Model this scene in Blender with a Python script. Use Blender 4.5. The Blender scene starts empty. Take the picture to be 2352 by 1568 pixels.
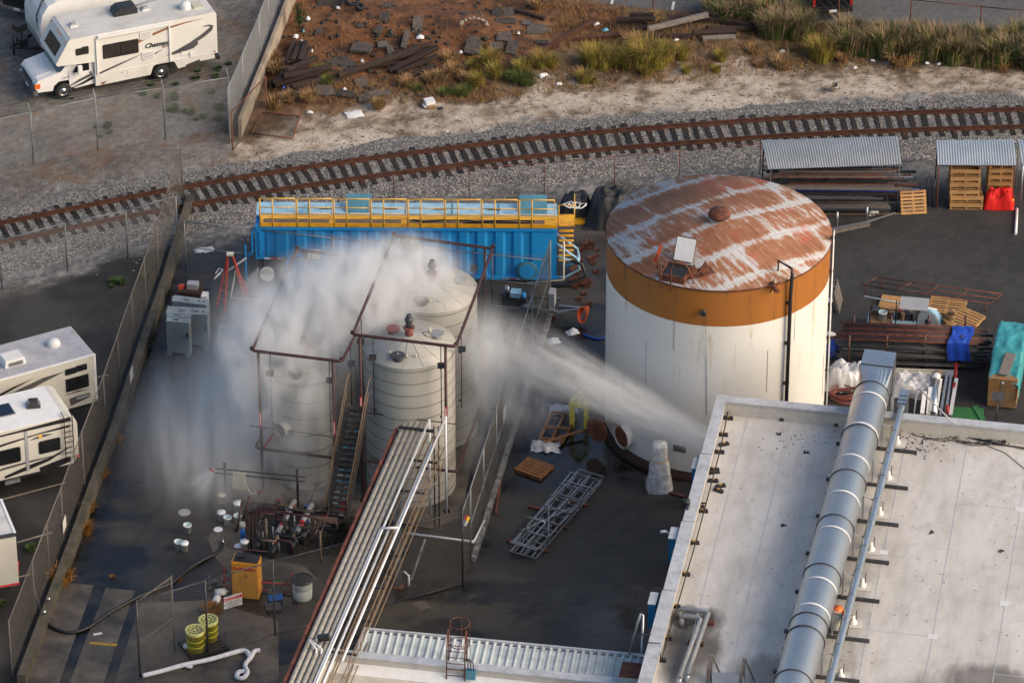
import bpy, bmesh, math, random
from mathutils import Vector, Matrix, noise as mnoise
random.seed(11)
scene = bpy.context.scene
COL = scene.collection
R = math.radians
# ------------------------------------------------------------------ camera
PITCH = R(32.2); DIST = 189.5; FPX = 10800.0
cam_d = bpy.data.cameras.new('camera'); cam = bpy.data.objects.new('camera', cam_d); COL.objects.link(cam)
cam.location = (0, -DIST*math.cos(PITCH), DIST*math.sin(PITCH))
cam.rotation_euler = (math.pi/2-PITCH, 0, 0)
cam_d.sensor_width = 36; cam_d.lens = 36*FPX/2352; cam_d.clip_start = 1; cam_d.clip_end = 2000
scene.camera = cam
# ------------------------------------------------------------------ light
SUN_EL, SUN_AZ = R(30), R(-22)           # azimuth measured from +X (camera right) towards +Y
world = bpy.data.worlds.new('World'); scene.world = world; world.use_nodes = True
wn = world.node_tree; bg = wn.nodes['Background']
sky = wn.nodes.new('ShaderNodeTexSky'); sky.sky_type = 'NISHITA'; sky.sun_disc = False
sky.sun_elevation = SUN_EL; sky.sun_rotation = math.pi/2-SUN_AZ
sky.air_density = 1.0; sky.dust_density = 3.0; sky.ozone_density = 0.3; sky.altitude = 20
wn.links.new(sky.outputs[0], bg.inputs[0]); bg.inputs[1].default_value = 0.105
sun_d = bpy.data.lights.new('sun', 'SUN'); sun = bpy.data.objects.new('sun', sun_d); COL.objects.link(sun)
sun_d.energy = 1.5; sun_d.angle = R(48); sun_d.color = (1.0, 0.80, 0.58)
sv = Vector((math.cos(SUN_EL)*math.cos(SUN_AZ), math.cos(SUN_EL)*math.sin(SUN_AZ), math.sin(SUN_EL)))
sun.rotation_euler = sv.to_track_quat('Z', 'Y').to_euler(); sun.location = sv*100
vs = scene.view_settings; vs.view_transform = 'Standard'; vs.look = 'None'; vs.gamma = 1; vs.exposure = 0.78
vs.use_curve_mapping = False
cy = scene.cycles; cy.max_bounces = 5; cy.diffuse_bounces = 2; cy.glossy_bounces = 2; cy.transmission_bounces = 4
cy.transparent_max_bounces = 24; cy.volume_bounces = 6; cy.volume_step_rate = 1.0; cy.volume_max_steps = 256
cy.use_denoising = True; cy.use_adaptive_sampling = True; cy.adaptive_threshold = .02; cy.sample_clamp_indirect = 6.0; cy.caustics_reflective = False; cy.caustics_refractive = False
# ------------------------------------------------------------------ survey: points of the site seen from the camera station
CAM = Vector(cam.location); FW = Vector((0, math.cos(PITCH), -math.sin(PITCH))); UP = Vector((0, math.sin(PITCH), math.cos(PITCH)))
def at(x, y, z=0.0):
    d = FW*FPX + Vector((x-1176, 0, 0)) + UP*(784-y)
    return CAM + d*((z-CAM.z)/d.z)
def px(p):
    v = Vector(p)-CAM; w = v.dot(FW)
    return 1176+FPX*v.x/w, 784-FPX*v.dot(UP)/w
SITE = R(-10.5)                                     # bearing of the yard's own grid
UX = Vector((math.cos(SITE), math.sin(SITE), 0)); UY = Vector((-math.sin(SITE), math.cos(SITE), 0)); UZ = Vector((0, 0, 1))
def lerp(a, b, t): return a+(b-a)*t
def interp(x, pts):
    if x <= pts[0][0]: return pts[0][1]
    for (x0, y0), (x1, y1) in zip(pts, pts[1:]):
        if x <= x1: return y0+(y1-y0)*(x-x0)/(x1-x0)
    return pts[-1][1]
def smooth(a, b, x):
    t = max(0, min(1, (x-a)/(b-a))); return t*t*(3-2*t)
# ------------------------------------------------------------------ mesh builder
class MB:
    def __init__(s): s.v = []; s.f = []; s.sm = []
    def add(s, vs, fs, sm=False):
        o = len(s.v); s.v += [tuple(v) for v in vs]; s.f += [[i+o for i in f] for f in fs]; s.sm += [sm]*len(fs); return s
    def box(s, c, d, rz=0, m=None, taper=1.0):
        c = Vector(c); x, y, z = d[0]/2, d[1]/2, d[2]/2
        M = m if m is not None else Matrix.Rotation(rz, 3, 'Z')
        vs = [c+M@Vector((sx*x*(taper if sz > 0 else 1), sy*y*(taper if sz > 0 else 1), sz*z)) for sz in (-1, 1) for sy in (-1, 1) for sx in (-1, 1)]
        return s.add(vs, [(0, 2, 3, 1), (4, 5, 7, 6), (0, 1, 5, 4), (2, 6, 7, 3), (1, 3, 7, 5), (0, 4, 6, 2)])
    def b(s, x0, x1, y0, y1, z0, z1): return s.box(((x0+x1)/2, (y0+y1)/2, (z0+z1)/2), (x1-x0, y1-y0, z1-z0))
    def bar(s, a, b, w, h=None, roll=0):
        a, b = Vector(a), Vector(b); h = h or w; d = b-a; L = d.length; q = frame(d, roll)
        return s.box((a+b)/2, (w, h, L), m=q)
    def cyl(s, a, b, r, n=10, r2=None, caps=True, sm=True):
        a, b = Vector(a), Vector(b); r2 = r if r2 is None else r2; q = frame(b-a)
        ang = [2*math.pi*i/n for i in range(n)]
        vs = [a+q@Vector((r*math.cos(t), r*math.sin(t), 0)) for t in ang]+[b+q@Vector((r2*math.cos(t), r2*math.sin(t), 0)) for t in ang]
        s.add(vs, [(i, (i+1) % n, n+(i+1) % n, n+i) for i in range(n)], sm)
        if caps:
            o = len(s.v)-2*n; s.f += [[o+i for i in range(n-1, -1, -1)], [o+n+i for i in range(n)]]; s.sm += [False, False]
        return s
    def tube(s, pts, r, n=8, closed=False, caps=True):
        pts = [Vector(p) for p in pts]; N = len(pts); rings = []; q = None
        for i, p in enumerate(pts):
            if closed: d = pts[(i+1) % N]-pts[i-1]
            else: d = pts[min(i+1, N-1)]-pts[max(i-1, 0)]
            q2 = frame(d)
            if q is not None:                        # keep the ring from twisting
                x = q@Vector((1, 0, 0)); z = d.normalized(); x = (x-z*x.dot(z))
                if x.length > 1e-4:
                    x.normalize(); y = z.cross(x); q2 = Matrix((x, y, z)).transposed()
            q = q2; rr = r[i] if isinstance(r, (list, tuple)) else r
            rings.append([p+q@Vector((rr*math.cos(2*math.pi*k/n), rr*math.sin(2*math.pi*k/n), 0)) for k in range(n)])
        vs = [v for ring in rings for v in ring]; fs = []
        for i in range(N if closed else N-1):
            a, b2 = i*n, ((i+1) % N)*n
            fs += [(a+k, a+(k+1) % n, b2+(k+1) % n, b2+k) for k in range(n)]
        s.add(vs, fs, True)
        if caps and not closed:
            o = len(s.v)-N*n; s.f += [[o+k for k in range(n-1, -1, -1)], [o+(N-1)*n+k for k in range(n)]]; s.sm += [False]*2
        return s
    def lathe(s, prof, n=24, c=(0, 0, 0), sm=True, arc=None):
        c = Vector(c); vs = []; m = len(prof)
        for i in range(n):
            t = 2*math.pi*i/n
            vs += [c+Vector((r*math.cos(t), r*math.sin(t), z)) for r, z in prof]
        fs = [(i*m+j, ((i+1) % n)*m+j, ((i+1) % n)*m+j+1, i*m+j+1) for i in range(n) for j in range(m-1)]
        return s.add(vs, fs, sm)
    def prism(s, poly, y0, y1, axis='y'):
        """outline in (x,z) pushed from y0 to y1"""
        n = len(poly)
        f = (lambda a, b, c: (a, c, b)) if axis == 'y' else ((lambda a, b, c: (c, a, b)) if axis == 'x' else (lambda a, b, c: (a, b, c)))
        vs = [f(a, b, y0) for a, b in poly]+[f(a, b, y1) for a, b in poly]
        fs = [(i, (i+1) % n, n+(i+1) % n, n+i) for i in range(n)]+[list(range(n-1, -1, -1)), list(range(n, 2*n))]
        return s.add(vs, fs)
    def quad(s, *p): return s.add(p, [tuple(range(len(p)))])
    def sheet(s, fn, nu, nv, sm=True):
        vs = [fn(i/nu, j/nv) for j in range(nv+1) for i in range(nu+1)]
        w = nu+1
        return s.add(vs, [(j*w+i, j*w+i+1, (j+1)*w+i+1, (j+1)*w+i) for j in range(nv) for i in range(nu)], sm)
    def ball(s, c, r, n=10, m=6, sz=1.0):
        c = Vector(c); prof = [(max(1e-4, r*math.sin(math.pi*j/m)), -r*sz*math.cos(math.pi*j/m)) for j in range(m+1)]
        return s.lathe(prof, n, c)
    def lump(s, c, d, seed=0, rough=.3, n=1, rz=0):
        """irregular stone"""
        bm = bmesh.new(); bmesh.ops.create_icosphere(bm, subdivisions=n, radius=.5)
        M = Matrix.Rotation(rz, 3, 'Z'); c = Vector(c)
        vs = []
        for v in bm.verts:
            k = 1+rough*mnoise.noise(v.co*2.3+Vector((seed*3.1, seed*1.7, seed)))*2
            p = v.co*k; vs.append(c+M@Vector((p.x*d[0], p.y*d[1], p.z*d[2])))
        s.add(vs, [[v.index for v in f.verts] for f in bm.faces]); bm.free(); return s
    def build(s, name, m, parent=None, loc=None, fix=True):
        me = bpy.data.meshes.new(name)
        vs = s.v
        if loc is not None: l = Vector(loc); vs = [Vector(v)-l for v in vs]
        elif parent is not None:
            rt = parent
            while rt.parent is not None: rt = rt.parent
            if rt.get('_w'): M = parent_matrix(rt).inverted(); vs = [M@Vector(v) for v in vs]
        me.from_pydata([tuple(v) for v in vs], [], s.f); me.polygons.foreach_set('use_smooth', s.sm)
        if fix:
            bm = bmesh.new(); bm.from_mesh(me); bmesh.ops.recalc_face_normals(bm, faces=bm.faces); bm.to_mesh(me); bm.free()
        me.update()
        if m is not None: me.materials.append(MATS[m] if isinstance(m, str) else m)
        o = bpy.data.objects.new(name, me); COL.objects.link(o)
        if loc is not None: o.location = loc
        if parent is not None: o.parent = parent
        return o
def frame(d, roll=0):
    z = Vector(d).normalized(); x = Vector((0, 0, 1)).cross(z)
    if x.length < 1e-4: x = Vector((1, 0, 0))
    x.normalize(); y = z.cross(x); q = Matrix((x, y, z)).transposed()
    return q@Matrix.Rotation(roll, 3, 'Z') if roll else q
def parent_matrix(p):
    m = Matrix.Translation(p.location)@Matrix.Rotation(p.rotation_euler.z, 4, 'Z'); return m
def tag(o, label, cat, group=None, kind=None):
    if label: o['label'] = label
    if cat: o['category'] = cat
    if group: o['group'] = group
    if kind: o['kind'] = kind
    return o
def thing(name, label, cat, loc=(0, 0, 0), rz=0.0, group=None, world=False):
    """Empty at the base of a thing; world=True: its parts are given in site coordinates"""
    o = bpy.data.objects.new(name, None); o.empty_display_size = .2; COL.objects.link(o)
    o.location = loc; o.rotation_euler = (0, 0, rz); tag(o, label, cat, group)
    if world: o['_w'] = 1
    return o
def struct(o): o['kind'] = 'structure'; return o
def stuff(o): o['kind'] = 'stuff'; return o
def clone(o, parent=None):
    c = o.copy(); COL.objects.link(c); c.parent = parent
    for ch in list(o.children): clone(ch, c)
    return c
def dup(o, loc, rz=0, label=None, group=None):
    c = clone(o); c.location = loc; c.rotation_euler = (0, 0, rz)
    if label: c['label'] = label
    if group: c['group'] = group
    return c
def text_mesh(txt, size, m, parent, mtx, name='lettering', depth=.004, shear=0, bold=0):
    cu = bpy.data.curves.new(name, 'FONT'); cu.body = txt; cu.size = size; cu.align_x = 'CENTER'; cu.align_y = 'CENTER'
    cu.extrude = depth; cu.shear = shear; cu.offset = bold; cu.resolution_u = 2
    t = bpy.data.objects.new('tmp', cu); COL.objects.link(t)
    bpy.context.view_layer.update()
    me = bpy.data.meshes.new_from_object(t.evaluated_get(bpy.context.evaluated_depsgraph_get()))
    bpy.data.objects.remove(t); bpy.data.curves.remove(cu)
    me.transform(mtx); me.materials.clear(); me.materials.append(MATS[m]); me.name = name
    o = bpy.data.objects.new(name, me); COL.objects.link(o); o.parent = parent; return o
# ------------------------------------------------------------------ materials
MATS = {}
def nodes(name):
    m = bpy.data.materials.new(name); m.use_nodes = True; nt = m.node_tree; MATS[name] = m
    return m, nt, nt.nodes['Principled BSDF'], nt.links
def nd(nt, t, **k):
    n = nt.nodes.new(t)
    for a, b in k.items():
        if a.startswith('i_'): n.inputs[a[2:].replace('_', ' ')].default_value = b
        else: setattr(n, a, b)
    return n
def rgb(c): return (c[0], c[1], c[2], 1)
def mixc(nt, fac, a, b, mode='MIX'):
    n = nt.nodes.new('ShaderNodeMix'); n.data_type = 'RGBA'; n.blend_type = mode
    for sock, v in ((n.inputs[0], fac), (n.inputs[6], a), (n.inputs[7], b)):
        if hasattr(v, 'is_linked'): nt.links.new(v, sock)
        else: sock.default_value = v if not isinstance(v, tuple) or len(v) == 4 else rgb(v)
    return n.outputs[2]
def ramp(nt, src, stops):
    n = nt.nodes.new('ShaderNodeValToRGB'); e = n.color_ramp.elements
    while len(e) < len(stops): e.new(.5)
    for k, (p, c) in zip(e, stops): k.position = p; k.color = rgb(c) if isinstance(c, (tuple, list)) else (c, c, c, 1)
    nt.links.new(src, n.inputs[0]); return n.outputs[0]
def noise_tex(nt, vec, scale, detail=4, rough=.55, dist=0):
    n = nd(nt, 'ShaderNodeTexNoise'); n.inputs['Scale'].default_value = scale; n.inputs['Detail'].default_value = detail
    n.inputs['Roughness'].default_value = rough; n.inputs['Distortion'].default_value = dist
    if vec is not None: nt.links.new(vec, n.inputs['Vector'])
    return n.outputs[0]
def mapping(nt, vec, sc=(1, 1, 1), rot=(0, 0, 0), loc=(0, 0, 0)):
    n = nd(nt, 'ShaderNodeMapping'); n.inputs['Scale'].default_value = sc; n.inputs['Rotation'].default_value = rot; n.inputs['Location'].default_value = loc
    nt.links.new(vec, n.inputs['Vector']); return n.outputs[0]
def mth(nt, op, a, b=None, clamp=False):
    n = nd(nt, 'ShaderNodeMath', operation=op); n.use_clamp = clamp
    for i, v in enumerate((a, b)):
        if v is None: continue
        if hasattr(v, 'is_linked'): nt.links.new(v, n.inputs[i])
        else: n.inputs[i].default_value = v
    return n.outputs[0]
def bump(nt, h, strength, dist=.02):
    n = nd(nt, 'ShaderNodeBump'); n.inputs['Strength'].default_value = strength; n.inputs['Distance'].default_value = dist
    nt.links.new(h, n.inputs['Height']); return n.outputs[0]
def mat(name, col, rough=.6, metal=0.0, var=.18, scale=3.0, col2=None, thr=(.45, .62), rand=.0, bmp=0, bscale=30, stretch=(1, 1, 1), dirt=None, dscale=1.2, dthr=(.5, .75), spec=.5):
    """colour with fine variation; col2 = a second colour in patches; dirt = a third one in large soft stains"""
    m, nt, p, L = nodes(name); tc = nd(nt, 'ShaderNodeTexCoord'); oi = nd(nt, 'ShaderNodeObjectInfo')
    ofs = nd(nt, 'ShaderNodeVectorMath', operation='ADD'); L.new(tc.outputs['Object'], ofs.inputs[0]); 
    sc = nd(nt, 'ShaderNodeVectorMath', operation='SCALE'); L.new(oi.outputs['Location'], sc.inputs[0]); sc.inputs['Scale'].default_value = .37; L.new(sc.outputs[0], ofs.inputs[1])
    v = mapping(nt, ofs.outputs[0], stretch)
    n1 = noise_tex(nt, v, scale, 3, .65)
    c = ramp(nt, n1, [(.3, tuple(k*(1-var) for k in col)), (.7, tuple(min(1, k*(1+var)) for k in col))])
    if col2 is not None:
        f = ramp(nt, noise_tex(nt, v, scale*.8, 4, .7), [(thr[0], 0.0), (thr[1], 1.0)]); c = mixc(nt, f, c, col2)
    if dirt is not None:
        f = ramp(nt, noise_tex(nt, v, dscale, 3, .65), [(dthr[0], 0.0), (dthr[1], 1.0)]); c = mixc(nt, f, c, dirt)
    if rand:
        k = mth(nt, 'MULTIPLY_ADD', oi.outputs['Random'], 2*rand); k.node.inputs[2].default_value = 1-rand
        hs = nd(nt, 'ShaderNodeHueSaturation'); L.new(c, hs.inputs['Color']); L.new(k, hs.inputs['Value']); c = hs.outputs[0]
    L.new(c, p.inputs['Base Color']); p.inputs['Roughness'].default_value = rough; p.inputs['Metallic'].default_value = metal
    p.inputs['Specular IOR Level'].default_value = spec
    if bmp: L.new(bump(nt, noise_tex(nt, v, bscale, 2, .6), bmp), p.inputs['Normal'])
    return m
def film(name, col, alpha):
    m, nt, p, L = nodes(name); p.inputs['Base Color'].default_value = rgb(col); p.inputs['Roughness'].default_value = .22; tc = nd(nt, 'ShaderNodeTexCoord')
    n = noise_tex(nt, tc.outputs['Object'], 5, 4, .7, .8); L.new(ramp(nt, n, [(.35, alpha*.55), (.65, min(1, alpha*1.3))]), p.inputs['Alpha']); L.new(bump(nt, n, .25, .05), p.inputs['Normal']); return m
film('plastic_wrap', (.82, .83, .85), .72)
mat('galv', (.42, .44, .46), .42, .75, .2, 5)
mat('post_grey', (.20, .22, .235), .5, .4, .25, 4, rand=.15)
mat('steel', (.33, .34, .36), .4, .8, .2, 6, rand=.2)
mat('dark_steel', (.07, .07, .075), .5, .4, .3, 6, rand=.3)
mat('black_iron', (.03, .028, .03), .5, .2, .3, 6)
mat('rust', (.16, .052, .026), .85, 0, .35, 5, col2=(.07, .028, .02), rand=.2)
mat('pipe_maroon', (.055, .022, .022), .5, .1, .3, 5, col2=(.10, .055, .045), thr=(.55, .8))
mat('beam_rust', (.17, .05, .032), .75, 0, .3, 3, col2=(.08, .03, .025))
mat('white_paint', (.78, .78, .77), .45, 0, .06, 3)
mat('white_wet', (.72, .73, .73), .3, 0, .08, 3)
mat('rv_white', (.72, .71, .67), .35, 0, .05, 1.2, dirt=(.55, .50, .42), dscale=.7, dthr=(.6, .9))
mat('rv_roof', (.60, .60, .58), .7, 0, .08, 2, dirt=(.36, .35, .33), dscale=1.0, dthr=(.45, .75), stretch=(.6, 1.5, 1))
mat('rv_roof_grey', (.42, .42, .45), .7, 0, .10, 2, dirt=(.30, .30, .33), dscale=1.3)
mat('rv_cream', (.55, .53, .46), .45, 0, .06, 2)
mat('rv_tan', (.60, .58, .52), .4, 0, .05, 2)
mat('rv_grey', (.33, .34, .36), .5, 0, .08, 2)
mat('glass_dark', (.012, .013, .016), .08, 0, .2, 2)
mat('glass_brown', (.035, .030, .026), .12, 0, .3, 3)
mat('windscreen', (.02, .045, .065), .08, 0, .2, 2)
mat('rubber', (.018, .018, .019), .75, 0, .3, 8)
mat('chrome', (.62, .62, .63), .18, 1, .1, 4)
mat('decal_black', (.02, .02, .022), .4, 0, .1, 2)
mat('decal_grey', (.085, .082, .088), .45, 0, .15, 2)
mat('decal_brown', (.24, .105, .05), .5, 0, .15, 2)
mat('amber', (.75, .16, .02), .3, 0, .1, 4)
mat('red_lens', (.45, .02, .015), .3, 0, .1, 4)
mat('black_plastic', (.022, .022, .024), .45, 0, .25, 5)
mat('grey_plastic', (.28, .29, .30), .5, 0, .15, 5)
mat('solar', (.012, .018, .04), .15, 0, .2, 3)
mat('blue_paint', (.018, .31, .74), .42, 0, .10, 1.2, dirt=(.02, .23, .58), dscale=.8, dthr=(.5, .8))
mat('blue_deck', (.33, .55, .70), .5, 0, .12, 2, dirt=(.10, .28, .45))
mat('blue_hatch', (.07, .22, .31), .5, 0, .15, 2)
mat('yellow_paint', (.80, .40, .02), .45, 0, .10, 3, dirt=(.55, .25, .03), dscale=2)
mat('yellow_soft', (.80, .46, .06), .5, 0, .08, 3)
mat('cabinet_yellow', (.68, .30, .035), .5, 0, .12, 2, dirt=(.38, .16, .03), dscale=2.5)
mat('drum_yellow', (.78, .70, .03), .45, 0, .10, 3)
mat('drum_lid', (.72, .70, .25), .5, 0, .10, 3)
mat('stand_yellow', (.72, .64, .05), .5, 0, .12, 3)
mat('red_paint', (.32, .018, .02), .5, 0, .15, 3)
mat('red_cloth', (.72, .012, .008), .75, 0, .2, 3)
mat('hivis', (.62, .80, .02), .6, 0, .1, 3)
mat('ladder_red', (.48, .06, .03), .5, 0, .15, 3)
mat('orange_hose', (.45, .07, .02), .5, 0, .2, 4)
mat('red_hose', (.20, .055, .045), .55, 0, .25, 4)
mat('cabinet_grey', (.25, .30, .31), .45, .1, .08, 2, dirt=(.20, .23, .24), rand=.06)
mat('timber_old', (.036, .019, .014), .9, 0, .4, 4, col2=(.022, .014, .012), rand=.3, stretch=(4, 4, .6), bmp=.5)
mat('timber_grey', (.16, .14, .125), .9, 0, .3, 4, stretch=(4, 4, .6), rand=.2, bmp=.4)
mat('sleeper_wood', (.018, .013, .012), .9, 0, .35, 4, col2=(.042, .032, .028), thr=(.58, .8), rand=.5, bmp=.5)
mat('pallet_wood', (.46, .26, .10), .8, 0, .22, 3, rand=.18, stretch=(1, 4, 4), dirt=(.30, .16, .07))
mat('pallet_wet', (.24, .105, .035), .6, 0, .25, 3, rand=.2, stretch=(1, 4, 4))
mat('plywood', (.25, .155, .08), .8, 0, .2, 3, dirt=(.32, .14, .03), dscale=1.6)
mat('rail_rust', (.070, .028, .018), .6, .2, .3, 3, col2=(.11, .046, .026))
mat('concrete_chunk', (.060, .057, .056), .95, 0, .3, 5, col2=(.105, .078, .055), rand=.5, bmp=.6)
mat('concrete_wall', (.30, .25, .20), .9, 0, .2, 1.5, dirt=(.16, .13, .10), dscale=.8)
mat('concrete_wet', (.115, .098, .078), .55, 0, .3, 1.2, dirt=(.04, .037, .035), dscale=.7, dthr=(.4, .65), bmp=.2)
mat('wall_wet', (.085, .072, .055), .7, 0, .3, 1.2, col2=(.035, .036, .020), dirt=(.11, .095, .07), dscale=.6, dthr=(.5, .7), bmp=.3)
mat('curb_white', (.26, .26, .255), .6, 0, .4, 4, col2=(.09, .09, .09), thr=(.4, .6))
mat('stucco', (.55, .52, .47), .85, 0, .08, 3, dirt=(.40, .37, .33), dscale=1)
mat('parapet_cap', (.50, .52, .55), .6, .1, .15, 3, dirt=(.36, .37, .39), dscale=2)
mat('blue_trim', (.012, .16, .32), .5, 0, .1, 3)
mat('corrugated', (.36, .38, .39), .5, .3, .12, 1.2, dirt=(.32, .31, .31), dscale=.7, dthr=(.55, .85))
mat('corrugated_blue', (.40, .45, .49), .5, .25, .08, 1.2)
mat('fibreglass', (.50, .55, .55), .5, 0, .12, 1.5, dirt=(.34, .39, .41), dscale=2.2, dthr=(.45, .7), stretch=(.4, 1, 1))
mat('insulation', (.34, .32, .28), .6, 0, .15, 6, dirt=(.22, .20, .18), dscale=3)
mat('tan_steel', (.19, .13, .08), .7, 0, .25, 5)
mat('tank_cream', (.385, .38, .35), .5, 0, .08, 1.2, dirt=(.29, .275, .235), dscale=.6, stretch=(1.5, 1.5, .3))
mat('tank_joint', (.17, .16, .145), .7, 0, .2, 4)
mat('tarp_black', (.022, .022, .026), .6, 0, .3, 2)
mat('tarp_blue', (.012, .06, .42), .45, 0, .2, 2)
mat('tarp_teal', (.045, .30, .34), .5, 0, .15, 1.5)
mat('plastic_film', (.55, .56, .58), .25, 0, .15, 3, dirt=(.40, .40, .41), dscale=3)
mat('paper', (.70, .71, .72), .7, 0, .08, 4)
mat('mat_green', (.03, .16, .05), .8, 0, .15, 8)
mat('litter_blue', (.10, .35, .50), .5, 0, .2, 4)
mat('bucket_white', (.80, .83, .83), .4, 0, .05, 3)
mat('bucket_inside', (.60, .74, .76), .45, 0, .05, 3)
mat('barrel_white', (.45, .50, .48), .5, 0, .1, 3)
mat('boom_white', (.72, .72, .76), .7, 0, .12, 6, bmp=.4, bscale=14)
mat('hose_cream', (.52, .50, .40), .5, 0, .1, 3)
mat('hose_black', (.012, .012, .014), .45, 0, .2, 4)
mat('pump_grey', (.06, .065, .07), .5, .3, .3, 5)
mat('tire', (.02, .02, .022), .85, 0, .3, 6)
mat('grass_dry', (.26, .15, .055), .9, 0, .25, 2, rand=.25)
mat('grass_green', (.085, .115, .02), .85, 0, .3, 2, rand=.2)
mat('grass_lime', (.25, .22, .03), .85, 0, .25, 2, rand=.2)
mat('grass_seed', (.30, .20, .12), .9, 0, .2, 2)
mat('weed_green', (.05, .09, .02), .8, 0, .25, 3, rand=.2)
mat('weed_orange', (.30, .13, .02), .85, 0, .25, 3, rand=.2)
mat('shrub_green', (.035, .085, .015), .8, 0, .3, 3)
mat('car_black', (.012, .012, .014), .2, 0, .1, 3)
mat('copper', (.36, .12, .06), .5, .5, .2, 4)
mat('roof_vent', (.70, .70, .68), .5, 0, .05, 3)
mat('stainless', (.55, .58, .60), .28, .9, .1, 2)
mat('sign_red', (.55, .02, .03), .5, 0, .05, 3)
mat('sign_yellow', (.80, .62, .02), .5, 0, .05, 3)
mat('sign_blue', (.02, .16, .55), .5, 0, .05, 3)
mat('road_paint', (.62, .62, .60), .7, 0, .15, 5)
mat('yellow_line', (.42, .25, .03), .7, 0, .3, 5)
# ------------------------------------------------------------------ ground
RAIL_U = [(-300, 558), (-60, 518), (0, 507.8), (302, 447), (574, 400), (867, 356), (1263, 309), (1600, 282), (1837, 267), (2021, 256), (2352, 248), (2700, 246)]
RAIL_L = [(-300, 608), (-60, 566), (0, 554.5), (302, 494), (632, 433.6), (720, 420), (1263, 353), (1600, 324), (1837, 306), (2021, 297), (2352, 288), (2700, 286)]
TZ = .40
def mid_px(x):
    return interp(x, RAIL_U), interp(x, RAIL_L)
def catmull(P, n):
    out = []
    for i in range(len(P)-1):
        p0, p1, p2, p3 = P[max(i-1, 0)], P[i], P[i+1], P[min(i+2, len(P)-1)]
        for k in range(n):
            t = k/n
            out.append(.5*((2*p1)+(p2-p0)*t+(2*p0-5*p1+4*p2-p3)*t*t+(3*p1-p0-3*p2+p3)*t**3))
    out.append(P[-1]); return out
_cl = []
for x in (-300, 0, 302, 600, 900, 1263, 1600, 1900, 2352, 2700):
    u, l = mid_px(x); a, b = at(x, u, TZ), at(x, l, TZ); _cl.append(((a+b)/2).to_2d().to_3d())
_cl = [_cl[0]+(_cl[0]-_cl[1]).normalized()*30]+_cl+[_cl[-1]+(_cl[-1]-_cl[-2]).normalized()*30]
LINE = catmull(_cl, 12)
# resample the centre line at even steps
def resample(P, step):
    out = [P[0].copy()]; acc = 0
    for a, b in zip(P, P[1:]):
        L = (b-a).length; pos = step-acc
        while pos <= L: out.append(a+(b-a)*(pos/L)); pos += step
        acc = (acc+L) % step
    return out
LINE = resample(LINE, .25)
def track_dist(p):
    """signed distance to the track centre line (positive on the far side)"""
    best = 1e9; s = 0
    i = min(range(0, len(LINE), 6), key=lambda k: (LINE[k].x-p[0])**2+(LINE[k].y-p[1])**2)
    for k in range(max(1, i-7), min(len(LINE), i+8)):
        d = math.hypot(LINE[k].x-p[0], LINE[k].y-p[1])
        if d < best:
            best = d; t = LINE[k]-LINE[k-1]; s = t.x*(p[1]-LINE[k].y)-t.y*(p[0]-LINE[k].x)
    return best if s > 0 else -best
SAND_EDGE = [(560, 335), (640, 288), (700, 268), (800, 250), (900, 243), (1000, 232), (1100, 222), (1200, 210), (1300, 196), (1400, 190), (1500, 180), (1700, 160), (2000, 152), (2352, 152)]
ROAD_EDGE = [(1250, -40), (1341, 0), (1477, 20), (1640, 28), (1760, 45), (2352, 78), (2700, 90)]
YARD_EDGE = [(400, 640), (430, 575), (600, 560), (900, 545), (1280, 540), (1390, 520), (1600, 440), (1900, 420), (2352, 400)]
F4_LINE = [(430, 40), (480, 415), (640, 374), (800, 318), (1000, 254), (1120, 205), (1250, 158), (1420, 93), (1560, 42), (1800, -45)]   # y -> x of the wall's foot (reversed below)
F4_LINE = [(415, 430), (480, 418), (640, 374), (800, 318), (1000, 254), (1120, 205), (1250, 158), (1420, 93), (1560, 42), (1800, -45)]
F2_LINE = [(-200, 738), (0, 662), (100, 624), (200, 582), (290, 548), (345, 528), (400, 505)]
def fbm(x, y, s, o=4): return mnoise.fractal(Vector((x*s, y*s, 3.3)), 1.0, 2.0, o)
def dirt_w(x, y, X, Y):
    w = smooth(0, 26, X-interp(Y, F2_LINE))*smooth(-12, 14, interp(X, SAND_EDGE)-Y)*smooth(0, 14, Y-interp(X, ROAD_EDGE))
    return w
MOUNDS = [(700, 195, .5, 1.6), (790, 70, .35, 2.2), (930, 60, .45, 2.0), (880, 240, .25, 1.8), (1060, 70, .4, 1.6), (1130, 100, .35, 1.5), (1250, 40, .3, 2.5), (1620, 90, .35, 2.5), (1200, 150, .3, 2.2), (1500, 130, .25, 2.5), (960, 140, .3, 1.5)]
_M = [(at(a, b), h, r) for a, b, h, r in MOUNDS]

import numpy as np
def vnoise(x, y, seed=0):
    xi = np.floor(x).astype(np.int64); yi = np.floor(y).astype(np.int64); fx = x-xi; fy = y-yi
    def hsh(i, j):
        h = (i*374761393+j*668265263+seed*974634777) & 0xffffffff
        h = ((h ^ (h >> 13))*1274126177) & 0xffffffff
        return ((h ^ (h >> 16)) & 0xffff)/65535.0
    u = fx*fx*(3-2*fx); v = fy*fy*(3-2*fy)
    return (hsh(xi, yi)*(1-u)+hsh(xi+1, yi)*u)*(1-v)+(hsh(xi, yi+1)*(1-u)+hsh(xi+1, yi+1)*u)*v
def nf(x, y, s, o=5, seed=0, gain=.55):
    """fractal noise 0..1"""
    t = 0; a = 1; tot = 0; x, y = x*.98+y*.2, y*.98-x*.2
    for k in range(o):
        t = t+a*vnoise(x*s+k*17.3, y*s-k*9.1, seed+k); tot += a; a *= gain; s *= 2.03
    return t/tot
def ss(a, b, x): t = np.clip((x-a)/(b-a), 0, 1); return t*t*(3-2*t)
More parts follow.
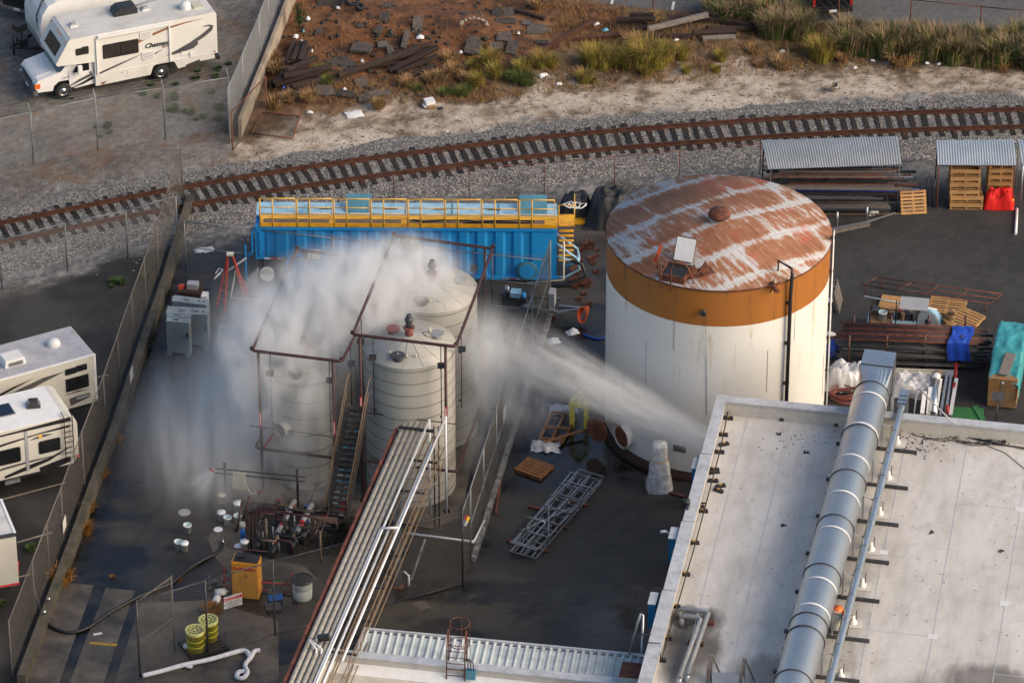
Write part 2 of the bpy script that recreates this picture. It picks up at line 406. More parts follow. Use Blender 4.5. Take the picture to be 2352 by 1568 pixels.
def axis(lo, hi, step):
    a = [lo+i*step for i in range(int((hi-lo)/step)+1)]; ext = [3, 8, 18, 40, 80, 150, 300]
    return np.array([lo-e for e in reversed(ext)]+a+[a[-1]+e for e in ext])
xs = axis(-26, 26, .14); ys = axis(-25.5, 33, .14)
GX, GY = np.meshgrid(xs, ys)
wv = [GX, GY-CAM.y, np.zeros_like(GX)-CAM.z]
ww = np.maximum(wv[1]*FW.y+wv[2]*FW.z, 5)
PX = 1176+FPX*wv[0]/ww; PY = 784-FPX*(wv[1]*UP.y+wv[2]*UP.z)/ww
def ip(x, pts): p = sorted(pts); return np.interp(x, [q[0] for q in p], [q[1] for q in p])
# signed distance to the track
LP = np.array([(p.x, p.y) for p in LINE]); ly = np.interp(GX, LP[:, 0], LP[:, 1]); sl_ = np.interp(GX, LP[:-1, 0], np.diff(LP[:, 1])/np.maximum(np.diff(LP[:, 0]), 1e-3))
TD = (GY-ly)/np.sqrt(1+sl_**2)
jag = (nf(GX, GY, .55, 6, 5, .62)-.5)
jag2 = (nf(GX, GY, 2.2, 4, 9, .65)-.5)
right = ss(-6, 20, PX-ip(PY, F2_LINE)+jag*50)
far = (TD > 0)
sand_e = PY-ip(PX, SAND_EDGE)+jag*95+jag2*40
sand = ss(-16, 16, sand_e)*right*far
road = ss(-2, 3, ip(PX, ROAD_EDGE)-PY+jag2*8)*right*far*(PX > 1200)
dirt = (1-ss(-16, 16, sand_e))*right*far*(1-road)
lot = (1-right)*far
yard = ss(-22, 22, PY-ip(PX, YARD_EDGE)+jag*90+jag2*25)*(~far)*(PX > ip(PY, F4_LINE))
lot2 = ss(-12, 30, PY-ip(PX, [(0, 665), (415, 560)])+jag*60)*(~far)*(PX <= ip(PY, F4_LINE))
balw = np.where(far, ss(3.3, 2.1, np.abs(TD)+jag*3.0+jag2), ss(4.6, 2.4, np.abs(TD)+jag*5+jag2))
def mx(a, b, f): f = f[..., None]; return a*(1-f)+np.array(b)*f
def rmp(t, stops):
    return np.stack([np.interp(t, [s_[0] for s_ in stops], [s_[1][k] for s_ in stops]) for k in range(3)], -1)
n_lo = nf(GX, GY, .22, 4, 21); n_mid = nf(GX, GY, .8, 5, 31, .6); n_hi = nf(GX, GY, 3.1, 3, 41, .7); n_x = nf(GX, GY, 6.5, 1, 47)
grav = rmp(n_lo*.5+n_mid*.25+n_x*.25, [(.32, (.042, .039, .037)), (.5, (.082, .077, .072)), (.66, (.15, .14, .13))])
lotc = rmp(n_mid*.4+n_lo*.25+n_x*.35, [(.3, (.080, .071, .062)), (.5, (.135, .124, .112)), (.68, (.205, .195, .18))])
lotc = mx(lotc, (.15, .085, .045), .55*ss(.56, .70, nf(GX, GY, .9, 6, 51, .65)))
dcol = rmp(n_mid*.45+n_hi*.35+n_lo*.2, [(.32, (.030, .016, .010)), (.43, (.090, .036, .014)), (.53, (.165, .060, .019)), (.66, (.20, .090, .036)), (.75, (.26, .18, .11))])
brown = rmp(n_hi*.6+n_mid*.4, [(.32, (.045, .029, .016)), (.48, (.105, .066, .033)), (.62, (.17, .112, .058)), (.75, (.24, .17, .10))])
bl = ss(.40, .66, (GX-1)*.035+n_mid*.75+.06)*.9+.1*n_hi
near_edge = ss(-80, -10, sand_e)*.75
dirtc = mx(dcol, (0, 0, 0), np.zeros_like(GX)); k_ = np.clip(bl+near_edge, 0, 1)[..., None]; dirtc = dcol*(1-k_)+brown*k_
sandc = rmp(n_mid*.55+n_hi*.45, [(.30, (.13, .092, .06)), (.40, (.24, .19, .14)), (.50, (.39, .325, .26)), (.62, (.47, .41, .34)), (.75, (.52, .46, .39))])
stone = rmp(n_x*.55+n_hi*.45, [(.25, (.065, .066, .07)), (.5, (.16, .158, .156)), (.72, (.29, .275, .255))])
def over_(base, c, w): return base*(1-w[..., None])+np.array(c)*w[..., None]
wet = nf(GX, GY, .33, 5, 61, .6); wet2 = nf(GX*.5, GY*1.4, .9, 5, 71, .6)
asph = rmp(wet*.55+wet2*.45, [(.38, (.006, .006, .007)), (.46, (.011, .011, .012)), (.52, (.024, .023, .0235)), (.58, (.038, .035, .033)), (.66, (.055, .050, .044))])
lane = ss(.50, .62, nf(GX*.35+GY*.9, GX*.9-GY*.35, .55, 5, 77, .62)); asph = over_(asph, (.055, .047, .038), lane*.5)
cb_ = np.exp(-(((PX-1060)/230)**2+((PY-1390)/55)**2)); asph = over_(asph, (.085, .070, .052), np.clip(cb_*2.2*ss(.40, .58, wet2), 0, .85))
cb_ = np.exp(-(((PX-1400)/75)**2+((PY-1440)/60)**2)); asph = over_(asph, (.16, .15, .125), np.clip(cb_*1.2*(.2+wet2*1.1), 0, .8))
dk_ = np.exp(-(((PX-1330)/150)**2+((PY-1180)/90)**2)); asph = over_(asph, (.045, .038, .031), np.clip(dk_*.7, 0, .6))
for _x0, _y0, _x1, _y1, _w in ((245, 1330, 560, 900, 7), (330, 1330, 640, 920, 6), (430, 1180, 560, 980, 4), (1130, 1400, 1480, 1130, 5), (1180, 1430, 1520, 1150, 5)):
    _t = np.clip(((PX-_x0)*(_x1-_x0)+(PY-_y0)*(_y1-_y0))/((_x1-_x0)**2+(_y1-_y0)**2), 0, 1); _d = np.hypot(PX-_x0-_t*(_x1-_x0), PY-_y0-_t*(_y1-_y0)); asph = over_(asph, (.014, .014, .015), .45*ss(_w, _w*.2, _d+jag*30+jag2*8))
dry = ss(1560, 1900, PX+jag*220)*ss(1250, 900, PY); asph = asph*(1-dry[..., None])+rmp(wet*.5+n_hi*.5, [(.3, (.026, .0255, .026)), (.5, (.037, .036, .0365)), (.7, (.052, .050, .049))])*dry[..., None]
asph2 = rmp(n_lo*.5+n_mid*.5, [(.34, (.014, .0135, .013)), (.5, (.027, .025, .0235)), (.64, (.055, .050, .044))])
roadc = rmp(n_x*.5+n_mid*.5, [(.3, (.085, .085, .086)), (.7, (.12, .12, .12))])
def over(base, top, w): return base*(1-w[..., None])+top*w[..., None]
CC = grav
CC = over(CC, lotc, lot); CC = over(CC, sandc, sand); CC = over(CC, dirtc, dirt); CC = over(CC, stone, balw)
CC = over(CC, asph2*.9, lot2); CC = over(CC, asph*.86, yard); CC = over(CC, roadc, road)
RG = np.full_like(GX, .92); RG = RG*(1-yard)+yard*np.interp(wet*.6+wet2*.4, [.40, .48, .57], [.10, .30, .60]); RG = RG*(1-yard*dry)+.85*yard*dry; RG = RG*(1-lot2)+.8*lot2
GZ = np.zeros_like(GX); dw = ss(0, 26, PX-ip(PY, F2_LINE))*ss(-12, 14, ip(PX, SAND_EDGE)-PY)*ss(0, 14, PY-ip(PX, ROAD_EDGE))*far
GZ += dw*(.16*(nf(GX, GY, .45, 4, 81)-.4)+.10*(nf(GX, GY, 2.0, 3, 83)-.5))
for c_, h_, r_ in _M: GZ += dw*h_*np.exp(-((GX-c_.x)**2+(GY-c_.y)**2)/(r_*r_))
GZ += (.05*(n_hi-.5))*np.clip(sand+lot*.4, 0, 1)
def gz(x, y):
    i = int(np.clip(np.searchsorted(xs, x), 1, len(xs)-1)); j = int(np.clip(np.searchsorted(ys, y), 1, len(ys)-1)); return float(GZ[j, i])
def gat(x, y):
    q = at(x, y, 0)
    for _ in range(3): q = at(x, y, gz(q.x, q.y))
    return q
nx, ny = len(xs), len(ys)
me = bpy.data.meshes.new('ground')
co = np.stack([GX, GY, GZ], -1).reshape(-1, 3)
J, I = np.meshgrid(np.arange(ny-1), np.arange(nx-1), indexing='ij'); q0 = (J*nx+I).ravel()
fc = np.stack([q0, q0+1, q0+nx+1, q0+nx], -1)
me.vertices.add(nx*ny); me.vertices.foreach_set('co', co.ravel().astype(np.float32))
me.loops.add(fc.size); me.loops.foreach_set('vertex_index', fc.ravel().astype(np.int32))
me.polygons.add(len(fc)); me.polygons.foreach_set('loop_start', np.arange(0, fc.size, 4, dtype=np.int32))
me.update(calc_edges=True); me.validate(); me.polygons.foreach_set('use_smooth', np.ones(len(fc), dtype=bool))
ca = me.color_attributes.new('soil', 'FLOAT_COLOR', 'POINT'); ca.data.foreach_set('color', np.concatenate([CC, RG[..., None]], -1).reshape(-1).astype(np.float32))
m, nt, p, L = nodes('ground_mix')
tc = nd(nt, 'ShaderNodeTexCoord'); O = tc.outputs['Object']
ca_ = nd(nt, 'ShaderNodeVertexColor'); ca_.layer_name = 'soil'
grit = noise_tex(nt, O, 17, 2, .8)
gk = ramp(nt, grit, [(.25, .35), (.5, 1.0), (.72, 1.75)])
L.new(mixc(nt, 1.0, ca_.outputs['Color'], gk, 'MULTIPLY'), p.inputs['Base Color'])
L.new(ca_.outputs['Alpha'], p.inputs['Roughness'])
st = mth(nt, 'SUBTRACT', ca_.outputs['Alpha'], .45, True); bn = nd(nt, 'ShaderNodeBump'); L.new(grit, bn.inputs['Height']); bn.inputs['Distance'].default_value = .06; L.new(st, bn.inputs['Strength']); L.new(bn.outputs[0], p.inputs['Normal'])
me.materials.append(m)
ground = bpy.data.objects.new('ground', me); COL.objects.link(ground); struct(ground)
# ------------------------------------------------------------------ track
def side(P, i):
    t = (P[min(i+1, len(P)-1)]-P[max(i-1, 0)]).normalized(); return t, Vector((-t.y, t.x, 0))
bed = MB(); bed_x = [(-2.6, 0.0), (-1.75, .20), (-.9, .225), (0, .215), (.9, .225), (1.75, .20), (2.5, 0.0)]
bp = LINE[::2]
bv = []; 
for i, c in enumerate(bp):
    t, n = side(bp, i)
    for k, (o, z) in enumerate(bed_x):
        j = .06*fbm(c.x+k*3, c.y, .8) if 0 < k < 6 else .45*fbm(c.x+k*9, c.y, .6)
        q = c+n*(o+(j if k in (0, 6) else 0)); bv.append((q.x, q.y, max(.005 if k in (0, 6) else .0, z+(j*.5 if 0 < k < 6 else 0))))
w = len(bed_x)
bed.add(bv, [(i*w+k, i*w+k+1, (i+1)*w+k+1, (i+1)*w+k) for i in range(len(bp)-1) for k in range(w-1)], True)
mm, nt, p, L = nodes('ballast'); tc = nd(nt, 'ShaderNodeTexCoord'); O = tc.outputs['Object']
v1 = nd(nt, 'ShaderNodeTexVoronoi'); v1.inputs['Scale'].default_value = 15; L.new(O, v1.inputs['Vector'])
sp = nd(nt, 'ShaderNodeSeparateColor'); L.new(v1.outputs['Color'], sp.inputs[0])
c = ramp(nt, sp.outputs[0], [(0, (.075, .074, .073)), (.4, (.185, .182, .178)), (.72, (.33, .315, .295)), (.88, (.47, .42, .36)), (1, (.62, .58, .53))])
c = mixc(nt, ramp(nt, noise_tex(nt, O, .5, 2, .7), [(.5, 0.0), (.75, .55)]), c, (.17, .155, .14))
c = mixc(nt, ramp(nt, v1.outputs['Distance'], [(.35, 0.0), (.75, .75)]), c, (.035, .034, .035))
L.new(c, p.inputs['Base Color']); p.inputs['Roughness'].default_value = .9
L.new(bump(nt, mth(nt, 'SUBTRACT', 1.0, v1.outputs['Distance']), .9, .05), p.inputs['Normal'])
bo = bed.build('ballast_bed', mm); struct(bo)
# loose stones
def scatter_stones(name, n, fn, m, lo=.035, hi=.075):
    s = MB(); k = 0
    while k < n:
        q = fn()
        if q is None: continue
        r = random.uniform(lo, hi); a = random.random()*6.28; k += 1
        vs = [Vector((math.cos(a+t)*r*random.uniform(.7, 1.1), math.sin(a+t)*r*random.uniform(.7, 1.1), 0)) for t in (0, 2.1, 4.2)]
        s.add([q+v for v in vs]+[q+Vector((random.uniform(-.3, .3)*r, random.uniform(-.3, .3)*r, r*random.uniform(.5, 1)))], [(0, 1, 3), (1, 2, 3), (2, 0, 3)])
    return stuff(s.build(name, m, fix=False))
mat('stone', (.23, .225, .22), .9, 0, .75, 9, col2=(.40, .37, .33), thr=(.62, .72))
LV = [i for i in range(len(LINE)) if -27 < LINE[i].x < 27]
def stone_pos():
    i = random.choice(LV); t, n = side(LINE, i); o = random.gauss(0, 1.5)
    if abs(o) > 4.5: return None
    q = LINE[i]+n*o+t*random.uniform(-.2, .2); q.z = interp(o, bed_x)-(.02 if abs(o) < 1.35 else -.005)
    return q
so = scatter_stones('gravel', 26000, stone_pos, 'stone'); so['label'] = 'loose grey ballast stones lying along the railway track'
# track = two rails and its sleepers
tr = thing('railway_track', 'rusty single railway track curving across the lot on dark wooden sleepers', 'railway track', world=True)
prof = [(-.07, 0), (.07, 0), (.07, .012), (.012, .03), (.012, .125), (.036, .135), (.036, .17), (-.036, .17), (-.036, .135), (-.012, .125), (-.012, .03), (-.07, .012)]
rp = LINE[::3]
for sgn in (-1, 1):
    s = MB(); vsr = []; n_ = len(prof)
    for i, c in enumerate(rp):
        t, n = side(rp, i)
        for a, b in prof: q = c+n*(sgn*.7525+a); vsr.append((q.x, q.y, .27+b))
    s.add(vsr, [(i*n_+k, (i+1)*n_+k, (i+1)*n_+(k+1) % n_, i*n_+(k+1) % n_) for i in range(len(rp)-1) for k in range(n_)])
    s.build('rail', 'rail_rust', tr)
sl = MB(); sl.box((0, 0, 0), (.22, 2.55, .16)); base_sl = None
dist = 0; i = 0; acc = 0
TL = resample(LINE, .02); step = .52; k = 0.0; pos = 0
plates = MB(); plates.box((0, .7525, 0), (.17, .32, .03))
while pos < len(TL)-30:
    c = TL[int(pos)]
    if -27.5 < c.x < 27.5:
        t = (TL[int(pos)+20]-TL[max(0, int(pos)-20)]).normalized()
        if base_sl is None: o = base_sl = sl.build('sleeper', 'sleeper_wood', tr); pm = plates.build('tie_plate', 'rail_rust', o); pm.location = (0, 0, .085); pm2 = pm.copy(); COL.objects.link(pm2); pm2.parent = o; pm2.location = (0, -1.505, .085)
        else:
            o = base_sl.copy(); COL.objects.link(o); o.parent = tr
            [(COL.objects.link(q_), setattr(q_, 'parent', o)) for q_ in (pm.copy(), pm2.copy())]
        n = Vector((-t.y, t.x, 0)); sh = random.gauss(0, .07)
        o.location = c+n*sh+Vector((0, 0, .178+random.uniform(-.012, .008))); o.rotation_euler = (0, 0, math.atan2(t.y, t.x)+random.gauss(0, .025))
        o.scale = (random.uniform(.85, 1.12), random.uniform(.95, 1.03), 1)
    pos += (step+random.gauss(0, .035))/.02
# spots of pale dust / litter on the sleepers come with the stones above
# ------------------------------------------------------------------ chain-link fences
def wires(mb, A, B, z0, z1, sp=.11, r=.0036):
    A = Vector(A); B = Vector(B); d = (B-A); d.z = 0; Lh = d.length; u = d.normalized(); n = Vector((-u.y, u.x, 0)); H = z1-z0
    k = -H
    while k < Lh:
        for sg in (1, -1):
            # line x = k + t*H (t 0..1), clipped to 0..Lh
            t0 = max(0, -k/H); t1 = min(1, (Lh-k)/H)
            if t1-t0 < .02: continue
            x0, x1 = k+t0*H, k+t1*H; a0, a1 = (t0, t1) if sg > 0 else (1-t0, 1-t1)
            zz = lambda x: A.z+(B.z-A.z)*x/Lh
            p = A.to_2d().to_3d()+u*x0+UZ*(zz(x0)+z0+a0*H)+n*(.004*sg); q = A.to_2d().to_3d()+u*x1+UZ*(zz(x1)+z0+a1*H)+n*(.004*sg)
            e = (u*(1 if sg < 0 else -1)+UZ).normalized()*r
            mb.add([p+e, p-e*.5+n*r, p-e*.5-n*r, q+e, q-e*.5+n*r, q-e*.5-n*r], [(0, 1, 4, 3), (1, 2, 5, 4), (2, 0, 3, 5)])
        k += sp
mat('wire', (.30, .31, .32), .5, .3, .15, 3); mat('wire_dark', (.08, .08, .085), .5, .3, .2, 3); mat('wire_rust', (.13, .115, .095), .7, .2, .3, 3)
def fence(label, pts, H, posts=None, wire='wire', post='post_grey', rail=True, low=.05, barb=0, lean=None, bottom=False, sp=.11, pr=.032, wr=.003, spacing=3.0, mid=None):
    t = thing('chain_link_fence', label, 'fence', pts[0], world=True)
    w = MB()
    for a, b in zip(pts, pts[1:]): wires(w, a, b, low, H, sp, wr)
    stuff(w.build('wire_mesh', wire, t, fix=False))
    pl = posts
    if pl is None:
        pl = []
        for a, b in zip(pts, pts[1:]):
            a, b = Vector(a), Vector(b); k = max(1, round((b-a).length/spacing))
            pl += [a.lerp(b, i/k) for i in range(k)]
        pl.append(Vector(pts[-1]))
    for q in pl:
        m = MB(); q = Vector(q); m.cyl(q, q+UZ*(H+.03), pr, 8); m.ball(q+UZ*(H+.04), pr*1.15, 8, 4)
        if barb:
            d = (Vector(pts[-1])-Vector(pts[0])).normalized(); n = Vector((d.y, -d.x, 0))*barb
            m.bar(q+UZ*H, q+UZ*(H+.32)+n*.25, .03, .02)
        m.build('post', post, t)
    if rail:
        for a, b in zip(pts, pts[1:]): MB().cyl(Vector(a)+UZ*H, Vector(b)+UZ*H, pr*.75, 6).build('top_rail', post, t)
    if mid:
        for a, b in zip(pts, pts[1:]): MB().cyl(Vector(a)+UZ*mid, Vector(b)+UZ*mid, pr*.65, 6).build('middle_rail', post, t)
    if bottom:
        for a, b in zip(pts, pts[1:]): MB().cyl(Vector(a)+UZ*low, Vector(b)+UZ*low, pr*.6, 6).build('bottom_rail', post, t)
    if barb:
        d = (Vector(pts[-1])-Vector(pts[0])).normalized(); n = Vector((d.y, -d.x, 0))*barb
        for k in (.35, .68, 1.0):
            m = MB()
            for a, b in zip(pts, pts[1:]): m.cyl(Vector(a)+UZ*(H+.32*k)+n*.25*k, Vector(b)+UZ*(H+.32*k)+n*.25*k, .005, 3)
            m.build('barbed_wire', post, t)
    return t
P1 = [at(-150, 400), at(76, 376), at(224, 343), at(379, 320), at(529, 342)]
P1 = [at(-120, 421), at(77, 377), at(225, 344), at(380, 321), at(529, 296)]
fence('galvanised chain link fence below the motorhome, joining the corner post', P1, 2.55, posts=P1, barb=-1)
cB = at(529, 342); 
P2 = [at(532, 345), at(566, 262), at(600, 178), at(640, 72), at(690, -60)]
fence('galvanised chain link fence rising beside the tan retaining wall', [at(527, 330), at(560, 250), at(598, 160), at(640, 50), at(690, -80)], 2.7, wire='wire', sp=.10, wr=.0042)
# tan retaining wall behind that fence
wl = MB(); wp = [at(552, 316), at(585, 232), at(622, 140), at(664, 30), at(704, -70)]
for a, b in zip(wp, wp[1:]): wl.bar(Vector(a)+UZ*.45, Vector(b)+UZ*.45, .16, .9)
for i, q in enumerate(wp[:-1]): pass
o = wl.build('retaining_wall', 'concrete_wall', loc=wp[0]); tag(o, 'low tan concrete wall beside the rising chain link fence', 'wall')
# rusty framed gate panel standing at the corner, and one lying on the sand
def gate_panel(label, corners, m='rust'):
    t = thing('gate_panel', label, 'gate panel', corners[0], world=True)
    c = [Vector(q) for q in corners]
    for i in range(4): MB().cyl(c[i], c[(i+1) % 4], .03, 6).build('frame_bar', m, t)
    w = MB(); n = 22
    for i in range(1, n):
        f = i/n
        for A, B, C_, D_ in ((c[0], c[1], c[3], c[2]),):
            w.cyl(A.lerp(B, f), C_.lerp(D_, f), .005, 3, caps=False)
            w.cyl(A.lerp(C_, f), B.lerp(D_, f), .005, 3, caps=False)
    stuff(w.build('wire_mesh', 'wire_rust', t, fix=False)); return t
gp = [at(534, 346), at(613, 264)]
gate_panel('rusty framed chain link gate panel standing at the fence corner', [gp[0], gp[1], gp[1]+UZ*1.9, gp[0]+UZ*1.9])
gate_panel('rusty mesh gate panel lying flat on the sand beside the standing one', [at(578, 306, .15), at(672, 318, .1), at(690, 265, .12), at(602, 258, .15)])
P3 = [at(-150, 690), at(5, 663), at(155, 622), at(294, 594), at(408, 560)]
fence('galvanised chain link fence in front of the rails above the dark lot', P3, 2.3, posts=P3, barb=1)
# yard side fence on its low wall
P4 = [at(430, 470), at(374, 655), at(318, 815), at(254, 1005), at(205, 1135), at(158, 1265), at(93, 1435), at(40, 1575)]
wallt = thing('boundary_wall', 'low stained concrete wall under the yard side fence beside the trailers', 'wall', P4[0], world=True)
for a, b in zip(P4, P4[1:]):
    d = (b-a).normalized(); n = Vector((-d.y, d.x, 0)); MB().bar(a+n*.16+UZ*.26, b+n*.16+UZ*.26, .30, .52).build('wall_section', 'wall_wet', wallt)
P4f = [q+Vector((-.16, 0, .5)) for q in P4]
fence('tall weathered chain link fence along the low wall beside the trailers', P4f, 2.35, spacing=3.1, wire='wire_rust', post='timber_grey', sp=.12, wr=.003, pr=.028)
for i, (x, y) in enumerate(((302, 800), (148, 1143))):
    q = at(x, y+60, 1.3); s = MB(); d = (P4[3]-P4[2]).normalized(); s.bar(q-d*.28, q+d*.28, .02, .5)
    tag(s.build('fence_sign', 'stucco', loc=q), ('pale blank sign board wired on the wall fence beside the grey cabinets', 'pale blank sign board wired on the wall fence beside the lower trailer')[i], 'sign')
# containment yard fences
P5 = [at(428, 622), at(590, 640), at(768, 660), at(1000, 685), at(1262, 712)]
fence('dark chain link fence running in front of the blue tank trailer', P5, 2.35, wire='wire_dark', post='post_grey', barb=1, mid=1.15, sp=.13, wr=.003)
P6 = [at(1263, 714), at(1222, 840), at(1182, 970), at(1140, 1105), at(1081, 1290)]
fence('tall chain link fence on a white stained kerb beside the cream tanks', P6, 3.3, wire='wire_rust', post='post_grey', sp=.12, wr=.003, pr=.035, mid=1.7)
kb = thing('fence_kerb', 'white stained concrete kerb under the fence beside the cream tanks', 'kerb', P6[0], world=True)
for a, b in zip(P6, P6[1:]): MB().bar(a+UZ*.09+Vector((.1, 0, 0)), b+UZ*.09+Vector((.1, 0, 0)), .18, .26).build('kerb_section', 'curb_white', kb)
P7 = [at(1063, 1342), at(905, 1385), at(760, 1425), at(632, 1458), at(478, 1503), at(322, 1553)]
fence('dark chain link fence in front of the pumps and yellow cabinet', P7, 3.3, posts=[P7[0], P7[3], P7[4], P7[5]], wire='wire_rust', post='dark_steel', sp=.13, wr=.003, pr=.036, bottom=True, mid=None)
P8 = [at(322, 1553), at(401, 1495)]
fence('rust stained chain link gate leaf standing open beside the black hose', P8, 3.3, wire='wire_rust', post='timber_grey', sp=.13, wr=.003, mid=1.5)
fence('short chain link fence joining the kerb fence at the bridge column', [P7[0], at(1081, 1290)], 3.3, wire='wire_rust', sp=.13, wr=.003)
for i, (A, B, f, z, lab, m_) in enumerate(((P6[2], P6[3], .55, 1.9, 'white notice board on the tall kerb fence', 'paper'),)):
    q = A.lerp(B, f)+UZ*z; d = (B-A).normalized(); tag(MB().bar(q-d*.3, q+d*.3, .02, .6).build('notice_board', m_, loc=q), lab, 'sign')
# hazard diamond at the fence corner
q = at(1070, 1195, 2.3); hz = thing('hazard_diamond', 'red yellow blue and white hazard diamond on the corner fence post', 'sign', q, rz=R(55))
s = .26
for nm, m_, cx, cz in (('red_quarter', 'sign_red', 0, 1), ('yellow_quarter', 'sign_yellow', 1, 0), ('blue_quarter', 'sign_blue', -1, 0), ('white_quarter', 'white_paint', 0, -1)):
    k = s/2; MB().prism([(cx*k-k, cz*k), (cx*k, cz*k-k), (cx*k+k, cz*k), (cx*k, cz*k+k)], -.01, .01).build(nm, m_, hz)
# far fence between yard and track (behind the big tank) and road fence
fence('thin rusty post and wire fence along the track behind the big tank', [at(905, 470), at(1250, 445), at(1411, 430), at(1560, 415), at(1745, 400)], 1.5, wire='wire_rust', post='rust', sp=.5, wr=.003, pr=.02, rail=True)
fence('thin rusty post fence along the road behind the tall grass', [at(1500, 35), at(1760, 55), at(2090, 72), at(2250, 88), at(2420, 104)], 1.6, wire='wire_dark', post='rust', sp=.4, wr=.003, pr=.03, spacing=3)
# ------------------------------------------------------------------ big white tank
TC = Vector((7.92, -5.75, 0)); TR = 4.29; TH = 8.6
bt = thing('storage_tank', 'big white steel storage tank with brown band and rusty plated roof', 'storage tank', TC)
def streak_mat(name, base, streak, amt, top, extra=None):
    m, nt, p, L = nodes(name); tc = nd(nt, 'ShaderNodeTexCoord'); sx = nd(nt, 'ShaderNodeSeparateXYZ'); L.new(tc.outputs['Object'], sx.inputs[0])
    ang = mth(nt, 'ARCTAN2', sx.outputs[1], sx.outputs[0]); cb = nd(nt, 'ShaderNodeCombineXYZ'); L.new(mth(nt, 'MULTIPLY', ang, 4.3), cb.inputs[0]); L.new(mth(nt, 'MULTIPLY', sx.outputs[2], .12), cb.inputs[2])
    n1 = noise_tex(nt, cb.outputs[0], 2.2, 4, .7); f = ramp(nt, n1, [(amt, 0.0), (amt+.12, 1.0)])
    fade = ramp(nt, mth(nt, 'MULTIPLY', mth(nt, 'SUBTRACT', sx.outputs[2], top[0]), 1/(top[1]-top[0]), True), [(0, 0.15), (1, 1.0)])
    c = mixc(nt, mth(nt, 'MULTIPLY', f, fade), rgb(base), streak)
    c = mixc(nt, ramp(nt, noise_tex(nt, tc.outputs['Object'], .7, 3, .6), [(.35, 0.0), (.75, .35)]), c, tuple(k*.82 for k in base))
    if extra: c = extra(nt, tc, sx, ang, c)
    L.new(c, p.inputs['Base Color']); p.inputs['Roughness'].default_value = .5; return m
streak_mat('tank_white', (.78, .765, .72), (.50, .39, .23), .585, (3.0, 7.2))
streak_mat('tank_brown', (.37, .138, .026), (.14, .065, .03), .545, (5.5, 8.6))
def shell(r, z0, z1, n=96): return MB().lathe([(r, z0), (r, z1)], n)
shell(TR, .0, TH-1.62).build('shell', 'tank_white', bt)
shell(TR+.004, TH-1.62, TH-.02).build('paint_band', 'tank_brown', bt)
MB().lathe([(TR+.26, 0), (TR+.26, .14), (TR+.005, .30)], 96).build('base_ring', 'timber_old', bt)
for z in (1.9, 3.8, 5.7): MB().lathe([(TR+.006, z-.012), (TR+.012, z), (TR+.006, z+.012)], 96).build('weld_seam', 'tank_white', bt)
for k in range(22):
    a_ = 2*math.pi*k/22; z0_, z1_ = ((0.3, 1.9), (1.9, 3.8), (3.8, 5.7), (5.7, TH-.1))[k % 4]; MB().bar((math.cos(a_)*(TR+.004), math.sin(a_)*(TR+.004), z0_), (math.cos(a_)*(TR+.004), math.sin(a_)*(TR+.004), z1_), .012, .012).build('plate_joint', 'tan_steel', bt)
# roof
m, nt, p, L = nodes('tank_roof'); tc = nd(nt, 'ShaderNodeTexCoord'); mp = mapping(nt, tc.outputs['Object'], rot=(0, 0, R(-33)))
sx = nd(nt, 'ShaderNodeSeparateXYZ'); L.new(mp, sx.inputs[0])
vv = mth(nt, 'MULTIPLY', sx.outputs[1], 1/1.75); row = mth(nt, 'FLOOR', vv); fv = mth(nt, 'FRACT', vv)
uu = mth(nt, 'ADD', mth(nt, 'MULTIPLY', sx.outputs[0], 1/3.4), mth(nt, 'MULTIPLY', row, .43)); fu = mth(nt, 'FRACT', uu)
def edge(f): return mth(nt, 'ABSOLUTE', mth(nt, 'SUBTRACT', f, .5))
ev = edge(fv); eu = edge(fu)
st = noise_tex(nt, mapping(nt, mp, (6.5, 1.1, 1)), 1.0, 5, .75, .5); st2 = noise_tex(nt, mp, .55, 3, .6)
wn_ = nd(nt, 'ShaderNodeTexWhiteNoise'); wn_.noise_dimensions = '2D'; cbx = nd(nt, 'ShaderNodeCombineXYZ'); L.new(row, cbx.inputs[0]); L.new(mth(nt, 'FLOOR', uu), cbx.inputs[1]); L.new(cbx.outputs[0], wn_.inputs['Vector'])
st = mth(nt, 'ADD', st, mth(nt, 'MULTIPLY', mth(nt, 'SUBTRACT', wn_.outputs['Value'], .62), .16))
f = mth(nt, 'ADD', mth(nt, 'ADD', st, mth(nt, 'MULTIPLY', st2, .55)), mth(nt, 'ADD', mth(nt, 'MULTIPLY', ramp(nt, ev, [(.33, 0.0), (.47, 1.0)]), -.20), mth(nt, 'MULTIPLY', ramp(nt, eu, [(.40, 0.0), (.5, 1.0)]), -.15)))
c = ramp(nt, f, [(.56, (.46, .47, .49)), (.63, (.40, .36, .34)), (.70, (.30, .145, .085)), (.80, (.25, .105, .05)), (.95, (.18, .07, .035))])
c = mixc(nt, mth(nt, 'MULTIPLY', ramp(nt, noise_tex(nt, mp, .7, 3, .6), [(.52, 0.0), (.66, .8)]), ramp(nt, st, [(.45, 0.0), (.6, 1.0)])), c, (.44, .075, .055))
lt = mth(nt, 'ADD', ramp(nt, ev, [(.488, 0.0), (.494, 1.0)]), ramp(nt, eu, [(.494, 0.0), (.497, 1.0)]), True)
c = mixc(nt, mth(nt, 'MULTIPLY', lt, .5), c, (.18, .16, .15)); L.new(c, p.inputs['Base Color']); p.inputs['Roughness'].default_value = .7
MB().lathe([(TR+.05, TH-.06), (TR+.05, TH), (0.001, TH+.52)], 96).build('roof', 'tank_roof', bt)
MB().lathe([(TR+.055, TH-.07), (TR+.065, TH-.035), (TR+.055, TH+.005)], 96).build('roof_rim', 'rust', bt)
MB().lathe([(.16, TH+.45), (.16, TH+.72), (.42, TH+.70), (.44, TH+.78), (.36, TH+.92), (.001, TH+.99)], 28).build('roof_vent', 'rust', bt)
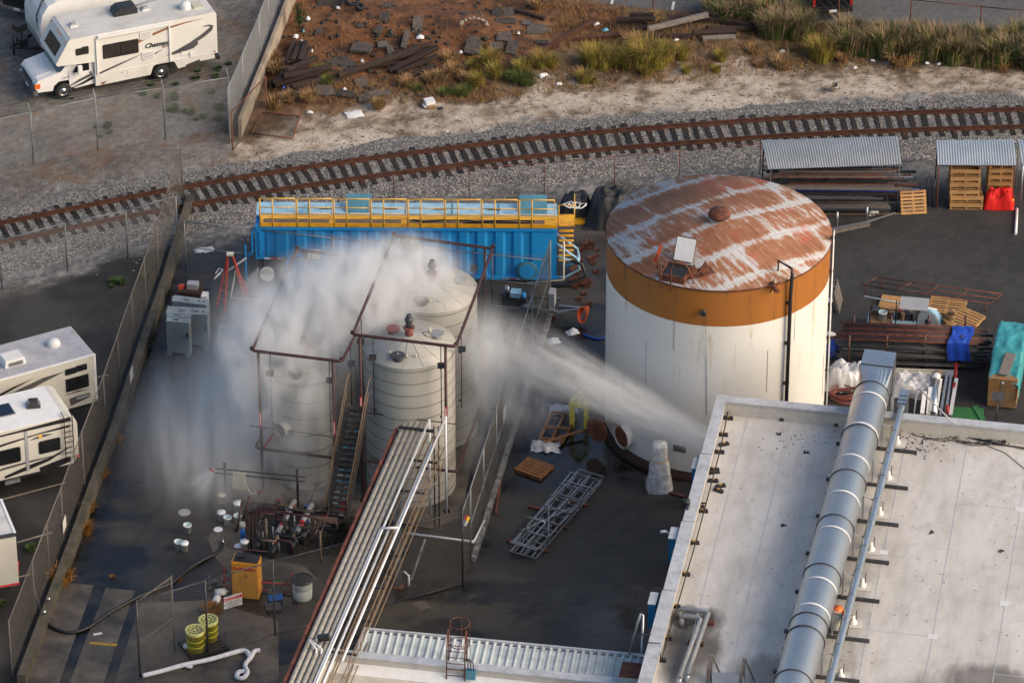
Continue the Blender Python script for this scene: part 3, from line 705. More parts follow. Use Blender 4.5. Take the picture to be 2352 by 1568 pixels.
def roof_at(x, y):
    q = at(x, y, TH+.2)
    for _ in range(4): q = at(x, y, TH+.52*(1-min(1, (q.to_2d()-TC.to_2d()).length/TR)))
    return q-TC
h0 = roof_at(1552, 632); ha = R(-20)
def loc_box(mb, c, d, rz, z0): return mb.box((c.x, c.y, z0+d[2]/2), d, rz)
hm = MB(); M = Matrix.Rotation(ha, 3, 'Z')
for sx_, sy_, dx, dy in ((-1, 0, .05, .95), (1, 0, .05, .95), (0, -1, .95, .05), (0, 1, .95, .05)):
    o_ = M@Vector((sx_*.46, sy_*.46, 0)); hm.box((h0.x+o_.x, h0.y+o_.y, h0.z+.10), (dx, dy, .30), ha)
ho = hm.build('hatch', 'rust', bt); MB().box((h0.x, h0.y, h0.z+.18), (.88, .88, .02), ha).build('hatch_dark_panel', 'hose_black', ho)  # solid black panel; its colour stands in for the unlit tank interior
l0 = roof_at(1573, 598); lm = Matrix.Rotation(ha, 3, 'Z')@Matrix.Rotation(R(62), 3, 'X')
lid = MB().box(l0+Vector((0, 0, .48)), (.74, .88, .05), m=lm).build('hatch_lid', 'white_paint', bt)
MB().box(l0+Vector((0, .03, .48)), (.80, .94, .045), m=lm).build('lid_frame', 'rust', lid)
for (x0, y0, x1, y1) in ((1515, 628, 1519, 655), (1535, 655, 1541, 600)):
    pass
for xa, ya, hgt in ((1517, 655, .95), (1510, 615, .6)):
    q = roof_at(xa, ya); MB().cyl(q-UZ*.1, q+UZ*hgt, .025, 6).build('rail_post', 'rust', bt)
q1, q2 = roof_at(1541, 655), roof_at(1595, 652)
MB().tube([q1-UZ*.25, q1+UZ*.75, q1.lerp(q2, .15)+UZ*1.0, q1.lerp(q2, .45)+UZ*1.0, q1.lerp(q2, .7)+UZ*.75, q2-UZ*.05], .028, 6).build('grab_rail', 'rust', bt)
q = roof_at(1511, 612); MB().box(q+Vector((0, 0, .55)), (.12, .05, .75), m=Matrix.Rotation(R(18), 3, 'Y')).build('rag_strip', 'orange_hose', bt)
for i in range(2):
    q = roof_at(1588+i*26, 640-i*8); mt = MB().prism([(-.3, 0), (.35, 0), (.1, .62)], -.02, .02); mt.v = [tuple(Matrix.Rotation(ha+R(40), 3, 'Z')@Vector(v)+q) for v in mt.v]; mt.box(q+Vector((.15, .12, .12)), (.5, .5, .03), ha+R(40)); mt.build('bracket', 'rust', bt)
# overflow pipe with gooseneck
a_ = math.atan2(-3.55, 2.35)
def on_shell(ang, r, z): return Vector((math.cos(ang)*r, math.sin(ang)*r, z))
def ang_for(x, y, z):
    best = None
    for k in range(0, 720):
        a = R(180+k*.25); q = TC+Vector((math.cos(a)*TR, math.sin(a)*TR, z)); u, v = px(q); d = abs(u-x)
        if best is None or d < best[0]: best = (d, a)
    return best[1]
ga = ang_for(1808, 700, 7)
MB().tube([roof_at(1787, 622), roof_at(1787, 622)+UZ*.45, on_shell(ga, TR+.18, TH+.55), on_shell(ga, TR+.22, TH+.25), on_shell(ga, TR+.16, TH-.6), on_shell(ga, TR+.13, .2)], [.035, .035, .05, .07, .075, .075], 10).build('overflow_pipe', 'black_iron', bt)
for z in (7.6, 5.8, 4.0, 2.4): MB().box(on_shell(ga, TR+.06, z), (.2, .2, .08), ga).build('pipe_bracket', 'black_iron', bt)
wv_ = MB(); q = on_shell(ga-R(10), TR-.05, TH+.02)
wv_.cyl(q, q+on_shell(ga-R(10), .5, -.1), .10, 10)
for k in range(5): d = Matrix.Rotation(k*1.256, 3, 'X')@Vector((0, 0, .3)); wv_.cyl(q+on_shell(ga-R(10), .2, 0), q+on_shell(ga-R(10), .2, 0)+Matrix.Rotation(ga, 3, 'Z')@d, .025, 5)
wv_.build('roof_fitting', 'rust', bt)
gr = R(-8); lad = MB()
for s_ in (-.16, .16): lad.cyl(on_shell(gr+s_*.15, TR+.12, .2), on_shell(gr+s_*.15, TR+.12, TH+.35), .022, 6)
lad.build('level_gauge_pipe', 'white_paint', bt)
for k in range(6): MB().box(on_shell(gr, TR+.08, 1.2+k*1.5), (.18, .12, .09), gr).build('gauge_bracket', 'black_iron', bt)
na = ang_for(1616, 695, 7.6); nz = MB(); nz.cyl(on_shell(na, TR-.05, 7.62), on_shell(na, TR+.20, 7.62), .09, 12); nz.cyl(on_shell(na, TR+.14, 7.62), on_shell(na, TR+.20, 7.62), .13, 12); nz.build('nozzle', 'dark_steel', bt)
MB().tube([on_shell(na+.02, TR+.14, 7.5), on_shell(na+.035, TR+.02, 5.5), on_shell(na+.05, TR+.015, 3)], .008, 4).build('gauge_wire', 'black_iron', bt)
# manway with swung lid
mw = ang_for(1440, 1000, 1.0); q0 = on_shell(mw, TR-.05, .95); dm = on_shell(mw, 1, 0)
mn = MB(); mn.cyl(q0, q0+dm*.34, .42, 22, caps=False); mn.cyl(q0+dm*.28, q0+dm*.34, .50, 22, caps=False); mo = mn.build('manway', 'tank_white', bt)
MB().cyl(q0+dm*.29, q0+dm*.31, .415, 22).build('manway_opening', 'rust', mo)
bl_ = MB()
tv = Vector((-dm.y, dm.x, 0)); lc = q0+dm*.75-tv*.98 if (-tv).x < 0 else q0+dm*.75+tv*.98
ld = (dm*.75+Vector((-.35, -.6, 0))).normalized(); bl_.cyl(lc, lc+ld*.06, .52, 24); lo_ = bl_.build('manway_lid', 'rust', bt)
for k in range(20):
    t = k*math.pi/10; fr = frame(ld); MB().ball(lc+ld*.06+fr@Vector((.46*math.cos(t), .46*math.sin(t), 0)), .03, 5, 3).build('bolt', 'tan_steel', lo_)
MB().tube([q0+dm*.33+UZ*.5, lc+ld*.03+UZ*.5], .04, 6).build('hinge_arm', 'tan_steel', bt)
la = ang_for(1560, 1028, .9); MB().box(on_shell(la, TR+.012, 1.3), (.02, .5, .28), la).build('name_plate', 'decal_grey', bt)
# ------------------------------------------------------------------ cream process tanks
def cream_tank(label, c, r, h, hoops, cone=.45, fit=True):
    t = thing('process_tank', label, 'process tank', c)
    MB().lathe([(r, 0), (r, h)], 56).build('shell', 'tank_cream', t)
    MB().lathe([(r+.03, h-.03), (r+.03, h+.01), (.001, h+cone)], 56).build('roof', 'tank_cream', t)
    for k in range(hoops):
        z = h-.18-k*(h-.5)/(hoops-1) if hoops > 1 else h-.2
        MB().lathe([(r+.002, z-.022), (r+.014, z-.012), (r+.014, z+.012), (r+.002, z+.022)], 56).build('hoop', 'tank_joint', t)
    for k in range(14):
        a = 2*math.pi*k/14+.1; MB().bar((math.cos(a)*.25, math.sin(a)*.25, h+cone*(1-.25/r)+.006), (math.cos(a)*r, math.sin(a)*r, h+.012), .016, .012).build('roof_seam', 'tank_joint', t)
    if fit:
        f = MB(); f.cyl((0, 0, h+cone-.05), (0, 0, h+cone+.25), .16, 14); f.cyl((0, 0, h+cone+.25), (0, 0, h+cone+.31), .22, 14); f.build('vent_flange', 'red_hose', t)
        f = MB(); f.cyl((0, 0, h+cone+.31), (0, 0, h+cone+.55), .12, 12); f.ball((0, 0, h+cone+.62), .17, 12, 6); f.cyl((0, 0, h+cone+.75), (0, 0, h+cone+.85), .1, 10); f.build('relief_valve', 'pump_grey', t)
        for a, rr, m_ in ((.2, .62, 'grey_plastic'), (2.5, .45, 'red_hose'), (4.4, .75, 'pump_grey')):
            z = h+cone*(1-rr); q = Vector((math.cos(a)*r*rr, math.sin(a)*r*rr, z)); g = MB(); g.cyl(q-UZ*.05, q+UZ*.14, .20, 14); g.cyl(q+UZ*.14, q+UZ*.19, .27, 14); g.build('roof_manhole', m_, t)
        q = Vector((r*.45, r*.15, h+cone*.5)); g = MB(); g.cyl(q, q+UZ*.12, .22, 10); g.cyl(q+UZ*.1, q+UZ*.35, .06, 8); g.build('level_sensor', 'hose_cream', t)
        for k in range(4): a = 4.1+k*.28; q = Vector((math.cos(a)*r*.7, math.sin(a)*r*.7, h+cone*.32)); MB().cyl(q, q+UZ*.16, .04, 7).build('sensor_cap', 'hose_cream', t)
    return t
HF = 6.35
fc_ = at(940, 790, HF); fc_.z = 0; TFR = 1.72
cream_tank('front cream hooped tank standing inside the tall sprinkler frame', fc_, TFR, HF, 12)
bc_ = at(993, 664, HF); bc_.z = 0
cream_tank('rear cream hooped tank half hidden by spray in the tall sprinkler frame', bc_, TFR, HF, 12)
HL = 4.9
lc_ = at(703, 1127); lc_ = Vector((lc_.x, lc_.y+1.25, 0))
lt_ = cream_tank('shorter cream tank with open side manway inside the low sprinkler frame', lc_, 1.25, HL, 7)
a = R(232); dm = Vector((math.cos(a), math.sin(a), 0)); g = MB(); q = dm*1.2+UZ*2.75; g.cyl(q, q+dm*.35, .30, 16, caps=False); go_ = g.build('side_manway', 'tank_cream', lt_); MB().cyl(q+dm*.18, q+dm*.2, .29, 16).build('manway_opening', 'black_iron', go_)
a = R(215); dm = Vector((math.cos(a), math.sin(a), 0)); MB().bar(dm*1.33+UZ*1.7-Vector((.5, 0, 0)), dm*1.33+UZ*2.4-Vector((.1, .1, 0)), .5, .05).build('warning_panel', 'red_paint', lt_)
lb_ = at(790, 700, HL); lb_.z = 0
cream_tank('rear shorter cream tank wholly wrapped in spray behind the low sprinkler frame', Vector((lc_.x+.62, lc_.y+3.6, 0)), 1.25, HL, 7, fit=False)
MB_slab = MB(); 
# containment slab (wet concrete) under the tanks
sl1 = [at(560, 1150), at(600, 1010), at(700, 700), at(1140, 745), at(1060, 1190), at(990, 1215)]
o = MB().prism([(q.x, q.y) for q in sl1], .004, .05, axis='z').build('tank_plinth', 'concrete_wet'); struct(o)
# ------------------------------------------------------------------ main building
PZ, RZ = 5.7, 5.05
BA = at(1650, 908, PZ); BA.z = 0
BR_ = R(-10.3)
bl = thing('industrial_building', 'white flat roofed industrial building carrying the big silver duct', 'building', BA, BR_)
# local x: along the far wall, local y: away from the camera; the building lies at y<0
m, nt, p, L = nodes('roof_membrane'); tc = nd(nt, 'ShaderNodeTexCoord'); O = tc.outputs['Object']
n1 = noise_tex(nt, mapping(nt, O, (1.3, .35, 1)), 1.1, 6, .68); n2 = noise_tex(nt, O, .35, 4, .6); n3 = noise_tex(nt, O, 7, 4, .8)
c = ramp(nt, mth(nt, 'ADD', mth(nt, 'MULTIPLY', n1, .6), mth(nt, 'MULTIPLY', n2, .4)), [(.36, (.46, .44, .405)), (.5, (.58, .56, .525)), (.62, (.65, .635, .60))])
c = mixc(nt, ramp(nt, noise_tex(nt, O, .9, 6, .72), [(.53, 0.0), (.70, .42)]), c, (.35, .33, .30))
c = mixc(nt, ramp(nt, n3, [(.66, 0.0), (.72, .55)]), c, (.20, .19, .18))
sx = nd(nt, 'ShaderNodeSeparateXYZ'); L.new(O, sx.inputs[0])
def blot(cx, cy, rx, ry, colr, amt, c):
    dx = mth(nt, 'POWER', mth(nt, 'MULTIPLY', mth(nt, 'SUBTRACT', sx.outputs[0], cx), 1/rx), 2.0); dy = mth(nt, 'POWER', mth(nt, 'MULTIPLY', mth(nt, 'SUBTRACT', sx.outputs[1], cy), 1/ry), 2.0)
    d = mth(nt, 'ADD', mth(nt, 'ADD', dx, dy), mth(nt, 'MULTIPLY', mth(nt, 'SUBTRACT', n1, .5), 2.6)); return mixc(nt, ramp(nt, mth(nt, 'MULTIPLY', d, .5), [(.2, amt), (.8, 0.0)]), c, colr)
for X_, Y_, rx, ry, am in ((1585, 1420, 1.1, .75, 1.0), (1580, 1500, 1.0, 1.7, .8), (1535, 1460, .5, .5, .7), (1940, 1440, .7, 6, .35), (2260, 1560, 1.4, .8, .7), (1760, 1545, 1.2, 1.0, .5), (2170, 1600, 2.5, 1, .4), (2110, 1000, 1.6, 1.2, .25)):
    q = Matrix.Rotation(-BR_, 3, 'Z')@(at(X_, Y_, RZ)-BA); c = blot(q.x, q.y, rx, ry, (.07, .062, .055), am, c)
L.new(c, p.inputs['Base Color']); p.inputs['Roughness'].default_value = .75
L.new(bump(nt, n3, .08, .02), p.inputs['Normal'])
BW, BD = 26, 26
MB().b(.28, BW, -BD, -.28, RZ-.25, RZ).build('roof', 'roof_membrane', bl)
MB().b(.0, BW, -.28, 0, 0, PZ-.06).build('far_wall', 'stucco', bl)
MB().b(0, .28, -BD, -.281, 0, PZ-.06).build('side_wall', 'stucco', bl)
MB().b(-.05, BW, -.36, .06, PZ-.06, PZ).build('parapet_cap', 'parapet_cap', bl)
def loc(x, y, z): return Matrix.Rotation(-BR_, 3, 'Z')@(at(x, y, z)-BA)
# stepped side coping
ysteps = [loc(1605, 1040, PZ).y, loc(1566, 1195, PZ).y, loc(1510, 1352, PZ).y, -BD]
y0 = -.37
for i, y1 in enumerate(ysteps):
    e = .03*i
    MB().b(-.06-e, .34, y1+.03, y0, PZ-.055, PZ+.002*i).build('parapet_cap', 'parapet_cap', bl)
    MB().b(-.012-e, -.002, y1+.2, y0-.2, PZ-1.1, PZ-.06).build('fascia_panel', 'blue_trim', bl)
    y0 = y1-.03
for X_, Y_ in ((1600, 1062), (1547, 1222), (1500, 1372)):
    q = loc(X_, Y_, PZ-.1); b_ = MB().b(q.x-.12, q.x+.14, q.y-.35, q.y+.35, PZ-1.15, PZ-.14).build('leader_box', 'blue_trim', bl)
    MB().b(q.x-.14, q.x+.15, q.y-.37, q.y+.37, PZ-.139, PZ-.12).build('box_cap', 'parapet_cap', b_)
    MB().cyl((q.x-.01, q.y, 0), (q.x-.01, q.y, PZ-1.15), .05, 8).build('downpipe', 'blue_trim', b_)
# membrane seams: raised laps
for X_ in (1.15, 2.75, 4.75, 7.15, 9.4, 11.7, 14.2, 16.6):
    MB().b(X_, X_+.03, -BD, -.3, RZ+.001, RZ+.006).build('membrane_lap', 'parapet_cap', bl)
for X0, X1, Y0 in ((2.8, 4.75, -3.7), (4.8, 7.15, -8.2), (9.45, 11.7, -4.6), (11.75, 14.2, -7.1), (9.45, 11.7, -10.6), (14.25, 16.6, -4.3), (7.2, 9.4, -13), (11.75, 14.2, -14.8)):
    MB().b(X0, X1, Y0, Y0+.03, RZ+.001, RZ+.005).build('membrane_lap', 'parapet_cap', bl)
    MB().b(X1-.18, X1+.16, Y0-.12, Y0+.18, RZ+.0065, RZ+.011).build('patch', 'roof_vent', bl)
# ------------------------------------------------------------------ big duct
mD, nt, p, L = nodes('spiral_duct'); tc = nd(nt, 'ShaderNodeTexCoord')
wv2 = nd(nt, 'ShaderNodeTexWave'); wv2.wave_type = 'BANDS'; wv2.bands_direction = 'Y'; wv2.inputs['Scale'].default_value = 2.6; L.new(tc.outputs['Object'], wv2.inputs['Vector'])
c = mixc(nt, ramp(nt, wv2.outputs['Fac'], [(0, 0.0), (.12, 0.0), (.02, .45)]), (.52, .56, .60), (.36, .39, .42))
c = mixc(nt, ramp(nt, noise_tex(nt, tc.outputs['Object'], 1.2, 4, .6), [(.4, 0.0), (.7, .5)]), c, (.40, .43, .46)); L.new(c, p.inputs['Base Color'])
p.inputs['Metallic'].default_value = .85; p.inputs['Roughness'].default_value = .34; L.new(bump(nt, wv2.outputs['Fac'], .35, .02), p.inputs['Normal'])
DZ = 6.15; d0 = at(2002, 908, DZ); d1 = at(1898, 1292, DZ); dd = (d1-d0).normalized(); dend = d0+dd*24
drz = math.atan2(dd.y, dd.x)+math.pi/2
du = thing('exhaust_duct', 'big silver spiral exhaust duct running down the white roof', 'duct', d0, drz)
# local -y runs down the roof towards the camera
RD = .66
MB().cyl((0, 0, 0), (0, -24, 0), RD, 48, caps=False).build('duct_tube', 'spiral_duct', du)
L0 = [0.05, 3.05, 6.05, 9.0, 12.1, 15.1, 15.9, 18.5]
for k in L0:
    s = MB(); s.tube([(math.cos(t*math.pi/18)*(RD+.012), -k, math.sin(t*math.pi/18)*(RD+.012)) for t in range(36)], .028, 5, closed=True); s.build('flange', 'dark_steel', du)
for k in (.75, 2.85, 5.0, 7.4, 9.7, 12.9, 14.5):
    s = MB(); n_ = 36
    for t in range(n_):
        a0, a1 = 2*math.pi*t/n_, 2*math.pi*(t+1)/n_; r = RD+.008
        s.quad((math.cos(a0)*r, -k, math.sin(a0)*r), (math.cos(a1)*r, -k, math.sin(a1)*r), (math.cos(a1)*r, -k-.09, math.sin(a1)*r), (math.cos(a0)*r, -k-.09, math.sin(a0)*r))
    s.build('sealing_strap', 'white_wet', du)
# transition and elbow box at the far end
tm = MB(); n_ = 32; vsq = []; ring = [(math.cos(2*math.pi*k/n_), math.sin(2*math.pi*k/n_)) for k in range(n_)]
for x, z in ring: vsq.append((x*RD, 0.0, z*RD))
for x, z in ring:
    k = 1/max(abs(x), abs(z)); vsq.append((x*k*.62, 1.05, z*k*.62+.04))
tm.add(vsq, [(i, (i+1) % n_, n_+(i+1) % n_, n_+i) for i in range(n_)]); tm.build('transition', 'stainless', du)
MB().b(-.60, .60, 1.06, 2.15, -.56, .64).build('elbow_box', 'stainless', du)
MB().b(-.64, .64, 1.03, 1.075, -.62, .68).build('box_flange', 'dark_steel', du)
MB().b(-.60, .60, .98+.1, 2.15, -4.5, -.5605).build('drop_leg', 'stainless', du)
for k in range(7):
    y = -1.9-k*2.42
    f = MB(); f.b(-1.0, 2.0, y-.05, y+.05, RZ-DZ+.004, RZ-DZ+.12); so = f.build('support_beam', 'dark_steel', du)
    for sgn in (-1, 1): MB().b(sgn*.68-.03, sgn*.68+.03, y-.03, y+.03, RZ-DZ+.121, .05).build('support_leg', 'galv', so)
    MB().bar((.70, y+.05, .0), (1.35, y+1.2, RZ-DZ+.1), .05, .05).build('brace', 'galv', so)
# small duct beside it
e0 = at(2069, 940, 5.75); e1 = at(1907, 1557, 5.75); ed = (e1-e0).normalized()
sd = thing('slim_duct', 'slim silver duct running beside the big duct on the roof', 'duct', e0, math.atan2(ed.y, ed.x)+math.pi/2)
MB().cyl((0, 0, 0), (0, -23, 0), .145, 20, caps=False).build('duct_tube', 'stainless', sd)
for k in range(15): MB().cyl((0, -.1-k*1.52, 0), (0, -.1-k*1.52-.05, 0), .156, 20).build('joint_ring', 'steel', sd)
MB().b(-.17, .17, .0, 1.1, -.15, .19).build('square_end', 'stainless', sd)
for k in (0.06, .35, .62): MB().b(-.18, .18, k, k+.05, -.16, .2).build('end_band', 'dark_steel', sd)
MB().b(-.15, .15, .75, 1.1, -3.5, -.155).build('drop_leg', 'stainless', sd)
a = at(2090, 955, 5.6); b = at(2150, 978, 5.75)
hr = thing('roof_edge_rail', 'thin grey bent rail standing on the far parapet beside the slim duct', 'rail', at(2100, 960, PZ), world=True)
MB().tube([at(2098, 962, PZ-.2), at(2106, 895, PZ+.9), at(2112, 893, PZ+.9), at(2190, 972, PZ+.1)], .028, 6).build('bent_pipe', 'galv', hr)
# vent caps along the slim duct
vc = thing('roof_vent', 'small white cone vent cap beside the slim duct', 'vent', (0, 0, 0))
MB().lathe([(.16, 0), (.15, .05), (.07, .20), (.07, .3), (.001, .32)], 14).build('cone', 'roof_vent', vc)
MB().b(-.35, .35, -.3, .3, 0.012, .02).build('flashing', 'roof_membrane', vc); MB().cyl((.1, .1, 0), (.1, .1, .5), .015, 5).build('wire_mast', 'black_iron', vc)
VP = [(2060, 1017), (2040, 1098), (2020, 1180), (2000, 1262), (1980, 1345), (1959, 1430), (1930, 1553)]
for i, (x, y) in enumerate(VP):
    o = vc if i == 0 else dup(vc, (0, 0, 0)); o.location = at(x, y, RZ); o.rotation_euler = (0, 0, BR_)
    o['label'] = 'small white cone vent cap, %s along the slim duct counting from the far parapet' % ('first', 'second', 'third', 'fourth', 'fifth', 'sixth', 'seventh')[i]; o['group'] = 'cone vent caps on the roof'
# fan between the ducts
q = at(1922, 1440, RZ); fn = thing('roof_fan', 'grey roof exhaust fan with orange motor cap between the two ducts', 'fan', q, BR_)
MB().lathe([(.32, 0), (.32, .45), (.28, .62), (.16, .72), (.001, .74)], 18).build('housing', 'rv_cream', fn); MB().lathe([(.20, .70), (.2, .82), (.001, .86)], 14).build('motor_cap', 'amber', fn)
MB().b(-.42, .42, -.42, .42, .006, .08).build('base', 'dark_steel', fn)
# conduit on rubber blocks along two roof edges
def conduit(label, pts, m='black_iron', r=.025):
    t = thing('roof_conduit', label, 'conduit', pts[0], world=True); MB().tube(pts, r, 6).build('pipe', m, t); return t
cl_ = [at(1672, 945, RZ+.14), at(1655, 1030, RZ+.14), at(1598, 1245, RZ+.14), at(1520, 1512, RZ+.14)]
conduit('dark conduit pipe along the stepped roof edge on black blocks', cl_)
conduit('dark conduit pipe along the far parapet of the white roof', [at(1672, 945, RZ+.14), at(1950, 971, RZ+.14), at(2130, 988, RZ+.14), at(2370, 1012, RZ+.14)])
blk = thing('pipe_block', 'x', 'pipe support', (0, 0, 0))
s = MB(); s.box((0, 0, .055), (.40, .15, .11), taper=.86); s.build('rubber_block', 'black_plastic', blk); MB().b(-.045, .045, -.025, .025, .111, .125).build('clip', 'yellow_soft', blk)
BP = [(1672, 962, 'nearest the far corner'), (1660, 1000, 'second below the far corner'), (1652, 1040, 'third below the far corner'), (1640, 1080, 'beside two loose blocks'), (1638, 1106, 'just below the tilted loose strip'), (1614, 1175, 'below the black rag heap'), (1594, 1248, 'beside the first seam patch'), (1573, 1320, 'above the wire clamp'), (1551, 1394, 'above the bent grey pipes'), (1531, 1467, 'beside the oily stain'), (1517, 1517, 'at the lower conduit elbow')]
BF = [(1797, 961, 'first from the corner'), (1922, 973, 'second from the corner, before the big duct'), (2178, 993, 'under the cable tangle'), (2307, 1011, 'beside the cable tangle')]
first = True
for x, y, w_ in BP:
    o = blk if first else dup(blk, (0, 0, 0)); first = False; o.location = at(x, y, RZ); o.rotation_euler = (0, 0, BR_+random.uniform(-.1, .1)); o['label'] = 'black rubber conduit block on the stepped roof edge, '+w_; o['group'] = 'black conduit blocks on the roof'
for x, y, w_ in BF:
    o = dup(blk, at(x, y, RZ), BR_+R(90)); o['label'] = 'black rubber conduit block along the far parapet, '+w_; o['group'] = 'black conduit blocks on the roof'
for x, y, a, w_ in ((1663, 1022, .5, 'loose black rubber block lying crooked near the far roof corner'), (1641, 1086, .4, 'loose tilted grey black strip block on the roof edge'), (1655, 1118, .5, 'loose black rubber block lying askew, upper of a pair'), (1650, 1128, -.4, 'loose black rubber block lying askew, lower of a pair')):
    o = dup(blk, at(x, y, RZ), BR_+a); o['label'] = w_; o['group'] = 'black conduit blocks on the roof'
rg = MB()
for k in range(7): q = at(1604, 1165, RZ)+Vector((random.uniform(-.15, .15), random.uniform(-.25, .3), .03)); rg.box(q, (random.uniform(.1, .3), .05, .05), random.uniform(-.5, 1.2))
tag(rg.build('rag_heap', 'black_plastic', loc=at(1604, 1165, RZ)), 'torn black rubber scraps heaped on the roof edge', 'scrap')
# debris flecks on roof
DEB = [(1790, 997, 'long curved'), (1852, 1038, 'clumped'), (2140, 1222, 'short slanted'), (2300, 1265, 'tiny'), (1800, 1205, 'dotted')]
for i, (x, y, w_) in enumerate(DEB):
    s = MB(); q = at(x, y, RZ)
    for k in range(4): s.tube([q+Vector((random.uniform(-.12, .12), random.uniform(-.12, .12), .02)) for _ in range(3)], .018, 5)
    tag(s.build('roof_scrap', 'black_plastic', loc=q), '%s black scrap lying on the white roof %s the big duct' % (w_, 'beside' if i < 3 else 'away from'), 'scrap')
s = MB()
for k in range(110):
    q = at(random.gauss(2110, 38), random.gauss(1015, 14), RZ+.01); s.box(q, (random.uniform(.02, .1), random.uniform(.015, .04), .015), random.random()*3)
for k in range(60):
    q = at(random.gauss(1950, 60) if k % 2 else random.gauss(1850, 60), random.gauss(1010, 16), RZ+.01); s.box(q, (random.uniform(.02, .07), random.uniform(.015, .03), .015), random.random()*3)
for k in range(160):
    q = at(random.uniform(1560, 2352), random.uniform(1010, 1568), RZ+.01); s.box(q, (random.uniform(.015, .05), random.uniform(.015, .03), .012), random.random()*3)
o = stuff(s.build('debris', 'black_plastic')); o['label'] = 'small dark flecks of dirt scattered over the white roof'
# cable tangle
s = MB(); c0 = at(2190, 1000, RZ)
for k in range(9):
    a = random.random()*6; r1, r2 = random.uniform(.35, .9), random.uniform(.15, .35); cx = random.uniform(-.8, 1.6)
    s.tube([c0+UX*(cx+math.cos(a+t*.42)*r1)+UY*(-.2-cx*.05+math.sin(a+t*.42)*r2)+UZ*(.03+.02*k*.3) for t in range(14)], .014, 5)
for k in range(5): s.tube([c0+UX*(-1.0+t*.75)+UY*(.15-.12*t+random.uniform(-.06, .06))+UZ*.05 for t in range(6)], .016, 5)
s.tube([at(2255, 1018, RZ+.02), at(2310, 1040, RZ+.02), at(2352, 1075, RZ+.02), at(2400, 1110, RZ+.02)], .012, 5)
tag(s.build('cable_tangle', 'hose_black', loc=c0), 'tangle of loose black cables along the far parapet', 'cable')
# flood light mast on far parapet
q = at(2287, 985, RZ); fl = thing('flood_light', 'flood light on a short bracketed mast at the far parapet', 'light', q, BR_)
MB().cyl((0, 0, 0), (0, 0, 1.3), .035, 8).build('mast', 'dark_steel', fl); MB().box((0, .05, 1.42), (.42, .12, .3), m=Matrix.Rotation(R(-30), 3, 'X')).build('lamp_head', 'dark_steel', fl)
for z in (.35, .7): MB().b(-.3, .3, -.03, .03, z-.02, z+.02).build('bracket', 'dark_steel', fl)
# pair of bent grey pipes rising through the roof
for i, (xa, ya, xb, yb, xc, yc, xd, yd) in enumerate(((1562, 1420, 1562, 1395, 1628, 1404, 1578, 1548), (1566, 1438, 1566, 1412, 1610, 1418, 1560, 1555))):
    t = thing('insulated_pipe', ('outer', 'inner')[i]+' grey insulated pipe loop rising from the oily roof stain', 'pipe', at(xa, ya, RZ), world=True)
    z = RZ+.45
    pts = [at(xa, ya, RZ), at(xb, yb, z)-UZ*.1, at(xb, yb, z)+UX*.1, at(xc, yc, z)-UX*.1, at(xc, yc, z)-UY*.1, at(xd, yd, z-.15)]
    MB().tube([pts[0], pts[1]], .085, 12).build('riser', 'grey_plastic', t); MB().tube(pts[1:], .085, 12).build('run', 'grey_plastic', t)
    MB().tube([pts[-1], pts[-1]-UZ*.5], .1, 12).build('drop', 'galv', t)
for i, (x, y) in enumerate(((1622, 1432), (1598, 1480))):
    q = at(x, y, RZ); tag(MB().box(q+UZ*.06, (.55, .16, .12), BR_).build('timber_block', 'rust', loc=q), ('short timber support block under the pipe loop bend', 'timber support block midway under the two grey pipes')[i], 'timber block')
# timber handrails (roof hatch platform)
for i, (x, y, lab) in enumerate(((1632, 1560, 'weathered handrail with sloped brace by the grey roof platform, nearer the pipes'), (1707, 1568, 'weathered handrail with sloped brace by the grey roof platform, nearer the duct'))):
    t = thing('handrail', lab, 'handrail', at(x, y, RZ), BR_)
    MB().b(-.05, .05, -.05, .05, 0, 1.05).build('post', 'timber_grey', t); MB().b(-.05, .05, -.75, -.65, 0, 1.05).build('post', 'timber_grey', t)
    MB().bar((0, .0, 1.0), (.0, -.72, 1.0), .06, .06).build('rail', 'timber_grey', t); MB().bar((.03, .05, 1.0), (.38, .05, .1), .05, .05).build('brace', 'timber_grey', t)
q = at(1672, 1580, RZ); tag(MB().b(-.55, .55, -.6, .45, 0, .35).build('roof_platform', 'rv_grey', loc=None), 'low grey platform between the two roof handrails', 'platform').location = q
# bent conduit handrail pipe standing outside the stepped edge
t = thing('hoop_rail', 'grey steel hoop rail standing at the lower end of the stepped edge', 'rail', at(1455, 1500, 4.2), world=True)
MB().tube([at(1446, 1500, 4.3), at(1468, 1420, 5.8), at(1472, 1408, 5.95), at(1477, 1412, 5.9), at(1476, 1460, 5.3), at(1474, 1500, 4.9)], .05, 8).build('hoop', 'galv', t)
MB().tube([at(1462, 1455, 5.2), at(1495, 1457, 5.75)], .025, 6).build('tie_bar', 'dark_steel', t); MB().tube([at(1448, 1500, 4.6), at(1486, 1508, 5.7)], .02, 6).build('tie_bar', 'galv', t)
MB().tube([at(1476, 1474, PZ+.02), at(1516, 1476, PZ+.02), at(1517, 1515, RZ+.2)], .02, 6).build('bent_conduit', 'black_iron', t)
q = at(1576, 1152, PZ+.25); o = thing('wall_lamp', 'black wall lamp clamped on the stepped parapet edge', 'lamp', at(1576, 1160, PZ), BR_)
MB().cyl((-.12, 0, .12), (.12, 0, .18), .13, 10).build('lamp_head', 'black_plastic', o); MB().b(.08, .13, -.3, .03, -.3, .15).build('bracket', 'dark_steel', o)
q = at(1535, 1222, PZ-.35); o = thing('camera_dome', 'white security camera on the blue leader box', 'camera', q, BR_)
MB().cyl((-.28, 0, 0), (-.05, 0, .03), .055, 10).build('camera_body', 'white_paint', o); MB().cyl((-.05, 0, 0), (.1, 0, -.02), .03, 8).build('bracket', 'white_paint', o)
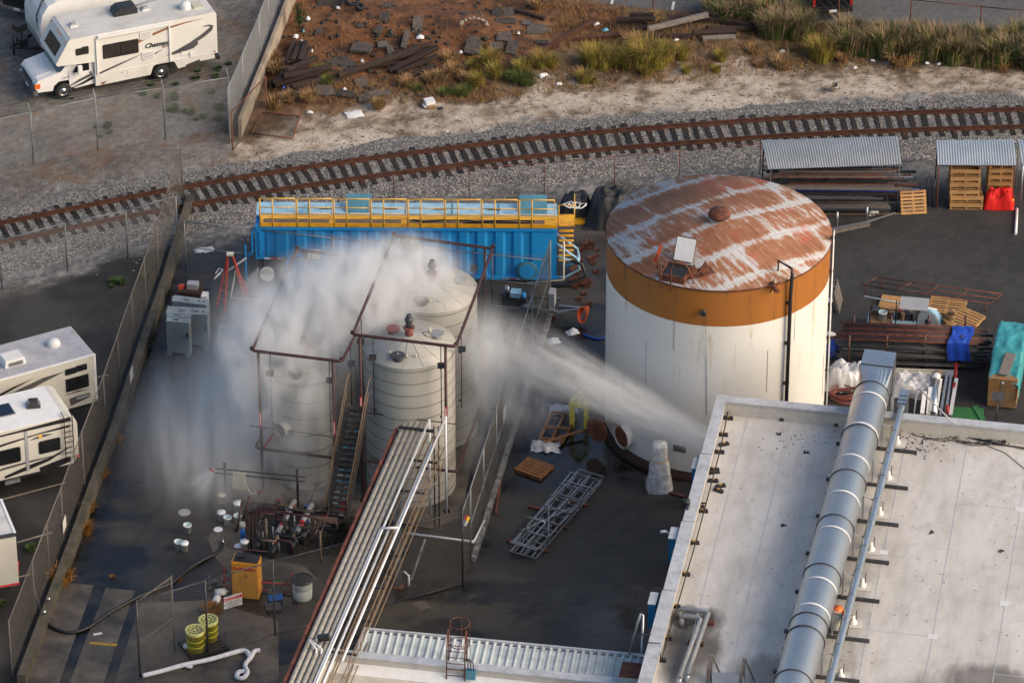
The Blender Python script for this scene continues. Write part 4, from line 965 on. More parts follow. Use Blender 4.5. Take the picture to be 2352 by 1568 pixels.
# ------------------------------------------------------------------ lower building, canopy
LZ, LR = 4.5, 3.9
la0 = at(738, 1487, LZ); la0.z = 0
lbd = thing('low_building', 'low cream flat roofed building with thick parapet at the foot of the pipe bridge', 'building', la0, R(-9.9))
MB().b(0, 16, -.25, 0, 0, LZ-.05).build('far_wall', 'stucco', lbd); MB().b(0, .25, -16, -.251, 0, LZ-.05).build('side_wall', 'stucco', lbd)
MB().b(.251, 16, -16, -.251, LR-.2, LR).build('roof', 'stucco', lbd); MB().b(-.04, 16, -.32, .05, LZ-.05, LZ).build('parapet_cap', 'parapet_cap', lbd); MB().b(-.04, .32, -16, -.33, LZ-.05, LZ+.002).build('parapet_cap', 'parapet_cap', lbd)
MB().prism([(-.26, LR), (-.55, LR), (-.26, LR+.28)], .26, 16, axis='x').build('cant_strip', 'white_paint', lbd)
# corrugated canopy behind it
cn = thing('corrugated_canopy', 'white translucent corrugated canopy along the low building', 'canopy', at(838, 1444, 4.25), R(-9.3), )
cn.location.z = 4.2
Lc = 10.1; rib = .285; k = 0; x = 0
nr = int(Lc/rib)
for i in range(nr):
    x = i*rib; s = MB()
    prf = [(0, 0), (.05, .05), (.10, .05), (.15, 0), (rib, 0)]
    for (xa, za), (xb, zb) in zip(prf, prf[1:]):
        s.quad((x+xa, 0 if za or zb else -.12, za), (x+xb, 0 if za or zb else -.12, zb), (x+xb, -1.55, zb-.18), (x+xa, -1.55, za-.18))
    s.build('corrugated_sheet', 'fibreglass', cn)
MB().b(-.05, Lc, -.01, .07, -.04, .09).build('edge_flashing', 'parapet_cap', cn); MB().b(-.07, -.005, -1.5, 0, -.16, .05).build('side_flashing', 'parapet_cap', cn)
MB().b(0, Lc, -.1, -.02, -.14, -.06).build('purlin', 'dark_steel', cn)
for xx in (.1, 3.4, 6.7, 9.9): MB().b(xx-.05, xx+.05, -.1, 0, -4.19, -.141).build('column', 'dark_steel', cn)
q = at(1460, 1545, 4.7); rb = thing('rusty_box', 'white metal box with rusty lid at the meeting of the two roofs', 'box', q-UZ*.6, BR_)
MB().b(-.5, .5, -.4, .4, 0, .68).build('box_body', 'barrel_white', rb); MB().b(-.53, .53, -.43, .43, .681, .73).build('box_lid', 'rust', rb)
# caged ladder over the parapet
q = at(1046, 1568, LR); cl2 = thing('caged_ladder', 'rust coloured caged ladder rising over the low parapet', 'ladder', q, R(-9.9))
for sx_ in (-.32, .32): MB().tube([(sx_, 0, -.1), (sx_, .15, 1.3), (sx_, .3, 1.95), (sx_, .42, 2.0), (sx_, .5, 1.85), (sx_, .5, -.5)], .024, 6).build('side_rail', 'rust', cl2)
for k in range(7): MB().cyl((-.32, .02+k*.02, .05+k*.24), (.32, .02+k*.02, .05+k*.24), .016, 6).build('rung', 'rust', cl2)
for z in (1.1, 1.95): MB().tube([(math.cos(t)*.36, .5+.36+math.sin(t)*.36, z) for t in [math.pi*(-.9)+i*2*math.pi*.95/16 for i in range(17)]], .016, 5).build('cage_hoop', 'rust', cl2)
for t in (.3, 1.57, 2.8): MB().cyl((math.cos(t)*.36, .86+math.sin(t)*.36, .6), (math.cos(t)*.36, .86+math.sin(t)*.36, 1.95), .012, 5).build('cage_bar', 'rust', cl2)
o = thing('goose_vent', 'blue grey roof junction box with bent hoses beside the caged ladder', 'junction box', at(1082, 1540, LZ), R(-9.9))
MB().b(-.16, .16, -.12, .12, -.3, .02).build('box_body', 'blue_hatch', o)
for k in range(3): MB().tube([(-.1+.1*k, 0, 0), (-.12+.09*k, .05, .3), (-.2+.05*k, .15, .38), (-.3+.05*k, .3, .2)], .02, 6).build('bent_hose', 'hose_black', o)
for x, y, lab in ((746, 1462, 'black flood lamp above the pipe bridge at the low parapet corner'), ):
    o = thing('flood_lamp', lab, 'lamp', at(748, 1500, LZ), R(-9.9)); MB().cyl((0, 0, -.3), (0, 0, .55), .03, 6).build('mast', 'dark_steel', o); MB().box((-.05, 0, .68), (.42, .16, .22), m=Matrix.Rotation(R(-15), 3, 'Y')).build('lamp_head', 'black_plastic', o)
t = thing('white_conduit', 'pair of white bent pipes rising over the corner of the low parapet', 'pipe', at(720, 1560, LR), world=True)
for dx in (0, 12): MB().tube([at(700+dx*1.2, 1640, LR+.3), at(716+dx, 1560, LR+.5), at(727+dx, 1490, LZ+.5), at(709+dx*.3, 1468, LZ+.75)], .035, 8).build('bent_pipe', 'white_paint', t)
# ------------------------------------------------------------------ pipe bridge
BZ = 4.75
b0 = at(658, 1560, BZ); b1 = at(908, 992, BZ); bd = (b1-b0).normalized(); bn = Vector((bd.y, -bd.x, 0)); Lb = (b1-b0).length
br = thing('pipe_bridge', 'elevated pipe bridge of insulated and white pipes running to the cream tanks', 'pipe bridge', b0.to_2d().to_3d(), world=True)
s0 = b0-bd*4
def ln(off, z, a=0.0, b=Lb, ): return b0+bd*a+bn*off+UZ*z, b0+bd*b+bn*off+UZ*z
def run(nm, off, z, r, m, a=-4, b=Lb, n=12):
    p_, q_ = ln(off, z, a, b); return MB().cyl(p_, q_, r, n).build(nm, m, br)
p_, q_ = ln(0, .02, -4, Lb); MB().bar(p_, q_, .10, .22).build('side_beam', 'beam_rust', br); MB().tube([q_, q_+bd*.15, q_+bd*.25-UZ*.25], .07, 8).build('beam_end', 'beam_rust', br)
for k in range(4):
    o = run('insulated_pipe', .24+k*.215, .10, .092, 'insulation', -4, Lb+.1*k+.4)
    s = MB(); j = -4
    while j < Lb+.3:
        p_ = b0+bd*(j+k*.07)+bn*(.24+k*.215)+UZ*.10; s.cyl(p_, p_+bd*.02, .096, 12, caps=False); j += .42
    stuff(s.build('insulation_band', 'tank_joint', o, fix=False))
for off, z, a, b in ((1.13, .22, -4, Lb+.7), (1.36, .2, -4, 9.3), (1.72, .32, 1.0, Lb+.9)): run('white_pipe', off, z, .045, 'white_wet', a, b)
run('white_pipe', 1.62, .26, .042, 'white_wet', 9.2, 15.0); run('white_pipe', 1.05, .2, .04, 'white_wet', -4, 9.4)
for off, z in ((1.24, .05), (1.48, .1), (1.55, .02)): run('tan_pipe', off, z, .03, 'tan_steel')
p_, q_ = b0+bd*9.3+bn*1.05+UZ*.24, b0+bd*9.3+bn*1.70+UZ*.36; MB().cyl(p_, q_, .05, 10).build('cross_pipe', 'white_wet', br)
# lattice truss on the far edge
tr2 = []
for z in (-.05, -.62):
    for off in (1.84, 2.0): run('truss_chord', off, z, .022, 'tan_steel', -2, Lb-.5, 6)
j = -2
while j < Lb-.9:
    p_ = b0+bd*j+bn*1.84+UZ*-.05; MB().cyl(p_, p_+bd*.45-UZ*.57, .012, 5).build('truss_web', 'tan_steel', br); MB().cyl(p_+bd*.45-UZ*.57, p_+bd*.9, .012, 5).build('truss_web', 'tan_steel', br); j += .9
j = 0
while j < Lb:
    p_ = b0+bd*j-UZ*.09; MB().bar(p_-bn*.05, p_+bn*2.02, .07, .07).build('cross_beam', 'dark_steel', br); j += 2.05
p_ = b1+bd*.05+UZ*.21; MB().bar(p_+bn*.12, p_+bn*1.45, .12, .07).build('end_clamp', 'black_iron', br)
for off, top in ((1.13, .7), (1.72, .9)):
    a_ = b0+bd*(Lb+top)+bn*off+UZ*(.22 if off < 1.5 else .32); f_ = a_.copy(); f_.z = .75
    MB().cyl(a_, f_, .05, 10).build('drop_pipe', 'white_wet', br); MB().ball(a_, .06, 8, 5).build('elbow', 'white_wet', br)
for off in (1.35, 1.52):
    a_ = b0+bd*(Lb+.55)+bn*off+UZ*.1; f_ = a_.copy(); f_.z = .3; MB().cyl(a_, f_, .028, 6).build('drop_pipe', 'dark_steel', br)
cb_ = at(915, 1345); cw = (cb_-b0); offc = cw.dot(bn); 
col_ = thing('bridge_column', 'dark steel column carrying the pipe bridge by the fence corner', 'column', cb_, SITE)
MB().b(-.12, .12, -.12, -.1, 0, 4.2).build('flange', 'post_grey', col_); MB().b(-.12, .12, .1, .12, 0, 4.2).build('flange', 'post_grey', col_); MB().b(-.012, .012, -.1, .1, 0, 4.2).build('web', 'post_grey', col_); MB().b(-.2, .2, -.2, .2, 0, .03).build('base_plate', 'rust', col_)
MB().b(-.75, .3, -.09, .09, 4.2, 4.4).build('head_beam', 'post_grey', col_)
# low white pipes on the ground by the column
t = thing('ground_pipe', 'white pipe run bending low around the fence corner by the bridge column', 'pipe', at(933, 1223, .75), world=True)
for dz, dx in ((.75, 0), (.62, 6)):
    MB().tube([at(934+dx, 1224, dz), at(1088, 1243+dx*.4, dz), at(1112, 1195, .5)], .045, 8).build('pipe_run', 'white_wet', t)
MB().tube([at(976, 1238, .7), at(944, 1332, .12)], .045, 8).build('pipe_drop', 'curb_white', t); MB().tube([at(927, 1311, .5), at(939, 1322, .4), at(939, 1345, .02)], .045, 8).build('pipe_drop', 'white_wet', t)
# ------------------------------------------------------------------ sprinkler frames
def rounded(c, r=.16):
    out = []; n = len(c)
    for i in range(n):
        a, b, d = c[i-1], c[i], c[(i+1) % n]; u = (a-b).normalized(); v = (d-b).normalized()
        for t in (0, .33, .67, 1): out.append(b+u*r*(1-t)**2+v*r*t**2)
    return out
def sprinkler_frame(label, cor, z, low, thick=.062, lows=True):
    """cor: FL FR BR BL ground points"""
    t = thing('sprinkler_frame', label, 'sprinkler frame', cor[0].to_2d().to_3d(), world=True)
    top = [Vector((q.x, q.y, z)) for q in cor]
    s = MB(); s.tube(rounded(top), thick, 10, closed=True); s.build('top_ring', 'pipe_maroon', t)
    for q in top:
        f = MB(); u = Vector((.0, .12, 0)); f.cyl(q+u, q+u*1.6, thick*1.5, 10); f.build('coupling', 'pipe_maroon', t)
    lowr = [Vector((q.x, q.y, low)) for q in cor]
    MB().tube(rounded(lowr), thick*.9, 10, closed=True).build('lower_ring', 'pipe_maroon', t)
    ins = [cor[0].lerp(cor[1], .07), cor[1].lerp(cor[0], .10), cor[2].lerp(cor[3], .08), cor[3].lerp(cor[2], .08)]
    for i, q in enumerate(ins):
        MB().cyl((q.x, q.y, .03), (q.x, q.y, z-.02), thick*.92, 10).build('post', 'pipe_maroon', t)
        MB().b(q.x-.12, q.x+.12, q.y-.12, q.y+.12, .02, .05).build('foot_plate', 'rust', t)
        lb = MB().box((q.x-.005, q.y-thick*.92-.006, z-3.0 if i < 2 else 2.2), (.09, .012, .62)); lo = lb.build('red_label', 'sign_red', t)
        MB().box((q.x-.005, q.y-thick*.92-.014, z-3.0 if i < 2 else 2.2), (.03, .004, .5)).build('lettering', 'paper', lo)
    # thin risers with nozzles
    for i in range(4):
        a, b = cor[i], cor[(i+1) % 4]
        for f in (.18, .86):
            q = a.lerp(b, f); c = (cor[0]+cor[2])/2; inw = (c-q); inw.z = 0; inw.normalize(); q = q+inw*.12
            zt = z; zb = z-3.6 if low < z-4 else low
            MB().tube([(q.x, q.y, zt), (q.x, q.y, zb)], .018, 6).build('riser', 'black_iron', t)
            for zz in (z-1.15, z-3.3):
                n_ = MB(); n_.cyl((q.x, q.y, zz), Vector((q.x, q.y, zz))+inw*.16-UZ*.05, .028, 6, .045); n_.build('nozzle', 'black_iron', t)
            pl = MB(); pl.box(Vector((q.x, q.y, z-.95))-inw*.05, (.28, .28, .015), m=Matrix.Rotation(R(20), 3, 'X')); pl.build('heat_plate', 'black_iron', t)
    # middle pipe across the front
    zm = z-3.4; MB().cyl(Vector((cor[0].x, cor[0].y, zm))-UX*.2, Vector((cor[1].x, cor[1].y, zm-.05)), .022, 6).build('middle_pipe', 'black_iron', t)
    return t
def ring_pts(l, z):
    out = []
    for x, y in l: q = at(x, y, z); q.z = 0; out.append(q)
    return out
ZR = 7.5; RR = ring_pts([(810, 768), (1047, 796), (1132, 571), (905, 541)], ZR)
sprinkler_frame('tall maroon pipe sprinkler frame around the two hooped tanks', RR, ZR, 1.9)
ZL = 6.2; RL = ring_pts([(579, 805), (785, 830), (905, 600), (682, 574)], ZL)
sprinkler_frame('lower maroon pipe sprinkler frame over the shorter tanks', RL, ZL, 1.8)
# ------------------------------------------------------------------ stair between the tanks
sa = at(774, 1188); sb = at(822, 925, 4.9)
st_ = thing('steel_stair', 'steep steel stair with handrails between the two sprinkler frames', 'stair', sa, world=True)
wx = UX*.36
for sgn in (-1, 1):
    MB().bar(sa+wx*sgn, sb+wx*sgn, .05, .2).build('stringer', 'dark_steel', st_)
    MB().tube([sa+wx*sgn*1.15, sa+wx*sgn*1.15+UZ*.95, sb+wx*sgn*1.15+UZ*.95, sb+wx*sgn*1.15+UY*.6+UZ*.95], .025, 6).build('handrail', 'tan_steel', st_)
    MB().tube([sa+wx*sgn*1.15+UZ*.5, sb+wx*sgn*1.15+UZ*.5], .018, 6).build('handrail', 'tan_steel', st_)
tr0 = None
for k in range(20):
    q = sa.lerp(sb, (k+.6)/20.5); o = MB().box(q, (.68, .24, .03), SITE).build('tread', 'dark_steel', st_)
    for j in (-1, 1):
        MB().box(q+UX*(.16*j)-UY*.03+UZ*.02, (.2, .12, .008), SITE).build('grip_plate', random.choice(['decal_grey', 'blue_hatch', 'dark_steel', 'grey_plastic', 'red_paint' if k < 9 else 'dark_steel']), o)
# ------------------------------------------------------------------ blue tank trailer
f0 = at(657, 637, .12); f1 = at(1278, 641, .12); frz = math.atan2(f1.y-f0.y, f1.x-f0.x); FL_ = (f1-f0).length
ft = thing('tank_trailer', 'long bright blue corrugated tank trailer with yellow walkway on top', 'tank trailer', Vector((f0.x, f0.y, 0)), frz)
ZB, ZT, FW_ = .12, 2.58, 1.85; XL = -1.22
# corrugated near side as real ribs
s = MB(); pitch = .74; x = .05; vsx = [(0, 0)]
while x+pitch < FL_:
    vsx += [(x, 0), (x+.1, .06), (x+.1+.24, .06), (x+.44, 0)]; x += pitch
vsx.append((FL_, 0)); n_ = len(vsx)
s.add([(a, b, ZB+.12) for a, b in vsx]+[(a, b, ZT-.16) for a, b in vsx], [(i, i+1, n_+i+1, n_+i) for i in range(n_-1)]); s.build('corrugated_side', 'blue_paint', ft)
MB().b(-.02, FL_+.03, -.05, .12, ZB-.02, ZB+.12).build('bottom_rail', 'blue_paint', ft); MB().b(XL, FL_+.03, -.05, .1, ZT-.16, ZT).build('top_rail', 'blue_paint', ft)
MB().b(0.01, FL_-.01, .1, FW_, ZB, ZT-.05).build('tank_body', 'blue_paint', ft)
MB().b(XL, 0.009, 0.005, FW_, 1.15, ZT-.165).build('neck_body', 'blue_paint', ft); MB().b(XL, -.03, -.03, 0.0, 1.02, 1.14).build('neck_rail', 'blue_paint', ft)
for k in range(3): MB().b(XL+.12+k*.36, XL+.26+k*.36, -.03, .004, 1.15, ZT-.17).build('side_rib', 'blue_paint', ft)
dk = MB().b(XL, FL_+.02, .86, FW_, ZT-.03, ZT+.04).build('top_deck', 'blue_deck', ft)
for xx in (.9, 2.6, 4.9, 6.8, 8.7): MB().b(xx, xx+.05, .9, FW_-.02, ZT+.041, ZT+.055).build('deck_seam', 'blue_hatch', ft)
for xx in (1.4, 4.05, 6.1, 8.3): MB().b(xx, xx+.5, 1.3, 1.36, ZT+.041, ZT+.10).build('hatch_handle', 'dark_steel', ft)
for xx, w_ in ((2.45, 1.05), (FL_-1.55, 1.15)):
    o = MB().box((xx+w_/2, FW_-.45, ZT+.27), (w_, .85, .05), m=Matrix.Rotation(R(35), 3, 'X')).build('hatch_lid', 'blue_hatch', ft); MB().b(xx+.3, xx+.5, 1.5, 1.54, ZT+.2, ZT+.26).build('latch', 'dark_steel', o)
wk = MB().b(XL+.2, FL_+.02, -.02, .84, ZT+.002, ZT+.03).build('walkway', 'yellow_paint', ft)
for k in range(4):
    L_ = (FL_-XL-.6)/4; MB().b(XL+.35+k*L_, XL+.35+k*L_+L_-.25, .22, .62, ZT+.031, ZT+.036).build('walkway_grating', 'tan_steel', ft)
MB().b(XL+.2, FL_+.02, -.05, -.021, ZT-.02, ZT+.16).build('toe_board', 'yellow_paint', ft)
nx_ = 8; L_ = (FL_-XL-.25)/nx_; pr_ = None
for k in range(nx_):
    x0, x1 = XL+.22+k*L_, XL+.22+(k+1)*L_-.06
    g = thing('tmp', None, None)
    gm = MB(); RH = 1.32
    pn = MB(); pn.tube([(x0, -.035, ZT+RH*.30), (x0, -.035, ZT+RH), (x1, -.035, ZT+RH), (x1, -.035, ZT+RH*.30)], .03, 6, closed=True); bpy.data.objects.remove(g)
    po = pn.build('railing_panel', 'yellow_soft', ft)
    for z in (.62, .42): MB().cyl((x0, -.035, ZT+RH*z*1.1), (x1, -.035, ZT+RH*z*1.1), .022, 6).build('middle_bar', 'yellow_soft', po)
    for xx in (x0+.35*L_, x0+.02, ): MB().cyl((xx, -.04, ZT-.02), (xx, -.04, ZT+RH), .028, 6).build('baluster', 'yellow_soft', po)
MB().tube([(5.2, .45, ZT+.05), (5.7, .3, ZT+.06), (6.8, .5, ZT+.06), (8, .35, ZT+.06), (9.5, .5, ZT+.06), (10.2, .4, ZT+.06), (10, .25, ZT+.06), (8.5, .3, ZT+.06), (7.3, .2, ZT+.06)], .035, 6).build('deck_hose', 'hose_black', ft)
MB().b(.92, 1.48, -.07, -.055, 1.05, 1.5).build('blank_sign', 'paper', ft)
# round emblem
ex, ez = 4.95, 1.55; em = MB(); em.cyl((ex, -.075, ez), (ex, -.085, ez), .62, 40); eo = em.build('round_emblem', 'decal_black', ft)
s = MB(); n_ = 40
for r0, r1 in ((.60, .575), (.37, .345)):
    for t in range(n_):
        a0, a1 = 2*math.pi*t/n_, 2*math.pi*(t+1)/n_
        s.quad(*[(ex+math.cos(a)*r, -.088, ez+math.sin(a)*r) for a, r in ((a0, r0), (a1, r0), (a1, r1), (a0, r1))])
s.build('emblem_ring', 'white_paint', eo)
MB().cyl((ex, -.085, ez), (ex, -.089, ez), .27, 24).build('emblem_centre', 'grey_plastic', eo)
for ch, deg in (('M', 158), ('I', 142), ('N', 128), ('T', 110), ('O', 97), ('N', 82), ('R', 58), ('E', 43)):
    a = R(deg); text_mesh(ch, .21, 'white_paint', eo, Matrix.Translation((ex+math.cos(a)*.475, -.09, ez+math.sin(a)*.475))@Matrix.Rotation(R(90), 4, 'X')@Matrix.Rotation(a-R(90), 4, 'Z'), bold=.004)
for ch, z in zip('RENTALS', [ZT-.38-.17*k for k in range(7)]): text_mesh(ch, .15, 'decal_black', ft, Matrix.Translation((XL+.16, -.04, z))@Matrix.Rotation(R(90), 4, 'X'))
for xx in (XL+.35, 8.9, FL_-2.2):
    for k in range(4): MB().b(xx+k*.28, xx+k*.28+.27, -.062, -.0515, (1.03 if xx < 0 else ZB+.01), (1.09 if xx < 0 else ZB+.07)).build('reflector', 'sign_red' if k % 2 else 'paper', ft)
MB().cyl((FL_-1.2, -.02, .55), (FL_-1.2, -.12, .55), .42, 22).build('manway_cover', 'blue_hatch', ft); MB().cyl((FL_-1.2, -.12, .55), (FL_-1.2, -.15, .55), .33, 22).build('manway_disc', 'blue_paint', ft)
# right end: ladder platform, valve cage
MB().b(FL_+.03, FL_+.75, .2, 1.1, ZT-.06, ZT-.02).build('end_platform', 'yellow_paint', ft)
for (xa, ya) in ((FL_+.08, .2), (FL_+.72, .2), (FL_+.72, 1.1)): MB().cyl((xa, ya, ZT-.02), (xa, ya, ZT+.95), .022, 6).build('platform_post', 'yellow_soft', ft)
for z in (.5, .95): MB().tube([(FL_+.08, .2, ZT+z), (FL_+.72, .2, ZT+z), (FL_+.72, 1.1, ZT+z)], .02, 6).build('platform_rail', 'yellow_soft', ft)
for k in range(7): MB().b(FL_+.1, FL_+.7, .25+.11*k, .42+.11*k, ZT-.35-.30*k, ZT-.33-.30*k).build('step', 'yellow_paint', ft)
for pts in ([(FL_, .1, 1.75), (FL_+.85, .1, 1.05), (FL_+.95, .1, .55), (FL_+.35, .1, .15), (FL_, .1, .15)], [(FL_, .1, 1.15), (FL_+.9, .1, .85)], [(FL_, .9, 1.75), (FL_+.85, .9, 1.05), (FL_+.95, .9, .55), (FL_+.35, .9, .15)], [(FL_+.9, .1, .85), (FL_+.9, .9, .85)]):
    MB().tube(pts, .05, 8).build('valve_cage', 'blue_deck', ft)
MB().tube([(FL_+.3, -.1, ZT-.6), (FL_+.3, -.15, .2), (FL_-1.2, -.3, .1)], .045, 8).build('drain_pipe', 'hose_cream', ft); MB().tube([(FL_+.6, 0, 1.0), (FL_+1.05, -.1, .9), (FL_+1.2, -.2, .4), (FL_+.6, -.35, .08), (FL_-.2, -.5, .06)], .075, 10).build('suction_hose', 'hose_black', ft)
MB().tube([(XL-.03, .1, ZT-.2), (XL-.12, .1, ZT-.35), (XL-.12, .1, 1.3), (XL-.35, .05, 1.05)], .06, 8).build('end_pipe', 'blue_paint', ft)
MB().tube([(XL-.35, .05, 1.05), (XL-1.0, 0, .55), (XL-1.6, -.1, .15)], .045, 8).build('end_pipe', 'rv_grey', ft); MB().b(XL-.45, XL-.38, .05, .12, 0, 1.6).build('landing_leg', 'blue_paint', ft); MB().b(XL+.2, XL+.3, .2, .3, 0, 1.02).build('landing_leg', 'dark_steel', ft)
MB().b(-.4, -.1, .1, FW_-.1, .0, 1.1).build('neck_frame', 'dark_steel', ft)
for xx in (9.2, 10.1): MB().cyl((xx, .3, .42), (xx, .55, .42), .42, 20).build('wheel', 'rubber', ft)
# ------------------------------------------------------------------ vehicles
def wheel(mb_parent, x, y, r, w, side=-1, hub='chrome'):
    """wheel with its outer face towards -y"""
    t = MB(); y1 = y-side*0
    t.lathe([(r*.62, -w/2), (r*.92, -w/2), (r, -w*.32), (r, w*.32), (r*.92, w/2), (r*.62, w/2)], 26)
    t.v = [(v[0]+x, y+v[2], v[1]+r) for v in t.v]; o = t.build('wheel', 'rubber', mb_parent)
    h = MB(); h.lathe([(.001, -.02), (r*.2, -.03), (r*.25, .02), (r*.55, .05), (r*.62, -w*.42+.1), (r*.66, -w*.30+.1)], 20)
    h.v = [(v[0]+x, y-w*.30+v[2], v[1]+r) for v in h.v]; h.build('rim', hub, o); return o
def win(parent, x0, x1, z0, z1, y=-.004, m='glass_dark', fr='black_plastic', r=.06, name='window', t=.012):
    def rr(x0, x1, z0, z1, r): 
        P = []
        for cx, cz, a in ((x1-r, z0+r, -90), (x1-r, z1-r, 0), (x0+r, z1-r, 90), (x0+r, z0+r, 180)):
            for k in range(4): P.append((cx+r*math.cos(R(a+k*30)), cz+r*math.sin(R(a+k*30))))
        return P
    o = MB().prism(rr(x0-.04, x1+.04, z0-.04, z1+.04, r), y-.012, y).build(name, fr, parent)
    MB().prism(rr(x0, x1, z0, z1, r*.8), y-.02, y-.0125).build('pane', m, o); return o
def decal(parent, poly, m, y=-.006, name='stripe'):
    return MB().prism(poly, y-.003, y).build(name, m, parent)
def sweep(pts, w):
    """a ribbon outline that tapers: pts centre line, w widths"""
    up = []; dn = []
    for i, (x, z) in enumerate(pts):
        a = pts[max(i-1, 0)]; b = pts[min(i+1, len(pts)-1)]; dx, dz = b[0]-a[0], b[1]-a[1]; l = math.hypot(dx, dz); nx_, nz_ = -dz/l, dx/l
        up.append((x+nx_*w[i]/2, z+nz_*w[i]/2)); dn.append((x-nx_*w[i]/2, z-nz_*w[i]/2))
    return up, dn
def ribbon(parent, pts, w, m, y=-.006, name='stripe'):
    up, dn = sweep(pts, w); s = MB(); n = len(pts)
    vs = [(x, y-.004, z) for x, z in up+dn]; s.add(vs, [(i, i+1, n+i+1, n+i) for i in range(n-1)]); return s.build(name, m, parent, fix=False)
# motorhome: local x runs from the front bumper to the tail, near side at y=0
RZm = R(22.1); w0 = at(150, 231); org = w0-Vector((math.cos(RZm), math.sin(RZm), 0))*1.35
mh = thing('motorhome', 'white cab over motorhome with grey and brown swooshes parked on gravel', 'motorhome', org, RZm)
LM, WM, ZR_ = 8.45, 2.4, 2.92
body = [(2.78, .42), (2.78, 1.62), (1.1, 1.74), (1.02, 1.84), (1.62, 2.84), (1.72, ZR_), (LM-.05, ZR_), (LM, ZR_-.06), (LM, .95), (LM-1.5, .62), (LM-1.5, .55), (6.6, .50), (6.45, .85), (6.2, 1.0), (5.7, 1.0), (5.45, .85), (5.3, .46)]
MB().prism(body, 0, WM).build('coach_body', 'rv_white', mh)
MB().b(1.75, LM-.04, .03, WM-.03, ZR_+.001, ZR_+.03).build('roof', 'rv_roof', mh)
cab = [(.12, .55), (.08, .95), (.22, 1.12), (1.02, 1.30), (1.25, 1.34), (1.62, 1.73), (2.8, 1.74), (2.8, .48), (1.85, .42), (1.78, .72), (1.55, .90), (1.15, .90), (.92, .72), (.86, .50)]
MB().prism(cab, .16, WM-.16).build('cab', 'white_paint', mh)
MB().prism([(.14, 1.08), (.95, 1.27), (.9, 1.30), (.3, 1.17)], .5, WM-.5).build('bonnet_bulge', 'white_paint', mh)
MB().prism([(1.16, 1.345), (1.55, 1.74), (1.62, 1.74), (1.3, 1.345)], .22, WM-.22).build('windscreen', 'windscreen', mh).location = (-.05, 0, .005)
MB().b(-.02, .16, .1, WM-.1, .42, .68).build('bumper', 'chrome', mh); MB().b(.04, .10, .5, WM-.5, .69, .95).build('grille', 'black_plastic', mh)
for y in (.2, WM-.5): MB().b(.03, .12, y, y+.3, .75, .97).build('headlight', 'chrome', mh)
for y in (.135, WM-.2): MB().b(.05, .30, y, y+.065, .74, .96).build('indicator_lamp', 'amber', mh)
MB().b(-.03, -.018, .95, 1.3, .48, .6).build('number_plate', 'paper', mh)
d_ = MB().prism([(1.62, .50), (2.7, .50), (2.7, 1.70), (1.95, 1.70), (1.62, 1.36)], .135, .158).build('door', 'white_paint', mh)
MB().prism([(1.78, 1.22), (2.55, 1.22), (2.55, 1.64), (2.05, 1.64)], .12, .134).build('door_window', 'glass_dark', d_)
MB().b(2.55, 2.64, .115, .134, 1.06, 1.12).build('handle', 'black_plastic', d_)
ribbon(mh, [(1.66, .62), (2.1, .80), (2.68, 1.0)], [.05, .12, .13], 'decal_grey', y=.118); ribbon(mh, [(1.7, .5), (2.2, .62), (2.72, .82)], [.02, .10, .16], 'decal_black', y=.118)
o = MB().b(1.98, 2.16, -.18, -.02, 1.22, 1.62).build('mirror', 'white_paint', mh); MB().cyl((2.07, -.02, 1.35), (2.07, .14, 1.30), .02, 6).build('mirror_arm', 'black_plastic', o)
ribbon(mh, [(1.32, 1.02), (1.62, 1.06)], [.03, .03], 'decal_black', y=.155)
for x in (1.35, 5.85): wheel(mh, x, .22, .38, .25); wheel(mh, x, WM-.22, .38, .25)
for x0, x1 in ((3.21, 3.98), (4.02, 4.77)): win(mh, x0, x1, 1.72, 2.34, m='glass_brown', r=.05)
win(mh, 1.98, 2.20, 2.14, 2.40, m='glass_brown'); win(mh, 2.24, 2.50, 2.14, 2.44, m='glass_brown')
# front bunk window on the sloped nose
nz_ = math.atan2(.60, 1.0); o = MB().box((1.26, WM/2, 2.28), (.03, 1.5, .58), m=Matrix.Rotation(math.atan2(.60, 1.0), 3, 'Y')).build('nose_window', 'black_plastic', mh)
MB().box((1.245, WM/2, 2.285), (.03, 1.4, .48), m=Matrix.Rotation(math.atan2(.60, 1.0), 3, 'Y')).build('pane', 'glass_brown', o)
for k, y in enumerate((.15, .85, 1.1, 1.35, WM-.15)): MB().ball((1.58, y, 2.78), .045, 8, 4).build('marker_lamp', 'amber', mh)
MB().b(2.75, LM, -.02, 0, .93, .99).build('rub_rail', 'rv_white', mh)
MB().b(2.95, 6.3, -.12, -.002, ZR_-.14, ZR_-.02).build('awning', 'white_paint', mh)
for x in (2.9, 6.25): MB().b(x-.04, x+.04, -.06, -.003, .95, ZR_-.14).build('awning_arm', 'white_paint', mh)
for x, z in ((4.9, 2.28), (4.95, 1.28)):
    o = MB().b(x, x+.56, -.03, -.003, z, z+.36).build('vent_grille', 'white_paint', mh)
    for k in range(4): MB().b(x+.05, x+.51, -.04, -.031, z+.05+k*.08, z+.08+k*.08).build('louvre', 'rv_grey', o)
ribbon(mh, [(2.85, .98), (3.6, 1.2), (4.4, 1.42), (4.95, 1.58)], [.10, .09, .06, .01], 'decal_grey'); ribbon(mh, [(4.98, 1.28), (5.5, 1.45), (5.95, 1.62)], [.10, .06, .005], 'decal_black')
ribbon(mh, [(4.76, 2.20), (5.4, 2.42), (6.2, 2.62), (7.0, 2.72), (7.9, 2.76)], [.14, .13, .10, .06, .005], 'decal_brown')
ribbon(mh, [(6.05, 1.26), (6.6, 1.40), (7.2, 1.62), (7.8, 1.92), (8.15, 2.16), (8.22, 2.30), (8.10, 2.36), (7.75, 2.37)], [.01, .12, .16, .19, .20, .16, .09, .01], 'decal_grey')
